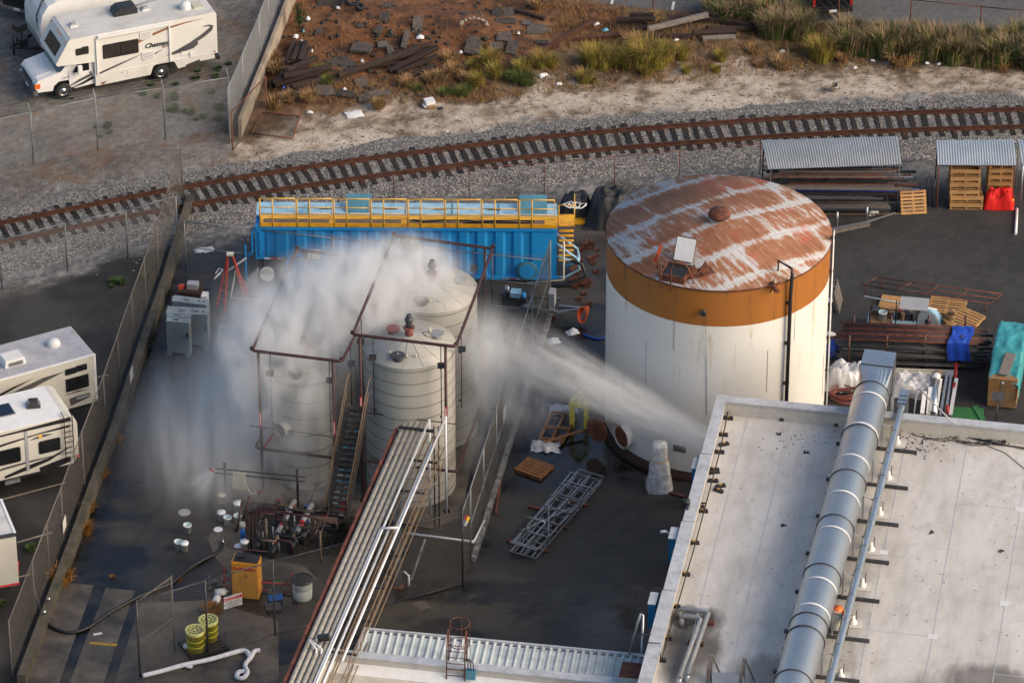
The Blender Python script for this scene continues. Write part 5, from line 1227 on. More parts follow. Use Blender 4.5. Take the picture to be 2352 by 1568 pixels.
ribbon(mh, [(6.3, 1.25), (6.9, 1.42), (7.3, 1.50), (7.55, 1.62), (7.5, 1.50)], [.03, .22, .24, .14, .02], 'decal_grey', y=-.012)
ribbon(mh, [(3.05, .48), (3.35, .66), (3.75, .80), (4.1, .86)], [.14, .14, .07, .005], 'decal_brown')
for x0, x1 in ((3.0, 3.95), (4.25, 5.0), (5.05, 5.3), (6.75, 7.1), (7.6, 8.3)): MB().b(x0, x1, -.012, -.001, .56 if x1 < 6 else .68, .88).build('locker_door', 'rv_white', mh)
MB().b(6.75, 7.0, -.03, -.001, 1.15, 1.32).build('service_hatch', 'white_paint', mh); MB().b(7.15, 7.35, -.05, -.001, .98, 1.2).build('service_hatch', 'white_paint', mh)
MB().b(LM-.02, LM+.12, .05, WM-.05, .55, .68).build('rear_bumper', 'dark_steel', mh); MB().b(8.25, 8.35, -.015, -.001, 1.0, 1.05).build('side_marker', 'red_lens', mh)
text_mesh('Chateau', .32, 'decal_black', mh, Matrix.Translation((5.62, -.02, 1.92))@Matrix.Rotation(R(90), 4, 'X'), shear=.3, bold=.006)
text_mesh('Sport', .16, 'decal_brown', mh, Matrix.Translation((6.05, -.02, 1.76))@Matrix.Rotation(R(90), 4, 'X'), shear=.3)
MB().prism([(-.55, 0), (-.52, .2), (-.3, .34), (.42, .34), (.52, .24), (.52, 0)], -.34, .34).build('air_conditioner', 'black_plastic', mh).location = (4.7, 1.55, ZR_+.031)
for x, y, s_, m_ in ((2.25, 1.2, .36, 'roof_vent'), (5.64, 1.45, .36, 'roof_vent')):
    o = MB().box((x, y, ZR_+.06), (s_, s_, .07)).build('roof_vent', m_, mh); MB().box((x, y, ZR_+.125), (s_*.9, s_*.9, .06), taper=.6).build('vent_dome', 'rv_grey', o)
MB().lathe([(.25, 0), (.25, .2), (.18, .3), (.001, .32)], 14).build('vent_hood', 'roof_vent', mh).location = (7.3, .85, ZR_+.03); MB().box((7.85, .85, ZR_+.06), (.42, .55, .08)).build('skylight', 'hose_cream', mh)
MB().tube([(5.2, 1.8, ZR_+.06), (6.2, 2.0, ZR_+.1), (6.6, 2.0, ZR_+.1)], .03, 6).build('roof_aerial', 'grey_plastic', mh)
def trailer(label, org, rz, L, W, z0, z1, side='rv_tan', roof='rv_roof', rear_round=0, end=None):
    """near side at y=0, tail at x=0 and nose towards -x"""
    t = thing('travel_trailer', label, 'trailer', org, rz)
    if rear_round: prof = [(-L, z0), (-L, z1)]+[(-rear_round*(1-math.sin(R(a)))*.9, z1-rear_round*(1-math.cos(R(a)))) for a in range(0, 91, 15)]+[(0, z0+.35), (-.25, z0)]
    else: prof = [(-L, z0), (-L, z1), (0, z1), (0, z0+.12), (-.1, z0)]
    MB().prism(prof, 0, W).build('coach_body', side, t)
    MB().b(-L, -.04-rear_round, .02, W-.02, z1+.001, z1+.025).build('roof', roof, t)
    MB().b(-L, -.3, .15, W-.15, z0-.22, z0-.002).build('chassis', 'black_iron', t)
    return t
# far left trailer, pale with grey swooshes
q = at(218, 814, 3.1); a_ = R(28); tA = trailer('pale travel trailer with grey roof and swooshes nearest the yard fence', Vector((q.x, q.y, 0)), a_, 8.0, 2.35, .95, 3.1, 'rv_cream', 'rv_roof_grey')
for k in range(16): MB().b(-8, -.02, -.008, -.001, 1.02+k*.13, 1.04+k*.13).build('siding_rib', 'rv_cream', tA)
MB().b(-.06, .02, -.01, .06, .98, 3.12).build('corner_trim', 'white_paint', tA); MB().b(-8, .02, -.015, .05, 3.08, 3.13).build('roof_trim', 'white_paint', tA)
for x0, x1, z0, z1 in ((-1.25, -.85, 2.55, 2.75), (-.80, -.40, 2.58, 2.78), (-1.25, -.82, 1.78, 2.3), (-.78, -.36, 1.78, 2.3)): win(tA, x0, x1, z0, z1, y=-.012, r=.04)
ribbon(tA, [(-4.2, 1.95), (-3.2, 2.35), (-2.2, 2.6), (-1.3, 2.72)], [.3, .28, .2, .01], 'decal_grey', y=-.012); ribbon(tA, [(-4.4, 2.35), (-3.5, 2.6), (-2.6, 2.8)], [.12, .1, .01], 'decal_black', y=-.014)
ribbon(tA, [(-1.15, 1.25), (-.8, 1.3), (-.3, 1.35)], [.35, .3, .2], 'decal_grey', y=-.012); ribbon(tA, [(-1.3, 1.62), (-.8, 1.66), (-.3, 1.6)], [.02, .08, .01], 'decal_grey', y=-.012)
text_mesh('NORTH', .15, 'paper', tA, Matrix.Translation((-.62, -.02, 1.33))@Matrix.Rotation(R(90), 4, 'X'), shear=.3)
MB().b(-.1, .0, -.012, -.001, 1.0, 1.06).build('tail_marker', 'red_lens', tA)
MB().lathe([(.26, 0), (.26, .16), (.16, .26), (.001, .28)], 14).build('vent_hood', 'roof_vent', tA).location = (-1.15, 1.35, 3.125)
o = MB().box((-3.05, 1.0, 3.27), (.9, .75, .28), taper=.85).build('air_conditioner', 'roof_vent', tA)
for k in range(4): MB().b(-3.35, -2.75, .60, .612, 3.18+k*.045, 3.20+k*.045).build('vent_slot', 'dark_steel', o)
# nearer trailer with ladder and solar panel
q = at(176, 952, 3.2); a_ = R(24); tB = trailer('white roofed travel trailer with rear ladder and solar panel by the yard fence', Vector((q.x, q.y, 0)), a_, 8.0, 2.4, 1.05, 3.2, 'rv_tan', 'white_paint', rear_round=.45)
for x0, x1, z0, z1 in ((-1.55, -.75, 1.85, 2.35), (-3.6, -2.35, 1.75, 2.35)): win(tB, x0, x1, z0, z1, r=.08)
ribbon(tB, [(-4.5, 2.35), (-3, 2.62), (-1.6, 2.75), (-.3, 2.78)], [.1, .1, .05, .12], 'decal_black'); ribbon(tB, [(-4.5, 3.02), (-2.4, 3.05), (-.25, 3.08)], [.05, .09, .2], 'decal_black')
ribbon(tB, [(-4.5, 1.3), (-3, 1.55), (-1.8, 1.6), (-.3, 1.6)], [.06, .1, .08, .01], 'decal_grey'); ribbon(tB, [(-3, 1.15), (-2, 1.35), (-1.2, 1.5), (-.3, 1.85)], [.12, .2, .14, .02], 'decal_black'); ribbon(tB, [(-1.6, 1.12), (-.9, 1.2), (-.35, 1.3)], [.2, .3, .25], 'decal_black'); ribbon(tB, [(-1.9, 2.55), (-1.45, 2.62), (-1.0, 2.6)], [.02, .14, .02], 'decal_grey')
MB().cyl((-1.5, -.015, 2.62), (-1.5, -.03, 2.62), .085, 14).build('round_badge', 'yellow_soft', tB)
MB().b(-2.12, -2.0, -.02, -.001, 1.2, 3.0).build('body_joint', 'rv_grey', tB)
la_ = MB()
for x in (-.55, -.22): MB().tube([(x, .25, 3.3), (x, -.08, 3.28), (x, -.10, 3.1), (x, -.10, 1.25)], .022, 6).build('ladder_rail', 'black_iron', tB)
for k in range(8): MB().cyl((-.55, -.10, 1.4+k*.24), (-.22, -.10, 1.4+k*.24), .018, 6).build('ladder_rung', 'black_iron', tB)
o = MB().box((-2.9, 1.35, 3.26), (1.5, .75, .035)).build('solar_panel', 'solar', tB); MB().box((-2.9, 1.35, 3.245), (1.58, .83, .03)).build('panel_frame', 'galv', o)
MB().box((-1.3, 1.25, 3.35), (.55, .5, .24), R(-15), taper=.6).build('vent_cover', 'glass_brown', tB)
wheel(tB, -3.75, .2, .36, .22); wheel(tB, -4.7, .2, .36, .22); MB().b(-3.0, -2.4, .0, .3, .78, .92).build('step', 'galv', tB)
MB().cyl((-.05, -.05, 1.35), (-.05, -.02, 1.35), .06, 10).build('tail_lamp', 'red_lens', tB)
# corner of a third trailer
q = at(36, 1224, 3.0); tC = trailer('pale box trailer end cut off beside the lower yard fence', Vector((q.x, q.y, 0)), R(18), 7.0, 2.3, .7, 3.0, 'rv_cream', 'rv_roof')
MB().b(-.08, .015, -.02, 2.3, 2.9, 3.05).build('roof_trim', 'white_paint', tC); MB().b(-7, .01, -.015, -.001, .72, .80).build('reflector_tape', 'sign_red', tC); MB().b(-7, .03, -.03, .02, 2.88, 3.04).build('side_trim', 'chrome', tC)
wheel(tC, -3, .2, .36, .22)
MB().tube([(.02, .2, 1.0), (.06, .2, 1.6)], .03, 6).build('tail_lamp', 'red_lens', tC)
# trailer behind the motorhome
q = at(98, 150); tD = thing('travel_trailer', 'white round nosed trailer with black tongue jack behind the motorhome', 'trailer', q, RZm)
prof = [(0.25, .55), (.0, .9), (.0, 1.9), (.12, 2.45), (.4, 2.85), (.75, 3.0), (7.0, 3.0), (7.0, .55)]
MB().prism(prof, 0, 2.4).build('coach_body', 'white_paint', tD); MB().b(.8, 7, .15, 2.25, 3.001, 3.03).build('roof', 'rv_roof_grey', tD); MB().prism([(0.24, .55), (-.012, .9), (-.012, 1.2), (.0, 1.2)], .05, 2.35).build('rock_guard', 'rv_grey', tD)
MB().bar((.1, .5, .55), (-1.1, 1.2, .5), .1, .1).build('tongue', 'black_iron', tD); MB().bar((.1, 1.9, .55), (-1.1, 1.2, .5), .1, .1).build('tongue', 'black_iron', tD)
MB().b(-.75, -.35, .9, 1.5, .6, .95).build('battery_box', 'black_plastic', tD); MB().cyl((-.95, 1.2, .1), (-.95, 1.2, 1.1), .05, 8).build('jack', 'black_iron', tD); MB().box((-.62, 1.15, 1.5), (.55, .4, .3), .3).build('tank_cover', 'black_plastic', tD); MB().cyl((-.55, 1.2, .9), (-.55, 1.2, 1.4), .03, 6).build('cover_post', 'black_iron', tD)
o = MB().box((2.3, 1.5, 3.08), (1.9, .9, .04)).build('solar_panel', 'solar', tD); MB().box((4.2, 1.3, 3.10), (.55, .4, .14)).build('roof_box', 'hose_cream', tD)
MB().tube([(.05, .4, 1.2), (-.03, .5, 2.2), (.3, .6, 2.85), (.9, .7, 3.06), (2.2, .8, 3.07)], .03, 6).build('cable', 'hose_black', tD)
# parked vehicles cut by the frame
def pickup(label, org, rz, m='car_black'):
    t = thing('pickup_truck', label, 'pickup', org, rz)
    MB().prism([(0, .55), (0, 1.2), (2.0, 1.25), (2.05, 1.25), (2.5, 1.85), (4.0, 1.88), (4.6, 1.3), (5.7, 1.15), (5.75, .5)], -.92, .92).build('body', m, t)
    MB().b(.05, 1.9, -.8, .8, 1.18, 1.27).build('bed', 'black_iron', t); MB().b(-.02, .0, -.8, .8, .68, 1.2).build('tailgate', m, t)
    MB().b(-.16, -.021, -.9, .9, .48, .66).build('rear_bumper', 'chrome', t); MB().b(-.175, -.161, -.17, .17, .52, .64).build('number_plate', 'paper', t)
    for y in (-.9, .8): MB().b(-.03, .05, y, y+.1, .75, 1.15).build('tail_light', 'red_lens', t)
    MB().prism([(2.55, 1.3), (2.75, 1.75), (3.9, 1.78), (4.3, 1.35)], -.935, .935).build('cab_window', 'glass_dark', t)
    MB().quad((2.12, -.75, 1.35), (2.12, .75, 1.35), (2.42, .68, 1.8), (2.42, -.68, 1.8)).build('rear_window', 'glass_dark', t)
    for x in (1.1, 4.6): wheel(t, x, -.8, .38, .25); wheel(t, x, .8, .38, .25)
    return t
pickup('black pickup truck with white number plate parked behind the tall grass', at(1911, 48), R(97))
pickup('dark pickup half hidden by tall grass near the road', at(1742, 22), R(95))
o = pickup('dark car nose showing behind the trailer at the picture corner', at(45, 45), R(60))
# ------------------------------------------------------------------ shared small builders
def heap(name, label, cat, c, dims, rz, m, seed=0, n=18, fold=.12, flat=2.2, box=3.2):
    """draped cloth over something: a closed-down sheet with folds"""
    t = MB(); c = Vector(c)
    def fn(u, v):
        a, b = u*2-1, v*2-1; d = (abs(a)**flat+abs(b)**flat)**(1/flat); h = max(0, 1-d**box)
        x, y = a*dims[0]/2, b*dims[1]/2
        f = mnoise.fractal(Vector((x*2.6+seed, y*2.6, seed*.7)), .8, 2.1, 5)
        r = 1+fold*.5*mnoise.noise(Vector((a*3+seed, b*3, 1)))*d
        f = max(-.7, min(.7, f)); z = h*dims[2]*(1+fold*f*.9)+.015+max(0, fold*.12*f)
        p = Matrix.Rotation(rz, 3, 'Z')@Vector((x*r, y*r, z)); return p
    t.sheet(fn, n, n, True); o = t.build(name, m, fix=False); o.location = c; tag(o, label, cat); return o
def make_pallet(label, loc, rz, m='pallet_wood', tilt=None, L=1.2, Wd=1.0, group=None):
    t = thing('pallet', label, 'pallet', loc, rz, group)
    parts = []
    for k in range(7): parts.append(('deck_board', (0, -Wd/2+.05+k*(Wd-.1)/6, .128), (L, .10, .022)))
    for y in (-L/2+.06, 0, L/2-.06): parts.append(('stringer', (y, 0, .068), (.09, Wd, .096)))
    for y in (-Wd/2+.06, 0, Wd/2-.06): parts.append(('bottom_board', (0, y, .010), (L, .1, .02)))
    for nm, c, d in parts:
        o = MB().box((0, 0, 0), d).build(nm, m, t); o.location = c
        if tilt:
            M = Matrix.Rotation(tilt[1], 3, tilt[0]); o.location = M@Vector(c)+Vector((0, 0, tilt[2])); o.rotation_euler = M.to_euler()
    return t
def stick(name, label, cat, a, b, w, h, m, group=None, rnd=False):
    a, b = Vector(a), Vector(b); c = (a+b)/2; s = MB()
    (s.cyl(a-c, b-c, w, 10) if rnd else s.bar(a-c, b-c, w, h)); o = s.build(name, m); o.location = c; tag(o, label, cat, group); return o
def bucket(label, loc, m='bucket_white', lid=False, r=.15, h=.36, group='white plastic pails by the pumps'):
    t = thing('pail', label, 'pail', loc, random.random()*6, group)
    MB().lathe([(.001, .01), (r*.86, .0), (r, h), (r+.012, h), (r+.012, h-.05), (r*.99, h-.055)], 20).build('pail_body', m, t)
    if lid: MB().lathe([(r+.02, h-.02), (r+.02, h+.012), (.001, h+.02)], 20).build('lid', m, t)
    else: MB().lathe([(r-.004, h-.002), (r*.9, h*.5), (.001, h*.45)], 20).build('inside', 'bucket_inside', t)
    MB().tube([(r*1.02*math.cos(a), r*1.02*math.sin(a)*.99, h-.08-.07*math.sin(a)) for a in [math.pi*k/8 for k in range(9)]], .006, 4).build('bail_handle', 'dark_steel', t)
    return t
# ------------------------------------------------------------------ grey cabinets beside the wall
def ecab(label, fl, fr, h, dep, boxes=1):
    a, b = at(*fl), at(*fr); d = b-a; w = d.length; t = thing('electrical_cabinet', label, 'cabinet', a, math.atan2(d.y, d.x), 'grey electrical cabinets by the wall')
    MB().b(0, w, 0, dep, .18, h).build('cabinet_body', 'cabinet_grey', t); MB().b(-.01, w+.01, -.01, dep+.01, h+.001, h+.03).build('cabinet_top', 'cabinet_grey', t)
    for x0 in (0, w-.16): MB().prism([(x0, 0), (x0+.16, 0), (x0+(.22 if x0 == 0 else .16), .18), (x0-(0 if x0 == 0 else .06), .18)], 0.001, dep-.001).build('foot', 'cabinet_grey', t)
    if w > 1.2: MB().b(w/2-.004, w/2+.004, -.004, 0, .25, h-.05).build('door_gap', 'dark_steel', t)
    MB().b(w-.12, w-.06, -.03, -.001, .9, 1.15).build('door_handle', 'black_plastic', t)
    for k in range(boxes):
        x = w*(.35+.3*k); o = MB().b(x, x+.18, dep*.35, dep*.65, h+.031, h+.12).build('conduit_hub', 'galv', t)
    for k in range(2): MB().b(w*(.72+.14*k), w*(.72+.14*k)+.08, dep*.35, dep*.6, h+.0305, h+.034).build('cut_out', 'black_iron', t)
    return t
ecab('grey cabinet at the rear of the cabinet row beside the wall', (398, 770), (477, 780), 1.62, .42, 1)
ecab('widest grey cabinet in the middle of the cabinet row', (385, 798), (479, 803), 1.62, .5, 2)
ecab('narrow grey cabinet with tangled fittings behind the front one', (386, 806), (440, 809), 1.62, .22, 1)
ecab('narrow grey cabinet on splayed feet at the front of the row', (385, 817), (437, 821), 1.62, .3, 1)
q = at(500, 797); t = thing('control_desk', 'pale sloped control box standing in the mist beside the cabinets', 'control box', q, R(-8))
MB().prism([(0, 0), (.55, 0), (.55, .75), (.0, .5)], 0, .85, axis='x').build('desk_body', 'cabinet_grey', t)
for k in range(3): MB().box((.15+.26*k, .33, .67), (.1, .1, .02), m=Matrix.Rotation(R(25), 3, 'X')).build('dial', 'black_plastic', t)
q = at(408, 700); t = thing('crated_switchgear', 'brown wooden skid carrying a pale switch box behind the grey cabinets', 'switchgear', q, R(-8))
MB().b(0, .95, 0, .7, .1, .62).build('skid', 'timber_old', t); MB().b(.35, .8, .25, .6, .621, .85).build('switch_box', 'rv_grey', t); MB().b(-.15, .35, -.35, -.32, 0, .6).build('panel', 'rv_grey', t); MB().b(1.0, 1.25, -.1, .3, .2, .55).build('side_box', 'paper', t)
MB().box((.12, .3, .7), (.25, .12, .16), .5).build('red_rag', 'ladder_red', t)
# step ladder
A = at(528, 695); top = Vector((A.x, A.y, 2.35)); lf = [at(498, 702), at(516, 716)]; rf = [at(579, 708), at(562, 692)]
t = thing('step_ladder', 'red fibreglass step ladder standing in the mist by the blue trailer', 'ladder', A, world=True)
tp = [at(524, 582, 2.4), at(533, 585, 2.4)]
for a, b in ((lf[0], tp[0]), (lf[1], tp[0]), (rf[0], tp[1]), (rf[1], tp[1])): MB().bar(a, b, .07, .05).build('side_rail', 'ladder_red', t)
for k in range(1, 9): f = k/9; MB().bar(rf[0].lerp(tp[1], f), rf[1].lerp(tp[1], f), .07, .02).build('step', 'galv', t)
for k in range(1, 6): f = k/6; MB().bar(lf[0].lerp(tp[0], f), lf[1].lerp(tp[0], f), .03, .02).build('brace', 'ladder_red', t)
MB().box((tp[0]+tp[1])/2, (.28, .2, .08)).build('top_cap', 'rv_cream', t)
t = stick('pipe_piece', 'white u shaped pipe offcut lying beside the step ladder', 'pipe', at(492, 641, .05), at(512, 620, .05), .04, .04, 'white_wet', rnd=True); MB().tube([at(512, 620, .05)-t.location, at(503, 617, .05)-t.location, at(495, 628, .05)-t.location], .04, 8).build('bend', 'white_wet', t)
t = thing('floor_pipe', 'thin pale pipe frame lying on the ground under the step ladder', 'pipe', at(540, 624), world=True); MB().tube([at(541, 622, .06), at(530, 683, .06), at(620, 690, .06), at(740, 703, .06)], .035, 8).build('pipe_run', 'hose_cream', t)
q = at(614, 648); t = thing('round_lid', 'pale round drum lid leaning near the blue trailer nozzle', 'lid', q, 0); MB().cyl((0, 0, .4), (0, -.05, .42), .3, 24).build('disc', 'barrel_white', t); MB().cyl((0, -.052, .42), (0, -.06, .42), .24, 24).build('raised_centre', 'barrel_white', t)
# ------------------------------------------------------------------ pails, lids
for i, (x, y, lid, lab) in enumerate(((431, 1222, False, 'open white pail standing alone on the dark yard'), (509, 1193, True, 'lidded white pail, left of the pair near the leaning pipes'), (523, 1204, False, 'open white pail, right of the pair near the leaning pipes'), (410, 1260, False, 'open white pail of the front pair on the dark yard'), (424, 1264, True, 'lidded white pail of the front pair on the dark yard'), (562, 1260, True, 'white pail beside the flat white lid at the pumps'), (546, 1200, False, 'white pail behind the leaning maroon pipe'))):
    bucket(lab, at(x, y), lid=lid)
bucket('tall white canister by the leaning maroon pipes', at(548, 1185), lid=True, r=.17, h=.62); bucket('cream lidded pail under the coiled hose', at(510, 1153), 'hose_cream', True)
for x, y, lab, m_ in ((501, 1216, 'white pail lid lying flat below the pail pair', 'bucket_white'), (548, 1254, 'white pail lid lying flat beside a pail at the pumps', 'bucket_white'), (423, 1177, 'grey round drain cover on the dark yard', 'rv_grey'), (541, 1460, 'round grey manhole cover near the yellow drums', 'concrete_wet')):
    r = .24 if 'drain' in lab else (.42 if 'manhole' in lab else .17); q = at(x, y); s = MB(); s.lathe([(r, 0.004), (r, .03), (r*.93, .035), (.001, .03)], 22); o = s.build('flat_lid', m_); o.location = q; tag(o, lab, 'lid')
# hose rack
t = thing('hose_rack', 'black pipe rack with coiled cream hose beside the left tank', 'hose rack', at(519, 1150), world=True)
ra, rb_ = at(519, 1150), at(685, 1166)
for q in (ra, rb_): MB().cyl(q, q+UZ*1.75, .05, 8).build('post', 'black_iron', t)
for z in (1.45, 1.25): MB().cyl(ra+UZ*z-UX*.4, rb_+UZ*z+UX*.3, .03, 8).build('rail', 'black_iron', t)
MB().cyl(ra+UZ*1.3-UX*.45, ra+UZ*1.42-UX*.6, .05, 8).build('nozzle', 'red_paint', t)
for k in range(7):
    c = ra.lerp(rb_, .12+.025*k); MB().tube([c+UX*(.03*math.cos(a))+UY*(.12*math.sin(a))+UZ*(1.0+.42*math.cos(a)) for a in [2*math.pi*j/16 for j in range(16)]], .022, 6, closed=True).build('hose_coil', 'hose_cream', t)
MB().tube([ra.lerp(rb_, .26)+UZ*1.2, ra.lerp(rb_, .3)+UZ*.7, ra.lerp(rb_, .36)+UZ*.45, ra.lerp(rb_, .42)+UZ*.5], .022, 6).build('hose_tail', 'hose_cream', t)
for a_, b_, lab in (((543, 1222), (556, 1150), 'maroon pipe leaning at the pumps, nearer the pails'), ((560, 1190), (573, 1140), 'maroon pipe leaning at the pumps, farther from the pails')): stick('leaning_pipe', lab, 'pipe', at(*a_), at(b_[0], b_[1], .9), .05, .05, 'pipe_maroon', rnd=True)
# pump manifold
t = thing('pipe_manifold', 'maroon pipe manifold arching over the pumps below the left tank', 'pipe manifold', at(569, 1262), world=True)
for k in range(4): MB().tube([at(569+k*8, 1262-k*3, 0), at(569+k*8, 1180-k*3, 1.25+.04*k), at(578+k*8, 1172-k*3, 1.4+.04*k), at(775, 1190+k*4, 1.4)], .035-.004*k, 8).build('pipe_arch', 'pipe_maroon', t)
for x, y in ((613, 1262), (737, 1290)): MB().cyl(at(x, y), at(x, y)+UZ*1.4, .045, 8).build('support_post', 'tan_steel', t)
MB().tube([at(598, 1190, 1.2), at(760, 1208, 1.2)], .03, 8).build('pipe_run', 'black_iron', t)
def pump(label, x, y, rz, band, s=1.0):
    t = thing('pump', label, 'pump', at(x, y), rz, 'pumps under the manifold')
    MB().b(-.35*s, .35*s, -.18*s, .18*s, 0, .12*s).build('base', 'black_iron', t); MB().cyl((-.32*s, 0, .34*s), (.08*s, 0, .34*s), .17*s, 16).build('motor', 'pump_grey', t)
    MB().cyl((.08*s, 0, .34*s), (.3*s, 0, .34*s), .22*s, 16).build('volute', 'dark_steel', t); MB().cyl((.2*s, 0, .34*s), (.2*s, 0, .85*s), .075*s, 12).build('discharge', band, t); MB().cyl((.2*s, 0, .85*s), (.2*s, 0, .9*s), .12*s, 12).build('flange', 'dark_steel', t)
    for k in range(4): MB().cyl((-.28*s+k*.09*s, 0, .34*s), (-.26*s+k*.09*s, 0, .34*s), .185*s, 16).build('cooling_fin', 'pump_grey', t)
    return t
for x, y, rz, b_, lab in ((628, 1272, 1.2, 'tan_steel', 'dark pump with tan discharge nearest the yellow cabinet'), (672, 1262, 1.3, 'tan_steel', 'dark pump with tan discharge in the middle of the pumps'), (650, 1232, 1.2, 'pump_grey', 'dark pump at the rear of the pumps'), (700, 1240, 1.1, 'pump_grey', 'dark pump beside the pipe bridge'), (592, 1262, 1.4, 'pump_grey', 'dark pump beside the lone maroon arch post')): pump(lab, x, y, rz, b_, .8)
t = thing('blue_valve', 'bright blue valve beside the maroon arch at the pumps', 'valve', at(558, 1238), 0); MB().cyl((0, 0, 0), (0, 0, .55), .09, 12).build('valve_body', 'sign_blue', t); MB().cyl((0, 0, .55), (0, 0, .75), .11, 12).build('cap', 'rv_cream', t)
for a_, b_, lab in (((637, 1225), (676, 1150), 'pale lagged pipe sloping from the pumps, nearer the hose rack'), ((681, 1222), (716, 1158), 'pale lagged pipe sloping from the pumps, nearer the stair')):
    t = thing('lagged_pipe', lab, 'pipe', at(*a_), world=True); p0, p1 = at(a_[0], a_[1], .35), at(b_[0], b_[1], .5); MB().cyl(p0, p1, .11, 14).build('lagging', 'rv_grey', t); MB().cyl(p0.lerp(p1, .2), p0.lerp(p1, .38), .114, 14).build('red_label', 'sign_red', t)
# tangle of small piping around the pumps
t = thing('pump_piping', 'tangle of dark pump piping with small valves below the left tank', 'piping', at(600, 1230), world=True)
rnd = random.Random(21)
for k in range(22):
    x, y = rnd.uniform(575, 745), rnd.uniform(1150, 1275); z = rnd.uniform(.15, .9); a = at(x, y, z); L_ = rnd.uniform(.5, 1.8); d = rnd.choice((UX, UY, -UX)); e = rnd.choice((UZ*.35, -UZ*min(z, .5), UY*.4))
    MB().tube([a, a+d*L_*.92, a+d*L_+e*.2, a+d*L_+e], rnd.choice((.025, .035, .05)), 8).build('pipe', rnd.choice(('black_iron', 'pipe_maroon', 'dark_steel', 'pipe_maroon', 'tan_steel')), t)
    if k % 2: q = a+d*L_*.5; MB().cyl(q+UZ*.06, q+UZ*.2, .016, 6).build('valve_stem', 'dark_steel', t); MB().lathe([(.075, .2), (.09, .215), (.075, .23)], 12, q).build('handwheel', rnd.choice(('red_paint', 'dark_steel', 'sign_blue')), t)
for k in range(9): q = at(rnd.uniform(575, 745), rnd.uniform(1170, 1285)); MB().cyl(q, q+UZ*rnd.uniform(.4, 1.2), .025, 6).build('stand_pipe', rnd.choice(('pipe_maroon', 'black_iron', 'rv_grey')), t)
# yellow cabinet
a, b = at(534, 1372), at(594, 1379); d = b-a; wC = d.length; t = thing('flammables_cabinet', 'yellow flammables cabinet with black top near the fence', 'cabinet', a, math.atan2(d.y, d.x))
MB().b(0, wC, 0, .6, .05, 1.62).build('cabinet_body', 'cabinet_yellow', t); MB().b(.06, wC-.02, .05, .58, 1.621, 1.66).build('cabinet_top', 'black_plastic', t)
for x0, x1 in ((.03, wC/2-.006), (wC/2+.006, wC-.03)): MB().b(x0, x1, -.02, -.001, .12, 1.58).build('door', 'cabinet_yellow', t)
MB().b(wC/2+.04, wC/2+.1, -.035, -.021, 1.02, 1.1).build('door_handle', 'dark_steel', t); MB().box((.3, .3, 1.72), (.3, .15, .08), .3).build('black_tin', 'black_plastic', t)
text_mesh('FLAMMABLE', .16, 'sign_red', t, Matrix.Translation((wC/2, -.028, 1.36))@Matrix.Rotation(R(90), 4, 'X'), bold=.006)
# barrel
t = thing('barrel', 'pale barrel with black lid beside the pipe bridge', 'barrel', at(695, 1372), 0)
MB().lathe([(.001, 0), (.34, 0), (.36, .1), (.37, .45), (.355, .47), (.37, .50), (.38, .85)], 26).build('barrel_body', 'barrel_white', t); MB().lathe([(.40, .80), (.40, .87), (.36, .90), (.001, .91)], 26).build('lid', 'black_plastic', t)
# red frame and bits
t = thing('pipe_trestle', 'low dark red steel frame between the yellow cabinet and the barrel', 'frame', at(516, 1345), world=True)
for y_, z in ((1328, .55), (1345, .1)): MB().tube([at(512, y_, z), at(672, y_+14, z)], .035, 8).build('bar', 'red_paint', t)
for x in (516, 600, 672): q = at(x, 1345+(x-516)*.09, 0); MB().cyl(q, q+UZ*.85, .035, 8).build('leg', 'red_paint', t)
for x, y, d, m_, lab in ((632, 1372, (.5, .35, .3), 'sign_blue', 'blue tote beside the yellow cabinet'), (640, 1350, (.45, .35, .2), 'rv_cream', 'pale tray of green rags behind the blue tote'), (628, 1398, (.5, .4, .12), 'black_plastic', 'black drip tray in front of the blue tote')):
    t = thing('tote', lab, 'tote', at(x, y), .2); MB().box((0, 0, d[2]/2), d, taper=1.08).build('tub', m_, t); MB().box((0, 0, d[2]+.012), (d[0]*1.1, d[1]*1.1, .02)).build('rim', 'dark_steel', t)
    if 'rags' in lab: MB().lump((0, 0, d[2]+.06), (.3, .2, .15), 3).build('rag', 'mat_green', t)
for x, y, rz, lab in ((507, 1366, .3, 'white jug lying behind the danger sign, larger'), (497, 1385, 1.4, 'white jug lying behind the danger sign, smaller')):
    t = thing('plastic_jug', lab, 'jug', at(x, y), rz); MB().cyl((-.2, 0, .14), (.2, 0, .14), .14, 14).build('jug_body', 'paper', t); MB().cyl((.2, 0, .14), (.3, 0, .14), .05, 10).build('neck', 'paper', t)
s = MB()
for k in range(14): s.lump(at(random.uniform(470, 520), random.uniform(1325, 1352), .06), (.25, .2, .14), k, .4, rz=k)
tag(s.build('scrap_heap', 'decal_grey', loc=at(495, 1340)), 'heap of grey metal scrap beside the yellow cabinet', 'scrap')
# danger sign on the fence
A, B = P7[5], P7[4]; q = P7[4].lerp(P7[3], .30)+UZ*1.75; dv = (P7[3]-P7[4]).normalized(); rz = math.atan2(dv.y, dv.x)
t = thing('danger_sign', 'white danger sign wired to the dark front fence', 'sign', q, rz); t.location = at(534, 1378, 1.75)
MB().b(-.36, .36, -.05, -.035, -.26, .26).build('sign_board', 'paper', t)
text_mesh('DANGER', .19, 'sign_red', t, Matrix.Translation((0, -.056, .14))@Matrix.Rotation(R(90), 4, 'X'), bold=.008)
for k, tx in enumerate(('NO SMOKING', 'NO OPEN FLAMES', 'NO SPARKS')): text_mesh(tx, .085, 'decal_black', t, Matrix.Translation((0, -.056, -.01-.10*k))@Matrix.Rotation(R(90), 4, 'X'))
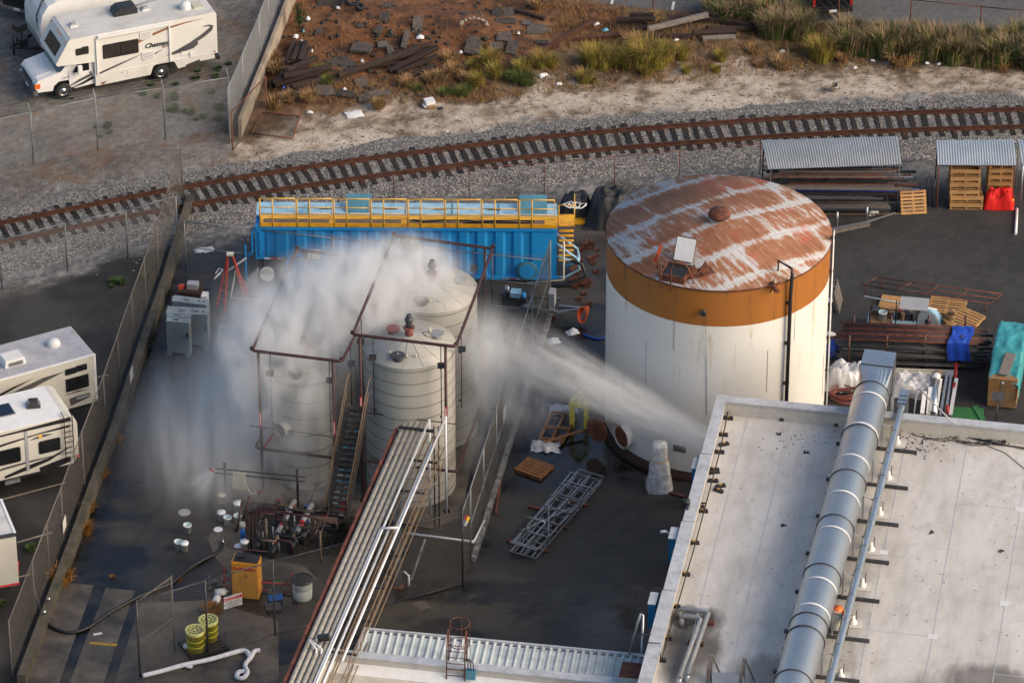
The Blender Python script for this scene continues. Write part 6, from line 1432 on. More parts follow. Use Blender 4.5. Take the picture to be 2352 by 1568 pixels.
# overpack drums on black pallet
make_pallet('black spill pallet under the two yellow drums', at(468, 1486), R(30), 'black_plastic', L=1.5, Wd=1.3)
for x, y, lab in ((450, 1490, 'yellow overpack drum with dotted lid, nearer the white boom'), (480, 1466, 'yellow overpack drum with dotted lid, nearer the cabinet')):
    t = thing('overpack_drum', lab, 'drum', at(x, y, .15)+UZ*0, .3, 'yellow overpack drums')
    MB().lathe([(.001, 0), (.30, 0), (.34, .72), (.355, .72), (.355, .86)], 28).build('drum_body', 'drum_yellow', t); MB().lathe([(.365, .78), (.37, .88), (.33, .90), (.31, .875), (.001, .875)], 28).build('lid', 'drum_lid', t)
    for r_, n_ in ((.12, 6), (.24, 12)):
        for k in range(n_): a = 2*math.pi*k/n_; MB().cyl((r_*math.cos(a), r_*math.sin(a), .872), (r_*math.cos(a), r_*math.sin(a), .882), .042, 8).build('lid_recess', 'shrub_green', t)
    for z in (.25, .5): MB().lathe([(.32+.03*z, z-.02), (.335+.03*z, z), (.32+.03*z, z+.02)], 28).build('rib', 'drum_yellow', t)
bucket('white pail tipped beside the yellow drums', at(430, 1492), lid=True, r=.13, h=.2)
def D5(x, y, z=0.0): return at(x/3.413, 1119.7+y/3.413, z)
t = thing('absorbent_boom', 'white absorbent boom snaking on the wet concrete', 'boom', D5(1120, 1470), world=True)
pts = [D5(*p, .1) for p in ((1118, 1472), (1250, 1440), (1450, 1385), (1640, 1345), (1800, 1300), (1900, 1275), (1945, 1292), (1960, 1335))]
MB().tube(catmull(pts, 4), .09, 10).build('boom_length', 'boom_white', t)
pts = [D5(*p, .1) for p in ((2040, 1273), (1995, 1280), (1965, 1330), (1922, 1385), (1940, 1445), (1905, 1490), (1858, 1482), (1868, 1445), (1915, 1435))]
MB().tube(catmull(pts, 4), .085, 10).build('boom_length', 'boom_white', t); MB().lump(D5(1480, 1400, .08), (.35, .25, .14), 5).build('boom_end', 'boom_white', t)
t = thing('fill_hose', 'thick black hose sweeping across the yard to the wall', 'hose', D5(1740, 430), world=True)
MB().tube(catmull([D5(*p, z) for p, z in (((1745, 430), .1), ((1735, 470), .07), ((1690, 515), .07), ((1600, 560), .07), ((1480, 635), .07), ((1350, 740), .07), ((1200, 805), .08), ((1070, 862), .08), ((850, 985), .07), ((700, 1090), .07), ((560, 1135), .07), ((450, 1112), .07), ((370, 1060), .1), ((320, 970), .35), ((290, 870), .6), ((262, 790), .9))], 4), .065, 10).build('hose_run', 'hose_black', t)
MB().tube([D5(1745, 435, .1), D5(1755, 395, .15)], .05, 8).build('coupling', 'chrome', t)
for x, y, lab in ((85, 1440, 'silver hose coupling hanging on the wall fence, upper'), (75, 1470, 'silver hose coupling hanging on the wall fence, lower')):
    o = MB().cyl((0, 0, 0), (.05, .05, .14), .06, 8).build('hose_coupling', 'chrome'); o.location = at(x+25, y-60, .6); tag(o, lab, 'coupling')
# concrete pads, gutter strips
for nm, pl in (('concrete_pad', [(243, 1350), (310, 1356), (236, 1572), (158, 1572)]), ('concrete_pad', [(322, 1385), (470, 1378), (640, 1425), (640, 1572), (262, 1572)]), ('concrete_pad', [(152, 1338), (215, 1344), (134, 1572), (48, 1572)]), ('concrete_pad', [(475, 1235), (545, 1165), (560, 1275), (700, 1300), (730, 1330), (545, 1330), (500, 1290)])):
    Pw = [at(*q) for q in pl]; struct(MB().prism([(q.x, q.y) for q in Pw], .0, .012, axis='z').build(nm, 'concrete_wet'))
struct(MB().quad(D5(705, 1205, .017), D5(920, 1222, .017), D5(912, 1240, .017), D5(700, 1222, .017)).build('paint_line', 'yellow_line')); struct(MB().quad(D5(730, 1140, .017), D5(800, 1130, .017), D5(800, 1145, .017), D5(735, 1158, .017)).build('paint_mark', 'road_paint'))
for k in range(4): struct(MB().quad(*[at(948+k*5+dx, 1386-k*0+k*4+dy, .006) for dx, dy in ((0, 0), (26, -8), (27, -6), (1, 2))]).build('stencil_mark', 'concrete_wall'))
# white lot lines left of the wall
for a_, b_ in (((0, 1148), (150, 1108)), ((40, 1245), (120, 1222)), ((0, 1335), (70, 1318)), ((215, 868), (250, 860))):
    p0, p1 = at(*a_), at(*b_); n_ = Vector((0, .05, 0)); struct(MB().quad(p0-n_+UZ*.004, p1-n_+UZ*.004, p1+n_+UZ*.004, p0+n_+UZ*.004).build('parking_line', 'concrete_wall'))
# ------------------------------------------------------------------ centre yard
make_pallet('wet orange pallet lying between the kerb fence and the tank', (at(1187, 1070)+at(1267, 1089)+at(1234, 1054)+at(1219, 1103))/4, R(-32), 'pallet_wet')
t = thing('broken_bench', 'broken orange timber frame lying on the wet yard near the big tank', 'timber frame', at(1240, 1012), world=True)
fa, fb, fc2, fd = at(1237, 1013, .12), at(1268, 946, .12), at(1327, 952, .12), at(1290, 1018, .12)
for f in (0, .5, 1): MB().bar(fa.lerp(fd, f), fb.lerp(fc2, f), .1, .08).build('long_bar', 'pallet_wet', t)
for f in (0.05, .45, .95): MB().bar(fa.lerp(fb, f)+UZ*.08, fd.lerp(fc2, f)+UZ*.08, .1, .06).build('cross_bar', 'pallet_wet', t)
stick('plank', 'loose orange plank slanting across the broken timber frame', 'plank', at(1248, 1015, .2), at(1340, 988, .25), .12, .05, 'pallet_wet')
for (x0, y0, x1, y1, lab, sd) in ((1262, 934, 1328, 954, 'crumpled clear plastic at the far end of the timber frame', 3), (1220, 1016, 1285, 1038, 'crumpled clear plastic at the near end of the timber frame', 8)):
    a, b = at(x0, (y0+y1)/2), at(x1, (y0+y1)/2); heap('plastic_sheet', lab, 'plastic sheet', (a+b)/2, ((b-a).length, (y1-y0)/31, .16), R(-6), 'plastic_film', sd, 16, .6)
q = at(1330, 981); t = thing('lifting_stand', 'yellow steel stand with triangular head near the big tank', 'stand', q, R(-8))
for x in (-.28, .28): MB().b(x-.09, x+.09, -.08, .08, 0, .95).build('leg', 'stand_yellow', t)
MB().b(-.4, .4, -.08, .08, .951, 1.13).build('head_beam', 'stand_yellow', t); MB().bar((-.36, 0, 1.13), (0, 0, 1.62), .12, .12).build('head_arm', 'stand_yellow', t); MB().bar((.36, 0, 1.13), (0, 0, 1.62), .12, .12).build('head_arm', 'stand_yellow', t); MB().b(-.05, .05, -.05, .05, 1.13, 1.45).build('head_post', 'stand_yellow', t)
# stacked aluminium racks
ra0, ra1, ra2 = at(1171, 1273), at(1228, 1287), at(1324, 1097); ldir = (ra2-ra0); Lr = ldir.length; rzr = math.atan2(ldir.y, ldir.x); Wr = 1.05
for i in range(3):
    t = thing('rack_frame', ('lowest', 'middle', 'topmost')[i]+' grey metal frame in the stack lying on the wet yard', 'metal frame', ra0+UZ*(.10+.17*i), rzr+(0, .03, -.025)[i], 'stacked grey metal frames')
    L_ = Lr-(0, .6, .2)[i]; ox = (0, .4, .1)[i]
    for y in (0, -Wr/2, -Wr): MB().bar((ox, y, .0), (ox+L_, y, .0), .05, .05).build('rail', 'steel', t)
    for k in range(7): x = ox+L_*k/6; MB().bar((x, .05, .05), (x, -Wr-.05, .05), .05, .05).build('cross_bar', 'steel', t)
    if i == 2: 
        for y in (-.05, -Wr-.02): MB().bar((ox+1.0, y, .05), (ox+3.0, -Wr*.5+(y+Wr/2)*-.9, .1), .045, .045).build('brace', 'steel', t)
        MB().tube([(ox+.9, -.15, .05), (ox+.9, -.15, .75), (ox+.9, -Wr+.1, .75), (ox+.9, -Wr+.1, .05)], .03, 6).build('end_loop', 'steel', t)
    if i == 0:
        for y in (-.15, -.38, -.62, -.88): MB().bar((ox+.1, y, .02), (ox+2.6, y, .02), .06, .05).build('slide_rail', 'steel', t)
for k in range(3): stick('timber_batten', ('near', 'middle', 'far')[k]+' wet red batten under the stacked grey frames', 'batten', ra0+ldir*(.12+.3*k)+UZ*.04-Vector((0, .1, 0)), ra0+ldir*(.12+.3*k)+UZ*.04+Vector((1.15, -.5, 0)), .09, .07, 'rust')
for (a_, b_, lab) in (((1149, 1106), (1139, 1180), 'red batten lying along the white kerb'), ((1213, 1162), (1256, 1172), 'red batten lying above the stacked frames'), ((1166, 1240), (1195, 1249), 'red batten lying at the low end of the stacked frames'), ((1528, 1128), (1572, 1140), 'red batten lying by the wrapped machine')): stick('red_batten', lab, 'batten', at(*a_, .05), at(*b_, .05), .10, .08, 'beam_rust')
# wrapped machine
q = at(1514, 1118); t = thing('wrapped_machine', 'tall machine wrapped in clear plastic with yellow straps beside the big tank', 'machine', q, 0)
s = MB(); prof = [(.52, 0), (.50, .25), (.42, .6), (.40, 1.05), (.30, 1.3), (.28, 1.9), (.24, 2.0), (.02, 2.02)]; n_ = 28; vs_ = []
for i in range(n_):
    for r_, z in prof:
        a = 2*math.pi*i/n_; sq = 1/max(abs(math.cos(a)), abs(math.sin(a)))**.6; k = 1+.10*mnoise.noise(Vector((math.cos(a)*3, math.sin(a)*3, z*3)))
        vs_.append((r_*sq*k*math.cos(a), r_*sq*k*math.sin(a), z))
m_ = len(prof); s.add(vs_, [(i*m_+j, ((i+1) % n_)*m_+j, ((i+1) % n_)*m_+j+1, i*m_+j+1) for i in range(n_) for j in range(m_-1)], True); s.build('wrap', 'plastic_wrap', t); MB().b(-.3, .3, -.25, .25, 0, 1.05).build('machine_base', 'rv_grey', t); MB().b(-.18, .18, -.16, .16, 1.051, 1.9).build('machine_column', 'rv_grey', t)
for z in (.38, 1.32): MB().lathe([(.47 if z < 1 else .36, z-.02), (.475 if z < 1 else .365, z), (.47 if z < 1 else .36, z+.02)], 20).build('strap', 'yellow_soft', t)
# ------------------------------------------------------------------ behind: tarps, pump trailer
heap('tarp_heap', 'black tarp draped over a heap beside the big tank', 'tarp', at(1405, 505), (2.2, 2.0, 1.35), R(-10), 'tarp_black', 4, 28, .22, flat=3, box=4.5)
heap('bulk_bag', 'black bulk bag with white straps beside the blue trailer', 'bulk bag', at(1322, 492), (1.35, 1.2, .95), R(5), 'tarp_black', 9, 24, .25, flat=4, box=6)
t = thing('lifting_strap', 'white lifting straps lying on the black bulk bag', 'strap', at(1322, 492), world=True)
for k in range(3): MB().tube([at(1305+k*14, 480, .75)+Vector((.25*math.cos(a), .2*math.sin(a), .2+.06*math.sin(2*a+k))) for a in [j*.5 for j in range(13)]], .03, 6).build('strap_loop', 'paper', t)
q = at(1330, 503); t = thing('spill_tray', 'yellow spill tray under the black bulk bag', 'tray', q, R(-3)); MB().b(-.55, .6, -.5, .2, .03, .16).build('tray_body', 'yellow_paint', t)
for k in range(3): MB().b(-.5+k*.42, -.32+k*.42, -.48, .18, 0, .03).build('tray_foot', 'yellow_paint', t)
q = at(1150, 735); t = thing('pump_trailer', 'small grey pump trailer with blue engine behind the kerb fence', 'pump trailer', q, R(-9))
MB().b(-.2, 2.3, .1, .2, .45, .57).build('frame_rail', 'steel', t); MB().b(-.2, 2.3, 1.1, 1.2, .45, .57).build('frame_rail', 'steel', t)
MB().b(2.3, 3.5, .55, .68, .45, .55).build('drawbar', 'steel', t); MB().bar((2.3, .15, .5), (3.3, .6, .5), .08, .08).build('drawbar_brace', 'steel', t)
wheel(t, 1.25, .0, .33, .2, hub='steel'); MB().prism([(.8, .7), (.95, .8), (1.55, .8), (1.7, .7)], -.12, .12).build('mudguard', 'steel', t)
MB().b(.0, 1.0, .25, 1.05, .58, .98).build('engine', 'pump_grey', t); MB().b(.35, .75, .2, .6, .985, 1.2).build('air_box', 'blue_deck', t); MB().cyl((.2, .4, .98), (.2, .4, 1.4), .09, 12).build('stack', 'steel', t); MB().cyl((.9, .35, .75), (.9, .35, 1.15), .08, 12).build('valve', 'blue_paint', t)
MB().b(1.9, 2.15, .3, .8, .6, 1.25).build('fuel_box', 'rv_grey', t)
t = thing('hose_hank', 'hank of orange hose hanging on the trailer drawbar', 'hose', at(1336, 745), 0)
for k in range(6): MB().tube([(.18*math.cos(a)+.02*k, .1*math.sin(a)+.02*k, .45+.32*math.sin(a+k*.2)) for a in [2*math.pi*j/14 for j in range(14)]], .025, 6, closed=True).build('hose_loop', 'orange_hose', t)
t = thing('ground_hose', 'blue hose lying on the ground at the foot of the big tank', 'hose', at(1360, 772), world=True); MB().tube(catmull([at(1340, 768, .04), at(1358, 775, .04), at(1375, 778, .04), at(1398, 772, .04)], 5), .04, 8).build('hose_run', 'tarp_blue', t)
for x, y, lab in ((1315, 764, 'crumpled white paper lying below the trailer drawbar'), (1272, 785, 'small white paper lying by the kerb'), (460, 576, 'crumpled white plastic by the far fence corner'), (478, 574, 'second crumpled white plastic by the far fence corner')): 
    q = at(x, y); heap('litter_paper', lab, 'litter', q, (.5, .4, .1), .4, 'paper', x, 8, .6)
# ------------------------------------------------------------------ sheds and stock racks
def shed(label, cor, z, m, posts, nrib, back=.25):
    """cor: far-left, far-right, near-right, near-left picture points of the roof"""
    t = thing('corrugated_shed', label, 'shed', at(cor[3][0], cor[3][1], z), world=True)
    fl, fr = at(*cor[0], z+back), at(*cor[1], z+back); nr_, nl = at(*cor[2], z), at(*cor[3], z); s = MB(); n = nrib*4; vs_ = []
    for j in range(7):
        v = j/6; bow = .10*math.sin(math.pi*v)
        for i in range(n+1):
            u = i/n; p_ = nl.lerp(nr_, u).lerp(fl.lerp(fr, u), v)+UZ*(bow+.022*math.sin(u*nrib*2*math.pi)+.02*mnoise.noise(Vector((u*5, v*3, z)))); vs_.append(p_)
    w_ = n+1; s.add(vs_, [(j*w_+i, j*w_+i+1, (j+1)*w_+i+1, (j+1)*w_+i) for j in range(6) for i in range(n)], True); s.build('roof_sheet', m, t, fix=False)
    for f in (.02, .98):
        for v, z_ in ((0, 0), (1, back)):
            q = nl.lerp(nr_, f).lerp(fl.lerp(fr, f), v); MB().cyl((q.x, q.y, 0), (q.x, q.y, z+z_-.02), .03, 8).build('post', posts, t)
    for v in (0.03, .97): MB().cyl(nl.lerp(fl, v)-UZ*.05, nr_.lerp(fr, v)-UZ*.05, .03, 6).build('purlin', posts, t)
    return t
shed('wide dented corrugated shed roof over the steel stock rack', [(1748, 322), (2062, 313), (2071, 378), (1764, 389)], 2.3, 'corrugated', 'dark_steel', 52)
shed('blue grey corrugated shed sheltering pallet stacks', [(2150, 322), (2329, 320), (2335, 380), (2153, 379)], 2.1, 'corrugated_blue', 'rust', 30)
shed('last corrugated shed cut by the picture edge', [(2337, 320), (2500, 322), (2500, 380), (2347, 378)], 2.1, 'corrugated_blue', 'galv', 26)
rk = thing('stock_rack', 'dark cantilever rack holding steel stock under the wide shed', 'rack', at(1760, 480), world=True)
for x in (1770, 1900, 2030):
    q = at(x, 440); MB().cyl(q, q+UZ*2.1, .06, 6).build('upright', 'dark_steel', rk)
    for k in range(4): p_ = at(x+1, 470-k*1, 0); MB().bar(Vector((q.x, q.y, .25+.45*k)), Vector((q.x, q.y-2.1+.12*k, .25+.45*k)), .06, .06).build('arm', 'dark_steel', rk)
mats_ = ['steel', 'rust', 'galv', 'timber_grey', 'dark_steel', 'rust', 'steel', 'timber_grey', 'black_iron']; nm_ = {'steel': 'bright steel', 'dark_steel': 'dark steel', 'rust': 'rusty steel', 'galv': 'galvanised', 'timber_grey': 'grey timber', 'black_iron': 'black iron', 'tarp_blue': 'blue painted', 'yellow_paint': 'yellow painted'}
for lv in range(4):
    for k in range(15):
        yb = at(1900, 440).y-.05-k*.12+(3-lv)*-.12; z = .30+.45*lv+random.uniform(0, .1)
        x0 = at(1752+random.uniform(-8, 60), 450).x; x1 = at(2085-random.uniform(-25, 90), 450).x; m_ = random.choice(mats_); lb_ = '%s bar on the %s shelf of the stock rack under the wide shed' % (nm_[m_], ('lowest', 'second', 'third', 'top')[lv])
        if lv == 1 and k == 9: m_ = 'tarp_blue'
        if lv == 2 and k == 6: m_ = 'yellow_paint'
        stick('steel_bar', lb_, 'metal bar', (x0, yb, z), (x1, yb-random.uniform(0, .12), z+random.uniform(-.01, .03)), random.choice((.05, .07, .09)), random.choice((.04, .06, .1)), m_, 'bars in the shed stock rack')
t = thing('timber_trestle', 'grey timber trestle frame leaning in front of the stock rack', 'trestle', at(1905, 535), world=True)
MB().bar(at(1905, 532, .12), at(1996, 513, .12), .26, .14).build('sole_beam', 'timber_grey', t)
for x, y in ((1922, 522), (1990, 510)): MB().cyl(at(x, y, .2), at(x, y-0, .2)+UZ*.75, .05, 8).build('post', 'steel', t)
MB().bar(at(1895, 528, .95), at(1990, 510, .95), .06, .06).build('top_rail', 'steel', t); MB().bar(at(1990, 510, .95), at(2056, 489, .1), .06, .06).build('brace', 'steel', t); MB().bar(at(1895, 492, .06), at(2075, 491, .06), .05, .05).build('ground_bar', 'tan_steel', t)
make_pallet('yellow pallet leaning against the end of the stock rack', at(2096, 484), R(6), tilt=('X', R(62), .42), L=1.1, Wd=1.0)
heap('litter_paper', 'crumpled white plastic on the ground by the trestle', 'litter', at(2006, 490), (.5, .35, .16), .3, 'paper', 5, 8, .6); heap('litter_paper', 'white sheet peeking under the leaning pallet', 'litter', at(2084, 484), (.5, .3, .05), .3, 'paper', 6, 8, .4)
def make_crate(label, loc, rz, L_, Wd):
    t = make_pallet(label, loc, rz, L=L_, Wd=Wd, group='pallet crates stacked under the shed')
    for y in (-Wd/2-.012, Wd/2+.012): MB().b(-L_/2, L_/2, y-.012, y+.012, .135, .315).build('side_board', 'pallet_wood', t)
    for x in (-L_/2+.05, L_/2-.05): MB().b(x-.012, x+.012, -Wd/2, Wd/2, .14, .31).build('end_board', 'pallet_wood', t)
    return t
for k in range(6): make_crate('yellow pallet crate, %s in the taller stack under the shed' % ('lowest', 'second', 'third', 'fourth', 'fifth', 'topmost')[k], at(2212, 468)+Vector((.10*(k < 2), .04*(k % 2), .322*k)), R(-1+random.uniform(-1.5, 1.5)), 1.4 if k < 2 else 1.28, 1.0)
for k in range(6): make_crate('yellow pallet crate, %s in the stack behind the red sheet' % ('lowest', 'second', 'third', 'fourth', 'fifth', 'topmost')[k], at(2294, 455)+Vector((0, .15, .322*k)), R(1+random.uniform(-1.5, 1.5)), 1.05, .9)
heap('safety_tarp', 'bright red sheet with yellow edging draped over a pallet under the shed', 'tarp', at(2294, 474), (1.25, .75, .72), R(-4), 'red_cloth', 13, 28, .35, flat=6, box=8)
t = thing('edging_strip', 'neon yellow edging tape along the red sheet', 'edging', at(2294, 480), world=True); MB().tube(catmull([at(2268, 466, .12), at(2285, 465, .3), at(2305, 466, .28), at(2322, 470, .15), at(2326, 458, .5)], 4), .035, 6).build('tape', 'hivis', t)
for i, (x, y) in enumerate(((2128, 470), (2143, 474))): stick('steel_post', ('left', 'right')[i]+' dark steel post of the pair standing beside the pallet shed', 'post', at(x, y), at(x, y)+UZ*1.35, .06, .06, 'dark_steel', rnd=True)
stick('white_pole', 'white pole lying on the asphalt below the last shed', 'pole', at(2336, 480, .06), at(2333, 537, .06), .06, .06, 'white_paint', rnd=True)
# ladder frame, workbench, cart
lf_ = thing('lattice_frame', 'long thin rusty lattice frame lying propped on the asphalt', 'frame', at(1980, 680), world=True)
z = .4; c4 = [at(1980, 654, z), at(2014, 637, z), at(2301, 675, z), at(2274, 697, z)]
for f in (0, .5, 1): MB().cyl(c4[0].lerp(c4[1], f), c4[3].lerp(c4[2], f), .022, 6).build('long_bar', 'rust', lf_)
for f in (0, .28, .5, .74, 1): MB().cyl(c4[0].lerp(c4[3], f), c4[1].lerp(c4[2], f), .02, 6).build('cross_bar', 'rust', lf_)
for f in (.03, .97): q = c4[0].lerp(c4[3], f); MB().cyl((q.x, q.y, 0), q, .02, 6).build('leg', 'rust', lf_); q = c4[1].lerp(c4[2], f); MB().cyl((q.x, q.y, 0), q, .02, 6).build('leg', 'rust', lf_)
q = at(1990, 766); t = thing('welding_cart', 'blue steel welding cart with black frame and clutter', 'cart', q, R(-9))
MB().b(0, 2.05, 0, 1.0, .25, .5).build('cart_bed', 'blue_deck', t); MB().b(.05, 1.0, .05, .95, .501, .53).build('bed_top', 'plywood', t)
for x, y in ((.1, .05), (1.15, .05), (.1, .95), (2.0, .95), (2.0, .05)): MB().cyl((x, y, .5), (x, y, 1.65 if x < 1.5 else 1.4), .025, 6).build('frame_post', 'black_iron', t)
for pts in ([(.1, .05, 1.25), (1.15, .05, 1.2)], [(.1, .95, 1.6), (2.0, .95, 1.6)], [(.1, .05, .9), (1.15, .05, .9)]): MB().tube(pts, .02, 6).build('frame_rail', 'black_iron', t)
for x in (.4, 1.7): wheel(t, x, -.02, .2, .12, hub='dark_steel')
for k in range(7): MB().box((1.15+.12*k, .5+.2*(k % 2), .66), (.16, .2, .3), k*.4).build('tool_box', ('black_plastic', 'red_paint', 'plywood', 'dark_steel', 'black_plastic', 'tan_steel', 'dark_steel')[k], t)
MB().b(.15, .45, .55, .9, .54, .8).build('dark_box', 'decal_grey', t)
bucket('white pail standing on the blue welding cart', at(2027, 735, .53), r=.17, h=.4); o = bucket('torn cardboard box on the blue welding cart', at(2045, 728, .53), 'plywood', True, r=.14, h=.3, group=None)
q = at(2100, 700, 1.35); t = thing('work_board', 'grey sheet board lying on top of the cart frame', 'board', q, R(-9)); MB().box((0, 0, .05), (1.15, .95, .03)).build('sheet', 'rv_grey', t); MB().box((-.1, 0, .02), (1.0, .08, .05)).build('batten', 'timber_grey', t)
stick('long_pole', 'thin white pole lying across the cart frame', 'pole', at(1985, 680, 1.3), at(2152, 711, 1.35), .03, .03, 'white_paint', rnd=True)
q = at(2130, 768); t = thing('fan_drum', 'pale blue drum fan with dark hub beside the cart', 'fan', q, R(60)); MB().cyl((0, 0, .62), (.3, 0, .62), .5, 24).build('drum', 'blue_deck', t); MB().cyl((-.02, 0, .62), (-.001, 0, .62), .46, 24).build('face', 'paper', t); MB().cyl((-.06, 0, .62), (-.021, 0, .62), .12, 12).build('hub', 'black_iron', t); MB().b(0, .35, -.4, .4, 0, .12).build('base', 'dark_steel', t)
q = at(2180, 772); t = thing('canvas_bundle', 'tan canvas wrapped bundle standing by the broken pallet', 'bundle', q, 0); s = MB(); 
for k in range(6): s.lump((random.uniform(-.06, .06), random.uniform(-.06, .06), .16+.2*k), (.62-.04*k, .55-.04*k, .36), k, .35)
s.build('canvas', 'plywood', t)
make_pallet('weathered pallet lying behind the welding cart', at(2060, 702), R(-14), m='pallet_wood', L=1.4, Wd=1.0)
make_pallet('broken pallet with missing boards beside the cart', at(2175, 708), R(-14), m='pallet_wood', L=1.5, Wd=1.2)
make_pallet('collapsed yellow pallet slumped on the asphalt by the tan bundle', at(2220, 742), R(-40), tilt=('X', R(14), .12))
make_pallet('weathered pallet standing on edge behind the big tank', at(1918, 702), R(80), m='timber_grey', tilt=('X', R(75), .4))
# lower pipe rack
pk = thing('pipe_rack', 'maroon post rack stacked with long dark pipes', 'rack', at(1948, 850), world=True)
for x in (1948, 2034, 2120, 2205):
    q = at(x, 845); MB().cyl(q, q+UZ*1.55, .045, 8).build('upright', 'pipe_maroon', pk); q2 = q+UY*1.5; MB().cyl(q2, q2+UZ*1.55, .045, 8).build('upright', 'pipe_maroon', pk)
    for k in range(4): MB().bar(q+UZ*(.15+.36*k), q2+UZ*(.15+.36*k), .06, .06).build('shelf_arm', 'pipe_maroon', pk)
q0 = at(1925, 845); q1 = at(2258, 858); dpk = (q1-q0).normalized()
for lv in range(4):
    for k in range(10):
        m_ = ('pipe_maroon' if k % 3 else 'rust') if lv == 3 else random.choice(['dark_steel', 'dark_steel', 'steel', 'black_iron', 'dark_steel', 'timber_grey', 'decal_grey'])
        a = q0+UY*(.08+.14*k)+dpk*random.uniform(-.3, .3)+UZ*(.25+.36*lv); b = q1+UY*(.08+.14*k)+dpk*random.uniform(-.6, .3)+UZ*(.25+.36*lv)
        stick('stock_pipe', ('rusty pipe on the top shelf of the maroon rack' if lv == 3 else 'dark pipe lying on a lower shelf of the maroon rack'), 'pipe', a, b, random.uniform(.035, .055), .05, m_, 'pipes on the top shelf' if lv == 3 else 'pipes on the lower shelves', rnd=True)
for k in range(2): stick('pale_beam', ('upper', 'lower')[k]+' pale beam lying along the foot of the pipe rack', 'beam', q0-UY*(.12+.2*k)+UZ*.1, q1-UY*(.12+.2*k)+UZ*.1-dpk*1.0, .14, .1, 'rv_cream')
s = MB(); td_ = q0+dpk*((at(2200, 838)-q0).dot(dpk))
def fn(u, v):
    x = (u-.5)*.85+.06*math.sin(v*7); y = v*2.0; nn = mnoise.noise(Vector((u*5, v*6, 2)))*.06
    if y < 1.1: return td_+dpk*x+UY*(1.2-y)+UZ*(1.46+nn)
    k = y-1.1; return td_+dpk*(x*(1+.15*k))+UY*(.1-.10-.05*math.sin(u*14)*k)+UZ*(1.46-k+nn)
s.sheet(fn, 20, 26); o = s.build('draped_tarp', 'tarp_blue', fix=False, loc=td_); tag(o, 'bright blue tarp hanging over the end of the pipe rack', 'tarp')
heap('tarp_blue_scrap', 'scrap of blue tarp lying among the dark pipes', 'tarp', at(2058, 822)+UZ*1.0, (.5, .5, .3), 0, 'tarp_blue', 22, 12, .4); heap('tarp_blue_scrap', 'strip of blue tarp along the dark pipes beside the clear plastic', 'tarp', at(2150, 828)+UZ*1.0, (1.6, .4, .2), R(-8), 'tarp_blue', 23, 14, .5); heap('plastic_sheet', 'clear plastic lying among the dark pipes', 'plastic sheet', at(2092, 822)+UZ*1.0, (1.0, .4, .2), R(-8), 'plastic_film', 24, 14, .5)
heap('tarp_blue_scrap', 'blue tarp bundle at the foot of the big tank beside the pipe rack', 'tarp', at(1913, 810), (.5, .7, .5), 0, 'tarp_blue', 25, 12, .4)
# crate under teal tarp
ca, cb2 = at(2267, 934), at(2333, 941); dC = (cb2-ca).normalized(); rzc = math.atan2(dC.y, dC.x); WC = (cb2-ca).length
t = thing('wooden_crate', 'long plywood crate half covered by a teal tarp', 'crate', ca, rzc)
MB().b(0, WC, 0, 4.0, .06, 1.35).build('crate_box', 'plywood', t); MB().b(WC*.42, WC*.6, -.012, -.001, .06, 1.34).build('stained_batten', 'tan_steel', t); MB().cyl((WC*.5, -.013, 1.2), (WC*.5, -.018, 1.2), .06, 14).build('round_sticker', 'paper', t)
for y in (.2, 2, 3.7): MB().b(0, WC, y, y+.12, 0, .059).build('skid', 'timber_grey', t)
s = MB()
def fn(u, v):
    x = (u-.5)*(WC+.5)+WC/2; y = .15+v*4.1; over = max(0, abs(x-WC/2)-WC/2); z = 1.40+.09*mnoise.noise(Vector((x*3, y*2, 1)))+.07*mnoise.noise(Vector((x*8, y*5, 4)))-over*2.6+.28*smooth(1.4, 1.7, y)*(1-smooth(3.6, 4.2, y))
    return (WC/2+max(-WC/2-.04-over*.2, min(WC/2+.04+over*.2, x-WC/2)), y-.25*smooth(.9, 0, y)*u, z-.25*smooth(.35, .0, y-.15)*u)
s.sheet(fn, 22, 34); to = s.build('teal_tarp', 'tarp_teal', fix=False); to.location = ca; to.rotation_euler = (0, 0, rzc); tag(to, 'wrinkled teal tarp draped over the long plywood crate', 'tarp')
o = MB().box((0, 0, 0), (.4, 1.5, .03), m=Matrix.Rotation(R(6), 3, 'X')).build('loose_board', 'timber_grey'); o.location = ca+Matrix.Rotation(rzc, 3, 'Z')@Vector((WC*.55, .95, 1.52)); o.rotation_euler = (0, 0, rzc-.1); tag(o, 'weathered board lying on the teal tarp', 'board')
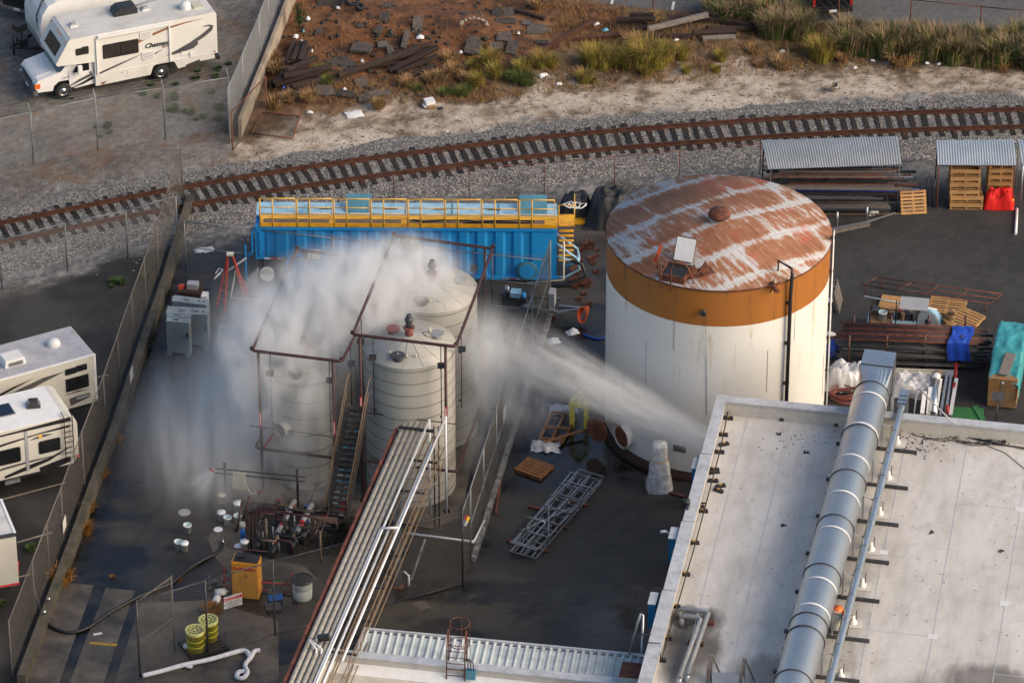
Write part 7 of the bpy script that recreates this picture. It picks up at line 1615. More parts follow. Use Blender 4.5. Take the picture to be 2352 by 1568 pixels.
# wrapped stock, hose coil, posts
heap('wrapped_stock', 'lumpy stock wrapped in clear plastic beside the big tank', 'wrapped stock', at(1942, 880), (1.6, 1.5, .75), R(-10), 'plastic_film', 31, 34, .4, flat=5, box=7); heap('wrapped_stock', 'long stock under crumpled clear plastic behind the slim duct', 'wrapped stock', at(2100, 895), (1.8, 1.4, .5), R(-10), 'plastic_film', 33, 34, .45, flat=5, box=7)
t = thing('hose_coil', 'coil of red welding hose lying behind the far parapet', 'hose', at(1938, 915), 0)
for k in range(11): r_ = random.uniform(.35, .62); MB().tube([(r_*math.cos(a)+random.uniform(-.03, .03)+.06*math.sin(k), r_*.8*math.sin(a)+.05*math.cos(k*2), .05+.03*k+.03*math.sin(a*2+k)) for a in [2*math.pi*j/20 for j in range(20)]], .024, 6, closed=True).build('hose_loop', 'red_hose', t)
for k, (x0, y0, x1, y1, m_, w_, lab) in enumerate(((2118, 950, 2124, 900, 'white_paint', .16, 'wide white beam in the leaning bundle by the slim duct'), (2132, 951, 2137, 890, 'white_paint', .16, 'second white beam in the leaning bundle'), (2142, 951, 2150, 860, 'stainless', .17, 'round capped silver post in the leaning bundle'), (2160, 953, 2176, 855, 'galv', .10, 'slanted galvanised post in the bundle'), (2172, 954, 2186, 850, 'galv', .09, 'galvanised post beside the red poles'), (2150, 952, 2162, 870, 'white_paint', .09, 'slim white post in the leaning bundle'), (2190, 915, 2192, 880, 'red_paint', .07, 'upright red pole beside the leaning bundle'), (2176, 950, 2176, 930, 'red_paint', .07, 'short red pole by the parapet'), (2194, 872, 2196, 835, 'red_paint', .07, 'far red pole beside the pipe rack'), (2183, 953, 2197, 870, 'plastic_film', .14, 'plastic sleeved pole in the bundle'))):
    stick('bundle_post', lab, 'post', at(x0, y0, .35), at(x1, y1, .6), w_, w_*.6, m_, rnd=(m_ in ('red_paint', 'stainless')))
t = thing('post_cap', 'tan round cap on the end of the silver post', 'cap', at(2148, 872, .6), 0); MB().cyl((0, 0, 0), (.1, .2, .12), .16, 14).build('cap', 'paper', t); MB().cyl((.1, .2, .12), (.14, .3, .16), .15, 14).build('collar', 'tan_steel', t)
for i, (x0, y0, x1, y1) in enumerate(((2112, 885, 2170, 889), (2120, 893, 2168, 897), (2116, 945, 2178, 950))): stick('support_plank', ('upper', 'middle', 'lower')[i]+' tan plank under the leaning post bundle', 'plank', at(x0, y0, .25), at(x1, y1, .25), .12, .06, 'pallet_wood')
t = thing('rubber_mat', 'green ribbed mat folded on the asphalt behind the parapet', 'mat', at(2222, 955), R(-6))
for k in range(26): MB().b(-.62+k*.048, -.58+k*.048, -.35, .55, .02, .04).build('mat_rib', 'mat_green', t)
MB().b(-.63, .64, -.36, .56, .005, .02).build('mat_sheet', 'mat_green', t); MB().box((.45, .15, .07), (.22, 1.0, .03), .35).build('folded_flap', 'mat_green', t)
for x, y, lab in ((1906, 692, 'crumpled pale bag beside the big tank gauge'), (1908, 770, 'pale scrap at the foot of the big tank by the pipe rack')): heap('litter_paper', lab, 'litter', at(x, y), (.4, .3, .12), 0, 'paper', x, 8, .6)
# ------------------------------------------------------------------ bank: timbers, rubble, litter
def Z2(x, y): return gat(574.2+x/3.413, y/3.413)
def Z3(x, y): return gat(1205.9+x/3.690, y/3.690)
def Z4(x, y): return gat(1722.7+x/3.6896, y/3.6896)
def Z1(x, y): return gat(x/3.69, y/3.69)
def timber(label, a, b, za=.12, zb=.12, w=.22, m='timber_old', group=None):
    a = a+UZ*za; b = b+UZ*zb; c = (a+b)/2; s = MB(); d = (b-a); q = frame(d, random.uniform(-.3, .3)); L_ = d.length; n = 5; vs_ = []
    for i in range(n):
        f = i/(n-1)-.5; j = [1+random.uniform(-.12, .12) for _ in range(8)]
        for k, (sx_, sy_) in enumerate(((-1, -.6), (-.6, -1), (.6, -1), (1, -.6), (1, .6), (.6, 1), (-.6, 1), (-1, .6))): vs_.append(q@Vector((sx_*w/2*j[k], sy_*w/2*.9*j[k], f*L_*(1+(.02*(random.random()-.5))))))
    s.add(vs_, [(i*8+k, i*8+(k+1) % 8, (i+1)*8+(k+1) % 8, (i+1)*8+k) for i in range(n-1) for k in range(8)]+[list(range(7, -1, -1)), [(n-1)*8+k for k in range(8)]])
    o = s.build('old_timber', m); o.location = c; tag(o, label, 'timber', group); return o
G1 = 'timber in the heap beside the wall'; G2 = 'timber in the long pile on the bank'; G3 = 'timber in the pile near the tall grass'
for i, (a, b, za, zb) in enumerate((((340, 345), (290, 545), .1, .3), ((400, 360), (330, 530), .15, .35), ((440, 380), (385, 525), .3, .3), ((470, 395), (420, 520), .1, .2), ((275, 640), (525, 490), .5, .25), ((265, 665), (632, 583), .45, .35), ((195, 690), (560, 612), .15, .3), ((330, 700), (555, 645), .12, .12), ((185, 690), (310, 635), .3, .5), ((240, 610), (450, 560), .1, .3), ((150, 690), (260, 600), .1, .1))): timber('old dark railway timber in the heap beside the tan wall', Z2(*a), Z2(*b), za, zb, .24, group=G1)
for i, (a, b, za, zb) in enumerate((((690, 625), (1425, 390), .2, .3), ((980, 505), (1420, 385), .1, .2), ((1090, 575), (1472, 440), .1, .45), ((1150, 585), (1462, 482), .1, .25), ((1110, 500), (1400, 430), .3, .2), ((1250, 615), (1450, 530), .12, .12), ((1000, 520), (1180, 520), .1, .1), ((820, 560), (1120, 515), .12, .12))): timber('old dark railway timber in the long pile on the brown bank', Z2(*a), Z2(*b), za, zb, .24, group=G2)
for i, (a, b, za, zb, m_) in enumerate((((775, 225), (1105, 218), .3, .3, 'timber_old'), ((890, 190), (1090, 195), .35, .4, 'timber_old'), ((920, 265), (1110, 250), .1, .1, 'timber_old'), ((1340, 195), (1910, 245), .3, .3, 'timber_old'), ((1490, 175), (2005, 285), .45, .2, 'timber_old'), ((1420, 315), (1785, 300), .2, .2, 'timber_old'), ((1500, 345), (1780, 335), .1, .1, 'timber_grey'), ((1170, 200), (1390, 150), .1, .2, 'timber_old'), ((1040, 330), (1420, 330), .1, .1, 'timber_old'), ((1540, 260), (1900, 270), .12, .15, 'timber_old'))): timber('old timber in the pile near the tall roadside grass', Z3(*a), Z3(*b), za, zb, .26, m_, group=G3)
timber('long pale grey beam lying on the timber pile near the tall grass', Z3(1045, 305), Z3(1548, 218), .35, .55, .26, 'timber_grey')
timber('dark log lying alone beside the stacked slabs', Z2(2080, 95), Z2(2312, 165), .1, .1, .2)
stick('rusty_rail', 'long rusty rail lying slanted across the dry grass', 'rail', Z3(0, 530)+UZ*.15, Z3(605, 195)+UZ*.2, .13, .15, 'rail_rust'); stick('rusty_rail', 'short rusty rail lying beside the pale beam', 'rail', Z3(420, 352)+UZ*.1, Z3(812, 322)+UZ*.12, .12, .14, 'rail_rust'); stick('rusty_rail', 'rusty rail lying at the foot of the tall grass', 'rail', Z4(1790, 562)+UZ*.08, Z4(2400, 572)+UZ*.08, .12, .14, 'rail_rust'); stick('rusty_rail', 'rusty rail stub beside the lime grass tuft', 'rail', Z2(2150, 490)+UZ*.1, Z2(2420, 372)+UZ*.12, .12, .14, 'rail_rust')
def slab(label, q, w, d, h, rz, seed, m='concrete_chunk', tilt=0, group='broken slabs on the bank'):
    s = MB(); P = [(sx_*w/2*random.uniform(.72, 1.08), sy_*d/2*random.uniform(.72, 1.08)) for sx_, sy_ in ((-1, -1), (.15, -1.05), (1, -.9), (1.02, .2), (.8, 1), (-.3, 1.05), (-1, .8))]
    s.prism(P, -h/2, h/2, axis='z'); M = Matrix.Rotation(tilt, 3, 'X'); s.v = [tuple(M@Vector((x, y, z+.03*mnoise.noise(Vector((x*4+seed, y*4, z)))))) for x, y, z in s.v]
    o = s.build('broken_slab', m); o.location = q+UZ*(h/2-.02+abs(math.sin(tilt))*d*.3); o.rotation_euler = (0, 0, rz); tag(o, label, 'slab', group); return o
K = 177.
SL = [(880, 385, 185, 95, .0, 'flat oblong'), (1220, 330, 60, 170, .2, 'tall narrow upright'), (1315, 215, 95, 110, .7, 'upright wedge'), (570, 715, 180, 90, .1, 'flat'), (870, 660, 110, 75, .2, 'tilted'), (1015, 740, 180, 60, .1, 'dark low'), (910, 780, 110, 60, .3, 'cracked'), (740, 745, 200, 55, .1, 'long low'), (1935, 115, 95, 85, .3, 'stacked'), (2030, 108, 95, 75, .2, 'stacked upper'), (2000, 175, 180, 60, .1, 'stacked lower'), (2250, 240, 195, 80, .1, 'broad grey'), (1990, 305, 130, 85, .3, 'broken grey'), (1750, 380, 130, 130, .4, 'cracked grey'), (1930, 372, 130, 60, .2, 'pale edged'), (2060, 395, 100, 100, .5, 'shattered'), (2285, 342, 120, 40, .1, 'thin'), (1040, 362, 95, 50, .3, 'small tan'), (1100, 412, 60, 75, .4, 'small upright'), (540, 255, 65, 40, .3, 'small pale'), (860, 210, 60, 35, .2, 'small blue grey'), (640, 25, 230, 90, .05, 'pale flat'), (1790, 120, 80, 40, .3, 'small dark'), (1080, 60, 90, 50, .3, 'small far'), (1060, 145, 90, 60, .5, 'dark mound top'), (2170, 190, 90, 50, .2, 'small grey'), (1690, 125, 60, 40, .3, 'tiny grey'), (1010, 250, 60, 60, .5, 'dark upright')]
for i, (x, y, w, d, tl, wd) in enumerate(SL): slab('%s broken concrete slab on the orange bank' % wd, Z2(x, y), w/K, max(.26, d/K*1.5), .07+.06*random.random(), random.uniform(-.4, .4), i, tilt=tl*.8)
slab('grey gravelly patch of old asphalt between the timber piles', Z2(715, 520), 1.35, 1.5, .06, .3, 77, group=None)
# a ring of tan rubble blocks
for k in range(9):
    a = math.pi*(.05+.9*k/8); q = Z2(1755+math.cos(a)*105, 215-math.sin(a)*55); s = MB().lump((0, 0, 0), (.22, .18, .2), k, .3); o = s.build('rubble_block', 'concrete_wall'); o.location = q+UZ*.08; tag(o, 'pale rubble block in the arc around the dark hollow', 'rubble', 'arc of pale rubble blocks')
s = MB()
for k in range(420):
    x = random.gauss(1150, 520); y = random.uniform(20, 760)
    if not 250 < x < 2400: continue
    q = Z2(x, y); r = random.choice((.05, .07, .09, .14, .2)); s.lump(q+UZ*.02, (r*1.5, r*1.2, r), k, .35, rz=k)
o = stuff(s.build('rubble', 'concrete_chunk', fix=False)); o['label'] = 'small grey stones and rubble scattered over the bank'
def tyre(label, q, r, tilt):
    t = thing('car_tyre', label, 'tyre', q, .3); s = MB(); s.lathe([(r*.55, -.08), (r*.8, -.11), (r, -.08), (r, .08), (r*.8, .11), (r*.55, .08), (r*.5, 0)], 24); s.v = [tuple(Matrix.Rotation(tilt, 3, 'X')@Vector(v)+Vector((0, 0, .12+.25*math.sin(tilt)))) for v in s.v]; s.build('tyre_body', 'tire', t)
    h = MB(); 
    for k in range(20): a = 2*math.pi*k/20; h.box(Matrix.Rotation(tilt, 3, 'X')@Vector((r*math.cos(a), r*math.sin(a), 0))+Vector((0, 0, .12+.25*math.sin(tilt))), (.03, .03, .14), a)
    stuff(h.build('tread', 'tire', t)); return t
tyre('black tyre lying at the top of the orange bank', Z2(802, 40), .34, .5); tyre('small black tyre beside the larger one on the bank', Z2(860, 85), .2, .3)
LIT = [(360, 295, .35, .25, 'paper', 'white and blue packet beside the wall'), (455, 158, .35, .2, 'paper', 'white packet under the green shrub'), (400, 335, .25, .15, 'paper', 'white scrap below the blue packet'), (1335, 300, .3, .35, 'paper', 'white crumpled bag by the upright slab'), (485, 412, .12, .1, 'paper', 'white cup near the timber heap'), (690, 75, .2, .12, 'paper', 'pale wrapper below the pale slab'), (865, 60, .25, .15, 'paper', 'white rag by the tyres'), (880, 490, .14, .12, 'paper', 'white ball beside the long timber pile'), (740, 712, .25, .2, 'paper', 'pale scraps below the timbers'), (820, 905, .75, .6, 'paper', 'large white sheet lying on the sand'), (2300, 600, .45, .25, 'paper', 'white shredded litter in the dry grass'), (265, 692, .2, .1, 'tarp_blue', 'blue scrap under the timber heap'), (470, 892, .3, .12, 'paper', 'pale rag beside the lying gate panel'), (1540, 1045, .2, .1, 'plastic_film', 'pale bag at the ballast edge'), (1650, 420, .2, .18, 'paper', 'pale stone by the cracked slab'), (2105, 275, .14, .1, 'paper', 'white scrap between the slabs'), (420, 258, .12, .1, 'litter_blue', 'small blue bottle beside the wall')]
for x, y, w, d, m_, lab in LIT: q = Z2(x, y); o = heap('litter_scrap', lab, 'litter', q+UZ*.03, (w, d, .04 if w > .6 else .1), x*.1, m_, x, 7, .5)
for x, y, lab in ((2180, 445, 'white rag in the dry grass by the tan tuft'), (1170, 550, 'white cup below the lime grass'), (150, 650, 'shredded white litter left of the sand patch'), (290, 722, 'white scrap at the sand edge'), (605, 215, 'white scrap at the end of the slanted rail'), (682, 268, 'teal scrap by the pale beam'), (1280, 350, 'white scrap on the grass under the pale beam')): heap('litter_scrap', lab, 'litter', Z3(x, y)+UZ*.03, (.28, .16, .08), .4, 'litter_blue' if 'teal' in lab else 'paper', x, 7, .5)
for x, y, lab in ((1040, 525, 'white cup at the foot of the tan tuft'), (890, 585, 'white scrap on the sand edge below the tuft'), (1505, 492, 'white ball litter under the tall grass'), (1500, 545, 'white scraps under the tall grass'), (1600, 552, 'white scrap nearest the rusty rail'), (915, 475, 'green scrap in the dry grass')): heap('litter_scrap', lab, 'litter', Z4(x, y)+UZ*.03, (.22, .16, .08), .4, 'mat_green' if 'green' in lab else 'paper', x, 7, .5)
q = Z2(1408, 832); t = thing('cardboard_carton', 'white torn carton lying on the sand above the track', 'carton', q, .35); MB().box((0, 0, .17), (.42, .4, .3)).build('carton_body', 'paper', t); MB().box((.0, -.24, .08), (.36, .12, .12), m=Matrix.Rotation(.5, 3, 'X')).build('flap', 'plywood', t); MB().box((-.28, -.1, .12), (.14, .3, .02), m=Matrix.Rotation(.6, 3, 'Y')).build('flap', 'paper', t)
o = MB().box((0, 0, .03), (.2, .16, .05), .2).build('black_box', 'decal_black'); o.location = Z2(1490, 855); tag(o, 'small black block beside the white carton', 'block')
t = thing('tilted_pail', 'beige open pail tipped on the sand above the track', 'pail', Z4(708, 770), 0)
for nm, pr, m_ in (('pail_body', [(.001, 0), (.14, 0), (.19, .36), (.20, .36)], 'rv_cream'), ('inside', [(.185, .35), (.14, .12), (.001, .12)], 'concrete_wall'), ('rim', [(.19, .33), (.21, .35), (.19, .37)], 'rv_cream')):
    s = MB().lathe(pr, 20); s.v = [tuple(Matrix.Rotation(R(14), 3, 'X')@Vector(v)) for v in s.v]; s.build(nm, m_, t)
# ------------------------------------------------------------------ vegetation
def tuft_mesh(name, nb, h, spread, m, seed, lean=.5, w=.012, heads=None):
    rnd = random.Random(seed); s = MB()
    for k in range(nb):
        a = rnd.random()*6.283; r = spread*math.sqrt(rnd.random())*.35; b = Vector((r*math.cos(a), r*math.sin(a), 0)); a2 = a+rnd.gauss(0, .5); L_ = h*rnd.uniform(.55, 1.1); ln_ = lean*rnd.uniform(.2, 1.2)
        d = Vector((math.cos(a2), math.sin(a2), 0)); p1 = b+d*L_*ln_*.35+UZ*L_*.62; p2 = b+d*L_*ln_+UZ*L_*(1-.35*ln_); sd = Vector((-math.sin(a2), math.cos(a2), 0))*w*rnd.uniform(.7, 1.4)
        s.add([b-sd, b+sd, p1+sd*.8, p1-sd*.8, p2], [(0, 1, 2, 3), (3, 2, 4)])
    me_o = s.build(name, m, fix=False); return me_o
def tuft_proto(nb, h, sp, m, seed, lean=.5, w=.012, head=None):
    """returns list of (name, mesh object)"""
    parts = [tuft_mesh('blades', nb, h, sp, m, seed, lean, w)]
    if head: parts.append(tuft_mesh('seed_heads', head[1], h*1.18, sp, head[0], seed+5, lean*1.1, w*1.5))
    return parts
PROT = {}
for nm, args in (('lime', (330, .75, 1.0, 'grass_lime', 1, .6, .008)), ('lime2', (380, .9, 1.1, 'grass_lime', 2, .55, .008)), ('green', (320, .6, 1.3, 'grass_green', 3, .8, .009)), ('dry', (260, .5, 1.0, 'grass_dry', 4, .7, .012)), ('tall', (620, 1.55, 1.9, 'grass_green', 5, .45, .017)), ('tall2', (620, 1.4, 1.9, 'weed_green', 6, .5, .017)), ('weed', (90, .28, .45, 'weed_green', 7, .6, .02)), ('orange', (170, .5, .8, 'weed_orange', 8, .7, .014)), ('tumble', (200, .35, .7, 'rust', 9, 1.0, .012))):
    hd = {'lime': ('grass_dry', 60), 'lime2': ('grass_dry', 70), 'tall': ('grass_seed', 130), 'tall2': ('grass_seed', 110), 'dry': ('grass_seed', 50)}.get(nm)
    PROT[nm] = [o for o in tuft_proto(*args, head=hd)]
used = set()
def tuft(kind, q, s, name, label, cat, group):
    t = thing(name, label, cat, q-UZ*.02, random.random()*6.28, group); t['kind'] = 'thing'; t.scale = (s, s, s*random.uniform(.85, 1.15))
    for pr_ in PROT[kind]:
        if pr_.name not in used: used.add(pr_.name); o = pr_
        else: o = pr_.copy(); COL.objects.link(o)
        o.parent = t
    return t
GT = 'grass tufts on the bank'
for kind, fn, L_ in (('lime', Z2, [(1890, 500, 1.1), (1765, 540, .8), (1780, 660, .9), (2135, 560, .9), (2270, 490, .95), (1920, 600, .9), (1000, 830, .5)]), ('green', Z2, [(2130, 640, .95), (2180, 650, .8), (2060, 620, .75), (1530, 740, .6), (1680, 735, .75), (1640, 745, .55), (560, 560, .7), (600, 645, .6), (1310, 710, .5), (1250, 690, .5)]), ('lime', Z3, [(130, 560, .9), (225, 560, .8), (760, 540, 1.2), (880, 570, 1.0), (1190, 500, 1.2), (1330, 490, .9), (500, 690, .9), (1030, 620, .8), (572, 700, .5), (1370, 610, .5), (1625, 605, .5), (1660, 510, .7), (530, 520, .9)]), ('lime2', Z3, [(600, 560, 1.3), (1020, 540, 1.6), (930, 560, 1.2), (1120, 560, 1.1), (660, 570, 1.1)]), ('dry', Z3, [(1940, 440, .9), (2190, 570, 1.1), (1990, 560, .6), (940, 380, 1.2), (1100, 180, 1.0), (1120, 220, .9)]), ('dry', Z4, [(270, 560, 1.1), (90, 560, .6), (1280, 530, 1.6), (2130, 560, 1.2), (860, 430, 1.2), (780, 510, .7)]), ('lime2', Z4, [(610, 500, 1.3), (560, 480, 1.0)]), ('dry', Z2, [(1010, 840, .8), (1240, 670, .9), (460, 780, .9), (190, 830, 1.0), (170, 480, 1.0), (210, 560, 1.1), (300, 780, .8), (1560, 470, 1.0), (1600, 560, 1.0), (1500, 620, .9), (1700, 640, .9), (1420, 640, .9), (2260, 60, 1.0)])):
    for x, y, s in L_:
        lab = {'lime': 'yellow green grass tuft on the dry bank', 'lime2': 'large yellow green grass clump on the dry bank', 'green': 'low green weed clump on the dry bank', 'dry': 'straw coloured dry grass tuft on the bank'}[kind]
        tuft(kind, fn(x, y), s, 'grass_tuft', lab, 'grass tuft', GT+' '+kind)
# tall roadside grass
random.seed(5)
TALL = []
for k in range(13): TALL.append((random.uniform(1645, 1718), random.uniform(28, 52)))
for k in range(24): TALL.append((random.uniform(1764, 1846), random.uniform(50, 88)))
for k in range(95):
    x = random.uniform(1925, 2385); f = (x-1905)/470; TALL.append((x, random.uniform(84+22*f, 122+38*f)))
rg_ = thing('roadside_grass', 'tall green roadside grass with tan seed heads growing in a long mass', None); stuff(rg_)
acc = {}
for i, (x, y) in enumerate(TALL):
    kind = 'tall' if random.random() < .6 else 'tall2'; q = gat(x, y)-UZ*.02; sc_ = random.uniform(.5, .78); M = Matrix.Translation(q)@Matrix.Rotation(random.random()*6.28, 4, 'Z')@Matrix.Diagonal((sc_*random.uniform(.85, 1.2), sc_, sc_*random.uniform(.8, 1.2), 1))
    for k_, pr_ in enumerate(PROT[kind]):
        A_ = acc.setdefault((kind, k_), MB()); A_.add([M@v.co for v in pr_.data.vertices], [tuple(p_.vertices) for p_ in pr_.data.polygons])
for (kind, k_), A_ in acc.items(): stuff(A_.build('blades' if k_ == 0 else 'seed_heads', PROT[kind][k_].data.materials[0], rg_, fix=False))
for kind in ('tall', 'tall2'):
    for pr_ in PROT[kind]: bpy.data.objects.remove(pr_)
t = thing('shrub', 'green feathery shrub beside the tan wall', 'shrub', Z2(385, 215), 0)
stems = MB(); lv = MB(); rnd = random.Random(3)
for k in range(9):
    a = rnd.random()*6.28; top_ = Vector((math.cos(a)*rnd.uniform(.05, .3), math.sin(a)*rnd.uniform(.05, .3), rnd.uniform(.8, 1.35))); stems.tube([(0, 0, 0), top_*.5+Vector((0, 0, .1)), top_], .012, 4)
    for j in range(120):
        f = rnd.uniform(.15, 1); c = top_*f+Vector((rnd.gauss(0, .10), rnd.gauss(0, .10), rnd.gauss(0, .07))); d = Vector((rnd.gauss(0, 1), rnd.gauss(0, 1), rnd.gauss(.4, .7))).normalized()*.07; e = d.cross(Vector((rnd.random(), rnd.random(), .3))).normalized()*.016
        lv.add([c-e, c+e, c+d], [(0, 1, 2)])
stems.build('stems', 'timber_old', t); lv.build('foliage', 'shrub_green', t, fix=False)
for x, y, s in ((1480, 840, 1.3), (1480, 940, 1.4), (1620, 960, 1.2), (1860, 930, 1.5), (1850, 1020, 1.2), (1730, 1000, 1.0), (910, 1080, 1.2), (925, 1130, .9), (1660, 670, 1.1), (1680, 610, .8), (1830, 660, 1.1), (1850, 595, 1.0), (1290, 725, .9), (1220, 800, 1.1), (1330, 830, .9), (1800, 790, 1.0), (850, 1165, .7), (1660, 1020, .7), (1490, 720, .8), (1560, 950, .9), (1940, 550, .8), (1430, 940, .9), (610, 840, .5), (805, 1080, .6)): tuft('weed', Z1(x, y), s*.9, 'weed', 'small green weed in the gravel lot around the motorhome', 'weed', 'weeds in the gravel lot')
for x, y, s in ((260, 649, .9), (280, 651, 1.0), (336, 640, .9), (258, 660, .5), (70, 1262, .9), (6, 1388, .7)): tuft('weed', at(x, y), s*1.2, 'weed', 'small green weed on the dark lot beside the wall fence', 'weed', 'weeds beside the wall fence')
for x, y, s in ((201, 1172, .9), (195, 1222, 1.0), (141, 1335, 1.35), (233, 1092, .8), (268, 1015, .7), (153, 1276, .4), (258, 1325, .3), (413, 1332, .3), (486, 1405, 1.0), (497, 1400, .8), (485, 960, .5), (498, 925, .5)): tuft('orange', at(x, y), s, 'dry_weed', 'orange brown dry weed growing on the wet yard', 'weed', 'orange weeds in the yard')
for k in range(16): tuft('tumble', at(1300+random.uniform(20, 75), random.uniform(560, 700)), random.uniform(.3, .9), 'tumbleweed', 'brown dry weed clod on the asphalt near the trailer drawbar', 'weed', 'brown weed clods by the drawbar')
for k in range(5): tuft('tumble', at(*random.choice(((1265, 735), (1298, 742), (1330, 688), (1342, 676), (1352, 700)))), random.uniform(.4, .7), 'tumbleweed', 'brown dry weed clod on the asphalt near the trailer drawbar', 'weed', 'brown weed clods by the drawbar')
# thin dry grass over the bank
s = MB(); n = 0; rnd = random.Random(8)
while n < 16000:
    X = rnd.uniform(560, 2380); Y = rnd.uniform(0, 240)
    e = interp(X, SAND_EDGE)-Y
    if e < -18 or Y < interp(X, ROAD_EDGE)+4 or X < interp(Y, F2_LINE)+12: continue
    orange = X < 1250 and e > 60
    if orange and rnd.random() < .86: continue
    if nf(np.array([X*.02]), np.array([Y*.05]), 1.0, 3, 4)[0] < .42: continue
    q = gat(X, Y); a = rnd.random()*6.28; h = rnd.uniform(.08, .30); d = Vector((math.cos(a), math.sin(a), 0)); sd = Vector((-d.y, d.x, 0))*.014
    s.add([q-sd, q+sd, q+d*h*rnd.uniform(.3, .9)+UZ*h], [(0, 1, 2)]); n += 1
o = stuff(s.build('dry_grass', 'grass_dry', fix=False)); o['label'] = 'sparse dry straw grass covering the bank'
# twigs and clods on the sand
s = MB()
for k in range(260):
    X = random.uniform(620, 2352); Y = interp(X, SAND_EDGE)+random.uniform(0, 70); q = at(X, Y)
    if track_dist((q.x, q.y)) < 2.5: continue
    if random.random() < .5: a = random.random()*3.1; s.bar(q+UZ*.02, q+UZ*.03+Vector((math.cos(a), math.sin(a)*.4, 0))*random.uniform(.1, .45), .02, .02)
    else: s.lump(q+UZ*.01, (random.uniform(.06, .22), random.uniform(.05, .15), .07), k, .4)
o = stuff(s.build('twigs', 'timber_grey', fix=False)); o['label'] = 'twigs and clods scattered on the pale sand'
# parking marks on the road
for x, y in ((1405, 8), (1545, 18)): struct(MB().quad(at(x-4, y+6, .004), at(x+2, y+6, .004), at(x+6, y-14, .004), at(x, y-14, .004)).build('parking_line', 'road_paint'))
# ------------------------------------------------------------------ water spray: droplets as density grids
m = bpy.data.materials.new('spray'); m.use_nodes = True; nt = m.node_tree; MATS['spray'] = m
for n in list(nt.nodes): nt.nodes.remove(n)
out = nt.nodes.new('ShaderNodeOutputMaterial'); pv = nt.nodes.new('ShaderNodeVolumePrincipled'); nt.links.new(pv.outputs[0], out.inputs['Volume'])
pv.inputs['Color'].default_value = (.985, .993, 1.0, 1); pv.inputs['Anisotropy'].default_value = .1; pv.inputs['Density'].default_value = 1.0
m.cycles.volume_step_rate = 2.0
def blob(nt, O, c, r, a):
    s1 = nd(nt, 'ShaderNodeVectorMath', operation='SUBTRACT'); nt.links.new(O, s1.inputs[0]); s1.inputs[1].default_value = c
    s2 = nd(nt, 'ShaderNodeVectorMath', operation='MULTIPLY'); nt.links.new(s1.outputs[0], s2.inputs[0]); s2.inputs[1].default_value = (1/r[0], 1/r[1], 1/r[2])
    dt = nd(nt, 'ShaderNodeVectorMath', operation='DOT_PRODUCT'); nt.links.new(s2.outputs[0], dt.inputs[0]); nt.links.new(s2.outputs[0], dt.inputs[1])
    return mth(nt, 'MULTIPLY', mth(nt, 'EXPONENT', mth(nt, 'MULTIPLY', dt.outputs['Value'], -1.0)), a)
def vmul(nt, v, k):
    n = nd(nt, 'ShaderNodeVectorMath', operation='MULTIPLY'); nt.links.new(v, n.inputs[0]); n.inputs[1].default_value = k; return n.outputs[0]
def volume_object(name, label, lo, hi, vox, field):
    """mesh object whose geometry nodes fill a grid with the density field (site coordinates)"""
    ng = bpy.data.node_groups.new('spray_density', 'GeometryNodeTree')
    ng.interface.new_socket('Geometry', in_out='OUTPUT', socket_type='NodeSocketGeometry')
    go = ng.nodes.new('NodeGroupOutput'); pos = ng.nodes.new('GeometryNodeInputPosition'); vc_ = ng.nodes.new('GeometryNodeVolumeCube')
    vc_.inputs['Min'].default_value = lo; vc_.inputs['Max'].default_value = hi
    for ax, k in (('X', 0), ('Y', 1), ('Z', 2)): vc_.inputs['Resolution '+ax].default_value = max(8, int((hi[k]-lo[k])/vox))
    ng.links.new(field(ng, pos.outputs[0]), vc_.inputs['Density'])
    sm = ng.nodes.new('GeometryNodeSetMaterial'); sm.inputs['Material'].default_value = m
    ng.links.new(vc_.outputs[0], sm.inputs[0]); ng.links.new(sm.outputs[0], go.inputs[0])
    me = bpy.data.meshes.new(name); me.materials.append(m); o = bpy.data.objects.new(name, me); COL.objects.link(o)
    md = o.modifiers.new('spray', 'NODES'); md.node_group = ng; stuff(o); o['label'] = label; return o
def cloud(label, blobs, lo, hi, dens, nscale=(1.5, 1.5, .7), con=(.43, .61), vox=.11, seed=0.0, lowk=.09):
    def field(nt, P):
        tot = None
        for (c, r, a) in blobs:
            b = blob(nt, P, tuple(c), r, a); tot = b if tot is None else mth(nt, 'ADD', tot, b)
        n = noise_tex(nt, vmul(nt, P, nscale), 1.0, 5, .60, .5); k = ramp(nt, n, [(con[0], lowk), (con[1], 1.0)])
        return mth(nt, 'MULTIPLY', mth(nt, 'MULTIPLY', mth(nt, 'SUBTRACT', tot, .03, True), k), dens)
    return volume_object('mist', label, lo, hi, vox, field)
main = [(at(938, 622, 7.1), (1.35, 1.4, .7), 1.0), (at(860, 650, 7.0), (1.5, 1.5, .9), .9), (at(760, 690, 6.3), (1.6, 1.8, 1.1), 1.0), (at(690, 750, 5.6), (1.7, 1.8, 1.0), 1.4), (at(675, 795, 5.3), (1.6, 1.2, .7), 1.3), (at(610, 860, 4.4), (.9, 1.2, 1.2), .7), (at(640, 800, 5.0), (1.2, 1.3, 1.2), .9),
        (at(820, 745, 5.6), (1.1, 1.2, 1.0), .9), (at(1000, 650, 7.2), (1.3, 1.2, .5), .22), (at(900, 735, 7.0), (1.0, 1.0, .4), .2), (at(570, 920, 3.0), (.9, 1.4, 2.2), .42), (at(650, 930, 3.0), (1.2, 1.0, 1.4), .32), (at(640, 1060, 1.0), (1.6, 1.0, 1.0), .16), (at(700, 1130, .3), (1.8, .8, .4), .25), (at(690, 985, 3.6), (1.3, .8, 1.6), .16), (at(700, 880, 5.0), (1.2, .8, .8), .3)]
cloud('dense white water spray bursting over the cream tanks', main, (-13.2, -14.2, .08), (-1.4, -.4, 9.6), 4.3)
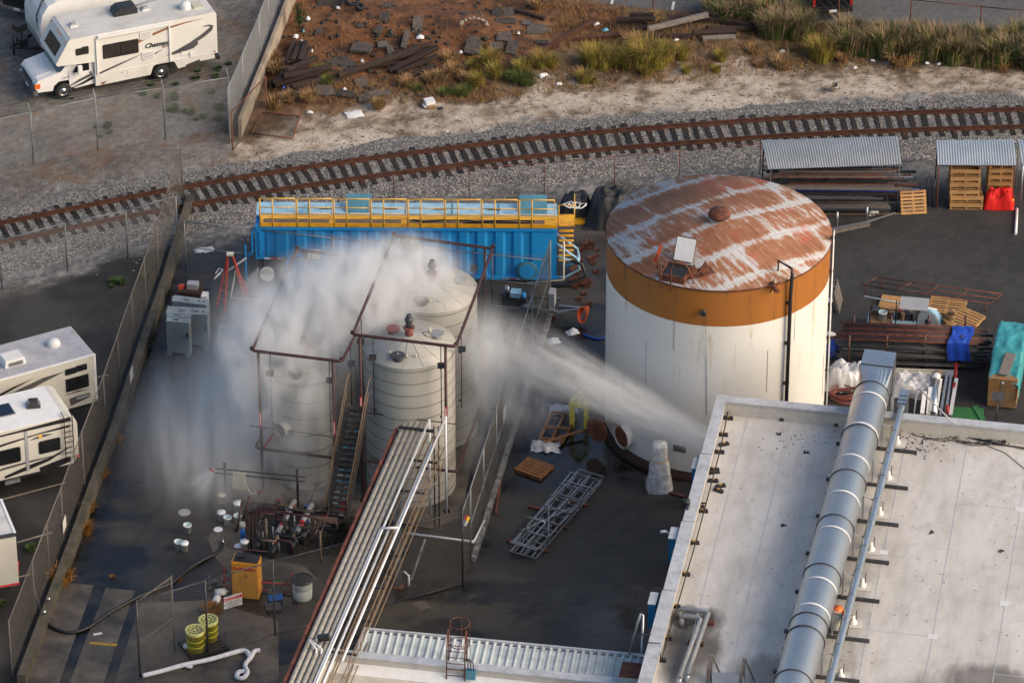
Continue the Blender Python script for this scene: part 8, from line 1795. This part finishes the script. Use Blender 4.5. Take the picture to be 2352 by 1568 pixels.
side_ = [(at(420, 1000, 1.0), (2.4, 3.0, 1.6), .10), (at(520, 1120, .6), (1.8, 1.6, .8), .12), (at(440, 980, 1.4), (1.6, 2.4, 1.6), .16), (at(500, 1030, 1.4), (1.3, 1.8, 1.8), .2), (at(380, 900, 1.2), (1.4, 2.6, 1.3), .07), (at(490, 930, 2.0), (1.5, 2.0, 2.2), .20), (at(420, 1060, 1.2), (1.8, 2.2, 1.4), .11), (at(530, 830, 2.6), (1.2, 2.0, 1.8), .16), (at(545, 1090, .9), (1.4, 1.6, .9), .20), (at(540, 720, 1.5), (1.4, 1.6, 1.4), .12), (at(600, 700, 2.5), (1.4, 1.4, 1.6), .16)]
cloud('thin grey water mist drifting between the tanks and the boundary wall', side_, (-17.0, -16.5, .08), (-8.5, 2.5, 6.5), 1.9, (1.7, 1.7, .2), (.41, .63), .14, lowk=.16)
right_ = [(at(1280, 850, 4.2), (1.5, .9, .7), .16), (at(1380, 930, 2.8), (1.6, .8, .8), .12), (at(1230, 930, 2.2), (1.2, 1.0, 1.2), .12), (at(1108, 830, 4.2), (.7, 1.1, 1.8), .55), (at(1130, 790, 5.2), (.9, .9, .8), .6), (at(1150, 920, 2.2), (1.2, 1.3, 1.6), .20), (at(1190, 840, 3.4), (1.2, 1.2, 1.0), .22), (at(1085, 1010, 1.6), (.5, .9, 1.4), .22)]
cloud('white spray thrown off the side of the cream tanks over the kerb fence', right_, (-2.6, -15.5, .2), (6.6, -3.5, 8.2), 3.4, (1.2, 1.2, .5), vox=.12)
def jet(label, p0, p1, r0, r1, dens, streak=5.0, power=1.3, fade=.7, vox=.07):
    p0, p1 = Vector(p0), Vector(p1); d = p1-p0; L_ = d.length; u = d.normalized(); q = frame(d); e1, e2 = q@Vector((1, 0, 0)), q@Vector((0, 1, 0))
    rm = max(r0, r1); lo = [min(p0[k], p1[k])-rm*.95 for k in range(3)]; hi = [max(p0[k], p1[k])+rm*.95 for k in range(3)]; lo[2] = max(.05, lo[2])
    def field(nt, P):
        s1 = nd(nt, 'ShaderNodeVectorMath', operation='SUBTRACT'); nt.links.new(P, s1.inputs[0]); s1.inputs[1].default_value = p0
        def dot(v):
            n = nd(nt, 'ShaderNodeVectorMath', operation='DOT_PRODUCT'); nt.links.new(s1.outputs[0], n.inputs[0]); n.inputs[1].default_value = v; return n.outputs['Value']
        X, A, B = dot(u), dot(e1), dot(e2); t = mth(nt, 'MULTIPLY', X, 1/L_)
        Rr = mth(nt, 'MULTIPLY_ADD', mth(nt, 'MAXIMUM', t, 0.0), r1-r0); Rr.node.inputs[2].default_value = r0
        rr = mth(nt, 'SQRT', mth(nt, 'ADD', mth(nt, 'MULTIPLY', A, A), mth(nt, 'MULTIPLY', B, B)))
        f = mth(nt, 'SUBTRACT', 1.0, mth(nt, 'DIVIDE', rr, Rr), True)
        cb = nd(nt, 'ShaderNodeCombineXYZ'); nt.links.new(mth(nt, 'DIVIDE', A, Rr), cb.inputs[0]); nt.links.new(mth(nt, 'DIVIDE', B, Rr), cb.inputs[1]); nt.links.new(mth(nt, 'MULTIPLY', t, L_*.14), cb.inputs[2])
        n = noise_tex(nt, cb.outputs[0], streak*.5, 5, .72); k = ramp(nt, n, [(.43, .08), (.63, 1.0)])
        e = mth(nt, 'MULTIPLY', mth(nt, 'POWER', f, power), k); e = mth(nt, 'DIVIDE', e, mth(nt, 'MULTIPLY', Rr, 2.0))
        e = mth(nt, 'MULTIPLY', e, ramp(nt, t, [(0, 1.0), (fade, .9), (1, 0.0)]))
        e = mth(nt, 'MULTIPLY', e, mth(nt, 'GREATER_THAN', t, 0.0))
        return mth(nt, 'MULTIPLY', e, dens)
    return volume_object('water_jet', label, lo, hi, vox, field)
j0 = at(1668, 1040, 3.0); j1 = at(1120, 760, 5.8)
jet('water cannon jet arching past the big tank towards the cream tanks', j0, j1, .55, 1.6, 7.0, 9.0, .9, .6)
for (a, b, r1, lab, dn) in (((594, 614, 1.4), (560, 690, .1), .75, 'small nozzle spray fanning out beside the blue trailer', 2.5), ((497, 1072, 1.4), (440, 1135, .1), .9, 'nozzle spray fanning from the hose rack over the yard', 5.5), ((695, 640, 1.6), (640, 690, .6), .7, 'nozzle spray in front of the blue trailer', 1.2)):
    jet(lab, at(*a), at(*b), .03, r1, dn, 6.0, 1.0, .55, vox=.05)
